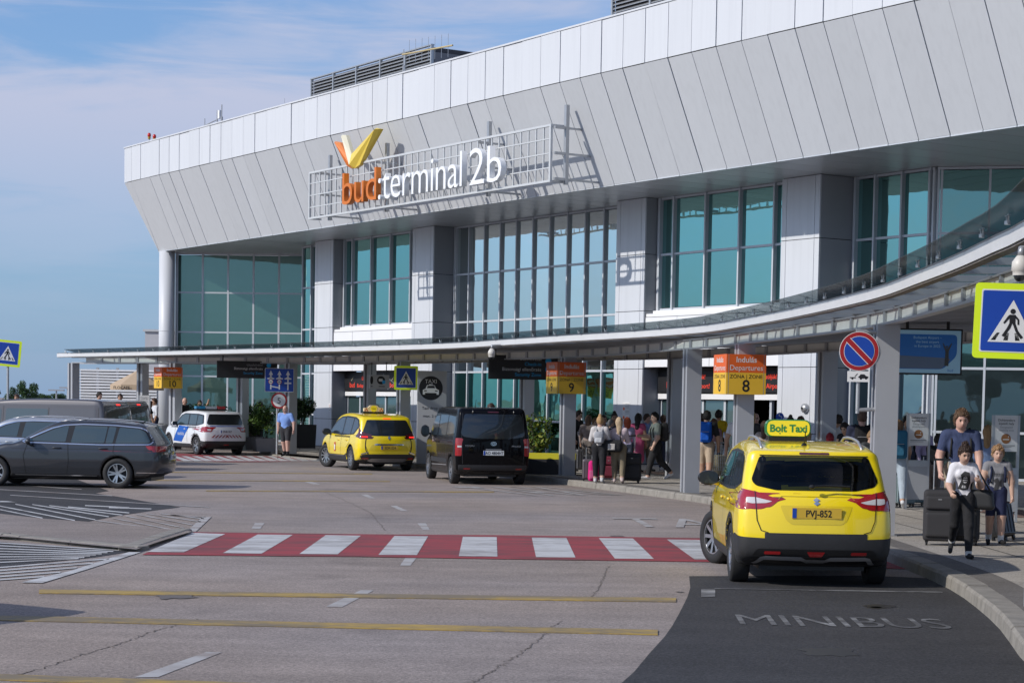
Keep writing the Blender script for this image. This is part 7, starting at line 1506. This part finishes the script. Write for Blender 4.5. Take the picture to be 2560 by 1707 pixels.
# notices on the pillars
def pillar_notice(u, z0, z1, w_, lb, mt=None, name='notice', dots=True):
    E = empty(name, L(u, -4.072, z0), math.atan2(-FD.y, -FD.x), lb, 'notice', 'notices on the terminal pillars'); MB().b2((-w_/2, -.012, 0), (w_/2, -.002, z1-z0)).build('sheet', mt or M_swh, E); b = Board(E, -.013); h_ = z1-z0
    if dots: b.lay('roundel', [circ(-w_*.3, h_*.62, w_*.13, 18), circ(-w_*.3, h_*.1, w_*.13, 18)], M_sor); b.lay('caption', [rect(-w_*.1, h_*k, w_*.42, h_*k+.008) for k in (.9, .8, .76, .72, .66, .5, .46, .42, .38, .3)], M_sgrey, layer=1)
    else: b.lay('roundel', [stroke(circ(0, h_*.66, w_*.32, 20), .012, True)] if False else [circ(0, h_*.66, w_*.36, 20)], M_sred); b.lay('roundel', [circ(0, h_*.66, w_*.28, 20)], M_swh); b.lay('caption', [rect(-w_*.3, h_*.12, w_*.3, h_*.2)], M_sgrey)
    return E
pillar_notice(52.05, 1.60, 2.15, .40, 'white notice with orange roundels on the pillar beside the near doors'); pillar_notice(51.33, 1.55, 1.85, .14, 'small no-smoking sticker on the pillar by the near doors', dots=False); pillar_notice(64.85, 1.62, 1.95, .15, 'small no-smoking sticker on the pillar behind the totem', dots=False); pillar_notice(73.1, 1.62, 1.95, .15, 'small no-smoking sticker on the pillar behind the elderly man', dots=False)
E = empty('alarm_bell', L(43.2, -4.06, 2.05), math.atan2(-FD.y, -FD.x), 'round grey alarm bell on the white pillar right of the doors', 'bell'); q = MB(); q.lathe([(.001, .14), (.07, .13), (.13, .08), (.14, .0)], n=20, M=Matrix.Rotation(R(90), 3, 'X')); q.build('gong', M_galv, E, smooth=True); MB().tube((0, -.14, 0), (0, -.16, 0), .03).build('boss', M_trim, E)
E = empty('wheelchair_help_point', G(1946, 1186, .13), R(4), 'help point post with a round blue wheelchair sign', 'sign'); MB().tube((0, .05, 0), (0, .05, 1.75), .035).build('post', M_galv, E); MB().b2((-.11, 0, .85), (.11, .10, 1.50)).build('panel', M_swh, E); b = Board(E, -.001); b.lay('roundel', circ(0, 1.66, .12, 28), M_blue_s); b.lay('pictogram', [circ(-.02, 1.72, .02, 12), [(-.03, 1.70), (0, 1.70), (0, 1.665), (.04, 1.665), (.05, 1.62), (.065, 1.62), (.05, 1.68), (-.03, 1.68)]], M_swh); b.lay('header_strip', rect(-.11, 1.44, .11, 1.50), M_blue_s, layer=1); b.lay('call_button', circ(-.05, 1.30, .03, 14), M_blue_s, layer=1)
# advertising screen
c0 = at_depth(2232, 935, 35); c1 = at_depth(2409, 823, 35); w_ = c1.x-c0.x; h_ = c1.z-c0.z; E = empty('advertising_screen', ((c0.x+c1.x)/2, 35, c0.z), R(4), 'large blue advertising screen hanging under the canopy', 'screen'); MB().b2((-w_/2, 0, 0), (w_/2, .14, h_)).build('housing', M_black, E); b = Board(E, -.001)
M_scr = mat('screen_pale', (.22, .38, .52), .25, emit=(.22, .40, .56), estr=.16); M_scr2 = mat('screen_blue', (.015, .09, .30), .25, emit=(.015, .10, .34), estr=.16); M_scr3 = mat('screen_dusk', (.06, .08, .13), .25, emit=(.06, .09, .15), estr=.2)
b.lay('screen', rect(-w_/2+.03, .03, w_/2-.03, h_-.03), M_scr); b.lay('screen_picture', rnd([(-w_/2+.03, .10), (w_*.22, .10), (w_*.42, .34), (w_*.42, h_-.10), (-w_/2+.03, h_-.10)], .08), M_scr2); b.lay('screen_picture', [(-w_/2+.03, .11), (w_*.20, .11), (w_*.33, .27), (w_*.30, .30), (-w_/2+.03, .34)], M_scr3)
for i, t in enumerate(('Budapest Airport –', 'the best airport', 'in Europe in 2022')): b.text('lettering', t, -.02, h_*.78-i*.075, .066, M_scr, 'CENTER', layer=4)
b.lay('screen_figure', [[(w_*.24, .16), (w_*.30, .16), (w_*.30, .42), (w_*.345, .56), (w_*.335, .57), (w_*.28, .47), (w_*.26, .47), (w_*.215, .57), (w_*.205, .56), (w_*.25, .42)], circ(w_*.27, .50, .022, 12)], mat('screen_fig', (.03, .035, .05), .3, emit=(.1, .1, .05), estr=.05), layer=4); b.text('lettering', 'bud', w_*.33, .06, .07, M_scr2, layer=4)
for sx in (-.3, .3): MB().tube((w_*sx, .07, h_), (w_*sx, .07, 3.62-c0.z), .03).build('hanger', M_trim, E)
# smoking-area stands
def smoke_stand(px, py, depth, ztop_px, label, sc_=1.0, yaw=6):
    c = at_depth(px, ztop_px, depth); E = empty('smoking_area_stand', (c.x, c.y, .13), R(yaw), label, 'sign stand', 'designated smoking area stands'); zt_ = c.z-.13; w_ = .43*sc_
    for sx in (-1, 1): MB().b2((sx*w_*.5-.02, 0, 0), (sx*w_*.5+.02, .05, zt_)).build('leg', M_galv, E)
    MB().b2((-w_/2+.02, .005, zt_-.62), (w_/2-.02, .045, zt_)).build('panel', M_swh, E); MB().b2((-w_/2+.02, -.02, zt_-1.02), (w_/2-.02, .12, zt_-.90)).build('ash_tray', M_galv, E); MB().b2((-w_/2+.02, .0, .18), (w_/2-.02, .05, zt_-1.02)).build('lower_panel', M_steel, E)
    b = Board(E, .003); b.text('lettering', 'Dohányzásra', 0, zt_-.10, .058, M_ink, layer=1); b.text('lettering', 'kijelölt hely', 0, zt_-.16, .058, M_ink, layer=1); b.text('lettering', 'Designated', 0, zt_-.22, .05, M_sgrey, layer=1); b.text('lettering', 'smoking area', 0, zt_-.27, .05, M_sgrey, layer=1); b.lay('roundel', circ(0, zt_-.40, .085, 28), mat('roundel_brown', (.30, .13, .045), .5), layer=1); b.lay('cigarette', [rect(-.055, zt_-.42, .055, zt_-.405), [(.03, zt_-.39), (.055, zt_-.36), (.04, zt_-.35)]], M_swh, layer=2); b.lay('caption', [rect(-.16, zt_-.52, .16, zt_-.512), rect(-.16, zt_-.545, .10, zt_-.54)], M_ink, layer=1)
smoke_stand(2298, 1117, 37.6, 1033, 'smoking-area stand left of the tall man'); smoke_stand(2517, 1133, 33.5, 1038, 'smoking-area stand behind the boy at the right edge', 1.04); smoke_stand(361, 1010, 77, 988, 'far smoking-area stand left of the zone 10 column', 1.0); smoke_stand(440, 1010, 76, 990, 'far smoking-area stand right of the zone 10 column', 1.0)
# dome cameras
def dome(px, py, depth, r, label, arm=None):
    c = at_depth(px, py, depth); E = empty('dome_camera', (c.x, c.y, c.z), 0, label, 'camera', 'dome security cameras'); q = MB(); q.lathe([(r*.16, r*1.55), (r*.45, r*1.45), (r*.95, r*.75), (r, -.2*r), (r*.85, -.3*r), (r*.85, -.75*r)], n=28); q.build('housing', mat('camera_cream', (.60, .57, .52), .45), E, smooth=True); q = MB(); q.ell((0, 0, -.75*r), (r*.74, r*.74, r*.72), 20, 12); q.build('lens_dome', M_cglass, E, smooth=True)
    q = MB(); q.path([(0, 0, r*1.5), (0, 0, r*2.2), (.25*(arm or 1), .25, r*2.5), (.5*(arm or 1), .6, r*2.5)], .03, 8); q.build('arm', M_galv, E, smooth=True)
dome(2551, 672, 16.6, .075, 'cream dome camera hanging above the right crossing sign'); dome(1229, 885, 50, .095, 'cream dome camera on the canopy edge above the black van')
# ================================================================== planting
def leaf_cloud(name, blobs, n, size, cols, parent, up=.3):
    """many small leaf faces spread through uneven clumps"""
    rng = np.random.default_rng(len(name)*97+n); W = np.array([b[3]*b[4]*b[5] for b in blobs]); W = W/W.sum(); Bl = np.array(blobs)[rng.choice(len(blobs), n, p=W)]
    nz_ = lambda q: q/np.linalg.norm(q, axis=1)[:, None]
    d = nz_(rng.normal(size=(n, 3))); rr = rng.uniform(.35, 1, n)**.45*(1+rng.normal(size=n)*.08); c = Bl[:, :3]+d*rr[:, None]*Bl[:, 3:]
    nrm = nz_(d*.6+rng.normal(size=(n, 3))*.6+np.array([0, 0, up])); a = nz_(np.cross(nrm, rng.normal(size=(n, 3)))); e = np.cross(nrm, a); s = (size*rng.uniform(.6, 1.4, n))[:, None]
    v = np.stack([c-a*s, c-e*s*.42, c+a*s, c+e*s*.42], 1).reshape(-1, 3); me = np_mesh(name, v, np.arange(4*n).reshape(-1, 4), rng.integers(0, len(cols), n), False); return link(name, me, cols, parent)
def leafm(n, c): return mat(n, c, .55, var=.25, vscale=6, spec=.3)
GL = [leafm('leaf_bright', (.085, .15, .022)), leafm('leaf_mid', (.045, .095, .018)), leafm('leaf_dark', (.022, .050, .013))]; GD = [leafm('leaf_deep', (.014, .034, .012)), leafm('leaf_deep2', (.024, .050, .016)), leafm('leaf_mid', (.045, .095, .018))]; GY = [leafm('leaf_yellowish', (.17, .19, .025)), leafm('leaf_bright', (.085, .15, .022)), leafm('leaf_mid', (.045, .095, .018))]
def tub(E, w0, w1, h, mt, d=None):
    d = d or w1; q = MB(); q.add([(-w0/2, -d/2*.85, 0), (w0/2, -d/2*.85, 0), (w0/2, d/2*.85, 0), (-w0/2, d/2*.85, 0), (-w1/2, -d/2, h), (w1/2, -d/2, h), (w1/2, d/2, h), (-w1/2, d/2, h)], [(0, 1, 5, 4), (1, 2, 6, 5), (2, 3, 7, 6), (3, 0, 4, 7), (3, 2, 1, 0)]); q.build('planter', mt, E); MB().b2((-w1/2+.03, -d/2+.03, h-.08), (w1/2-.03, d/2-.03, h-.04)).build('soil', mat('soil', (.03, .022, .016), .95), E)
M_tub = mat('planter_grey', (.22, .22, .23), .6, var=.06); M_tubk = mat('planter_black', (.02, .02, .022), .6)
def bush(px, py, w, h, label, cols, tubm, tubw=(.7, .85), tubh=.5, n=1500, depth=None, d=None, stems=5, size=.055, group='planters along the pavement'):
    P = G(px, py, .13) if depth is None else Vector((at_depth(px, py, depth).x, depth, .13)); E = empty('planter_bush', (P.x, P.y, .13), R(20), label, 'plant', group); tub(E, tubw[0], tubw[1], tubh, tubm, d); rng = random.Random(px)
    q = MB()
    for k in range(stems): q.tube((rng.uniform(-.15, .15), rng.uniform(-.1, .1), tubh-.1), (rng.uniform(-w*.3, w*.3), rng.uniform(-.2, .2), tubh+h*rng.uniform(.5, .85)), .014, .006, n=5)
    q.build('stem', mat('stem_brown', (.06, .04, .025), .9), E)
    bl = [(rng.uniform(-w*.3, w*.3), rng.uniform(-.2, .2), tubh+h*rng.uniform(.25, .8), w*rng.uniform(.18, .30), (d or w)*rng.uniform(.16, .28), h*rng.uniform(.14, .26)) for _ in range(12)]; leaf_cloud('foliage', bl, n, size, cols, E)
bush(661, 1121, 1.25, 1.35, 'big leafy green bush in a grey tub beside the elderly man', GL, M_tub, n=2200, depth=72.5); bush(632, 1119, .9, .9, 'smaller leafy bush in a grey tub behind the police car', GL, M_tub, n=1200, depth=74.5)
bush(757, 1106, .95, 1.25, 'dark hedge in a tall black planter behind the elderly man', GD, M_tubk, (.85, .9), .95, n=2000, depth=79)
bush(590, 1104, 2.2, .9, 'dark green hedge behind the police car', GD, M_tubk, (2.1, 2.2), .8, n=2200, depth=82, d=.7); bush(505, 1100, 2.4, .9, 'dark green hedge left of the police car', GD, M_tubk, (2.1, 2.2), .85, n=2200, depth=85, d=.7)
bush(1340, 1180, .95, 1.25, 'loose yellow-green shrub in a planter right of the black van', GY, M_tubk, (.6, .7), .45, n=900, depth=54, stems=8, size=.07)
P = G(1345, 1190, .13); E = empty('barrier_block', (P.x+.3, 53.2, .13), R(-8), 'low black barrier with a yellow band beside the zone 9 column', 'barrier'); MB().b2((-.75, -.15, 0), (.75, .15, .42)).build('base', M_tubk, E); MB().b2((-.75, -.155, .42), (.75, .155, .58)).build('band', mat('barrier_yellow', (.60, .55, .03), .5), E)
# luggage trolleys
def trolley(px, py, label, yaw):
    P = G(px, py, .13); E = empty('luggage_trolley', (P.x, P.y, .13), R(yaw), label, 'trolley', 'luggage trolleys'); q = MB()
    for sx in (-.26, .26): q.path([(sx, -.45, .12), (sx, .35, .16), (sx, .42, 1.0)], .014, 6)
    q.path([(-.26, .42, 1.0), (.26, .42, 1.0)], .018, 6); q.build('frame', M_galv, E, smooth=True); q = MB()
    for k in range(9): x = -.24+k*.06; q.tube((x, .37, .30), (x, .42, .95), .004, n=5)
    for k in range(8): z = .3+k*.09; q.tube((-.26, .36+.007*k, z), (.26, .36+.007*k, z), .004, n=5)
    tag(q.build('wire_basket', M_galv, E), kind='stuff'); MB().b2((-.24, -.42, .13), (.24, .36, .155)).build('deck', M_steel, E)
    for x, y in ((-.24, .3), (.24, .3), (0, -.4)): MB().tube((x-.02, y, .06), (x+.02, y, .06), .06, n=12).build('wheel', M_tyre, E)
trolley(1812, 1206, 'wire luggage trolley between the blue backpack and zone 8 column', 20); trolley(1384, 1178, 'wire luggage trolley left of the zone 9 column', -60); trolley(1402, 1172, 'wire luggage trolley nested by the zone 9 column', -60)
E = empty('litter_bin', (at_depth(402, 1060, 77).x, 77, .13), 0, 'grey litter bin at the foot of the zone 10 column', 'bin'); q = MB(); q.lathe([(.001, 0), (.26, 0), (.30, .85), (.24, .90), (.18, .90)], n=20); q.build('bin_body', M_steel, E, smooth=False); MB().tube((0, 0, .87), (0, 0, .93), .20, .08).build('bin_lid', M_trim, E)
# parasol and slatted fence of the cafe, far left
c = at_depth(343, 945, 84); E = empty('cafe_parasol', (c.x, c.y, .13), 0, 'large beige cafe parasol behind the grey van', 'parasol'); za = at_depth(343, 926, 84).z-.13; ze = at_depth(343, 962, 84).z-.13; M_can = mat('parasol_canvas', (.46, .35, .24), .8, var=.05)
rr = 1.15; b = MB(); pts = [(rr*math.cos(R(45*k+20)), rr*math.sin(R(45*k+20))) for k in range(8)]
for k in range(8):
    a, d_ = pts[k], pts[(k+1) % 8]; q = MB(); q.add([(0, 0, za), (*a, ze), (*d_, ze), (*d_, ze-.22), (*a, ze-.22)], [(0, 1, 2), (1, 4, 3, 2)]); q.build('canopy_gore', M_can, E)
MB().tube((0, 0, 0), (0, 0, za), .035).build('pole', M_galv, E); t = link('lettering', text_mesh('FLOCAFE', .17, 0, 'CENTER', 1, .004), M_ink, E); t.rotation_euler = (R(90), 0, R(-2.5)); t.location = (-.45, -1.10, ze-.19)
c0 = at_depth(194, 918, 92); c1 = at_depth(392, 925, 92); E = empty('slatted_screen', (c0.x, 92, 0), 0, 'white horizontal slat screen behind the cafe parasol', 'fence'); w_ = c1.x-c0.x; zt_ = c0.z
for k in range(int((zt_-.3)/.135)): MB().b2((0, 0, .3+k*.135), (w_, .03, .3+k*.135+.085)).build('slat', M_white, E)
for k in range(5): x = k*w_/4; MB().b2((x-.06, .035, 0), (x+.06, .14, zt_)).build('post', M_steel, E)
MB().b2((0, .7, 0), (w_, .75, zt_-.1)).build('backing', mat('screen_backing', (.03, .03, .035), .9), E)
# ---- far trees and lamps on the left horizon
def tree(px, depth, wpx, ytop, label, seed, cols=GD):
    c = at_depth(px, ytop, depth); w_ = wpx/CF*depth; h_ = c.z; E = empty('far_tree', (c.x, depth, 0), 0, label, 'tree', 'trees on the far horizon'); rng = random.Random(seed); q = MB(); q.tube((0, 0, 0), (rng.uniform(-.3, .3), 0, h_*.45), h_*.035, h_*.02, n=8)
    for k in range(5): q.tube((0, 0, h_*.3), (rng.uniform(-w_*.35, w_*.35), rng.uniform(-1, 1), h_*rng.uniform(.55, .8)), h_*.015, h_*.006, n=5)
    q.build('trunk', mat('bark', (.05, .04, .03), .9), E); bl = [(rng.uniform(-w_*.34, w_*.34), rng.uniform(-w_*.3, w_*.3), h_*rng.uniform(.42, .86), w_*rng.uniform(.12, .24), w_*rng.uniform(.12, .24), h_*rng.uniform(.08, .16)) for _ in range(16)]; leaf_cloud('crown', bl, 3600, w_*.036, cols, E)
M_ft = [leafm('far_leaf', (.040, .085, .026)), leafm('far_leaf2', (.065, .11, .032)), leafm('far_leaf3', (.026, .058, .020))]
tree(66, 230, 62, 948, 'tallest rounded tree on the far left horizon', 1, M_ft); tree(28, 230, 40, 963, 'smaller tree left of the tallest far tree', 2, M_ft); tree(108, 260, 46, 980, 'low tree right of the tallest far tree', 3, M_ft); tree(140, 260, 44, 981, 'low broad tree near the far lamp masts', 4, M_ft); tree(165, 270, 40, 983, 'low tree at the end of the far tree line', 5, M_ft); tree(-30, 240, 60, 970, 'tree at the left edge of the far tree line', 6, M_ft); tree(88, 300, 40, 984, 'lowest tree in the gap of the far tree line', 7, M_ft)
for px, yt in ((141, 977), (169, 971)):
    c = at_depth(px, yt, 200); E = empty('lamp_mast', (c.x, 200, 0), 0, 'far lamp mast with a flat head, %s of the two' % ('left' if px < 150 else 'right'), 'lamp', 'lamp masts on the horizon'); MB().tube((0, 0, 0), (0, 0, c.z), .12, .07).build('mast', M_steel, E); MB().b2((-.8, -.2, c.z), (.8, .2, c.z+.15)).build('lamp_head', M_steel, E)
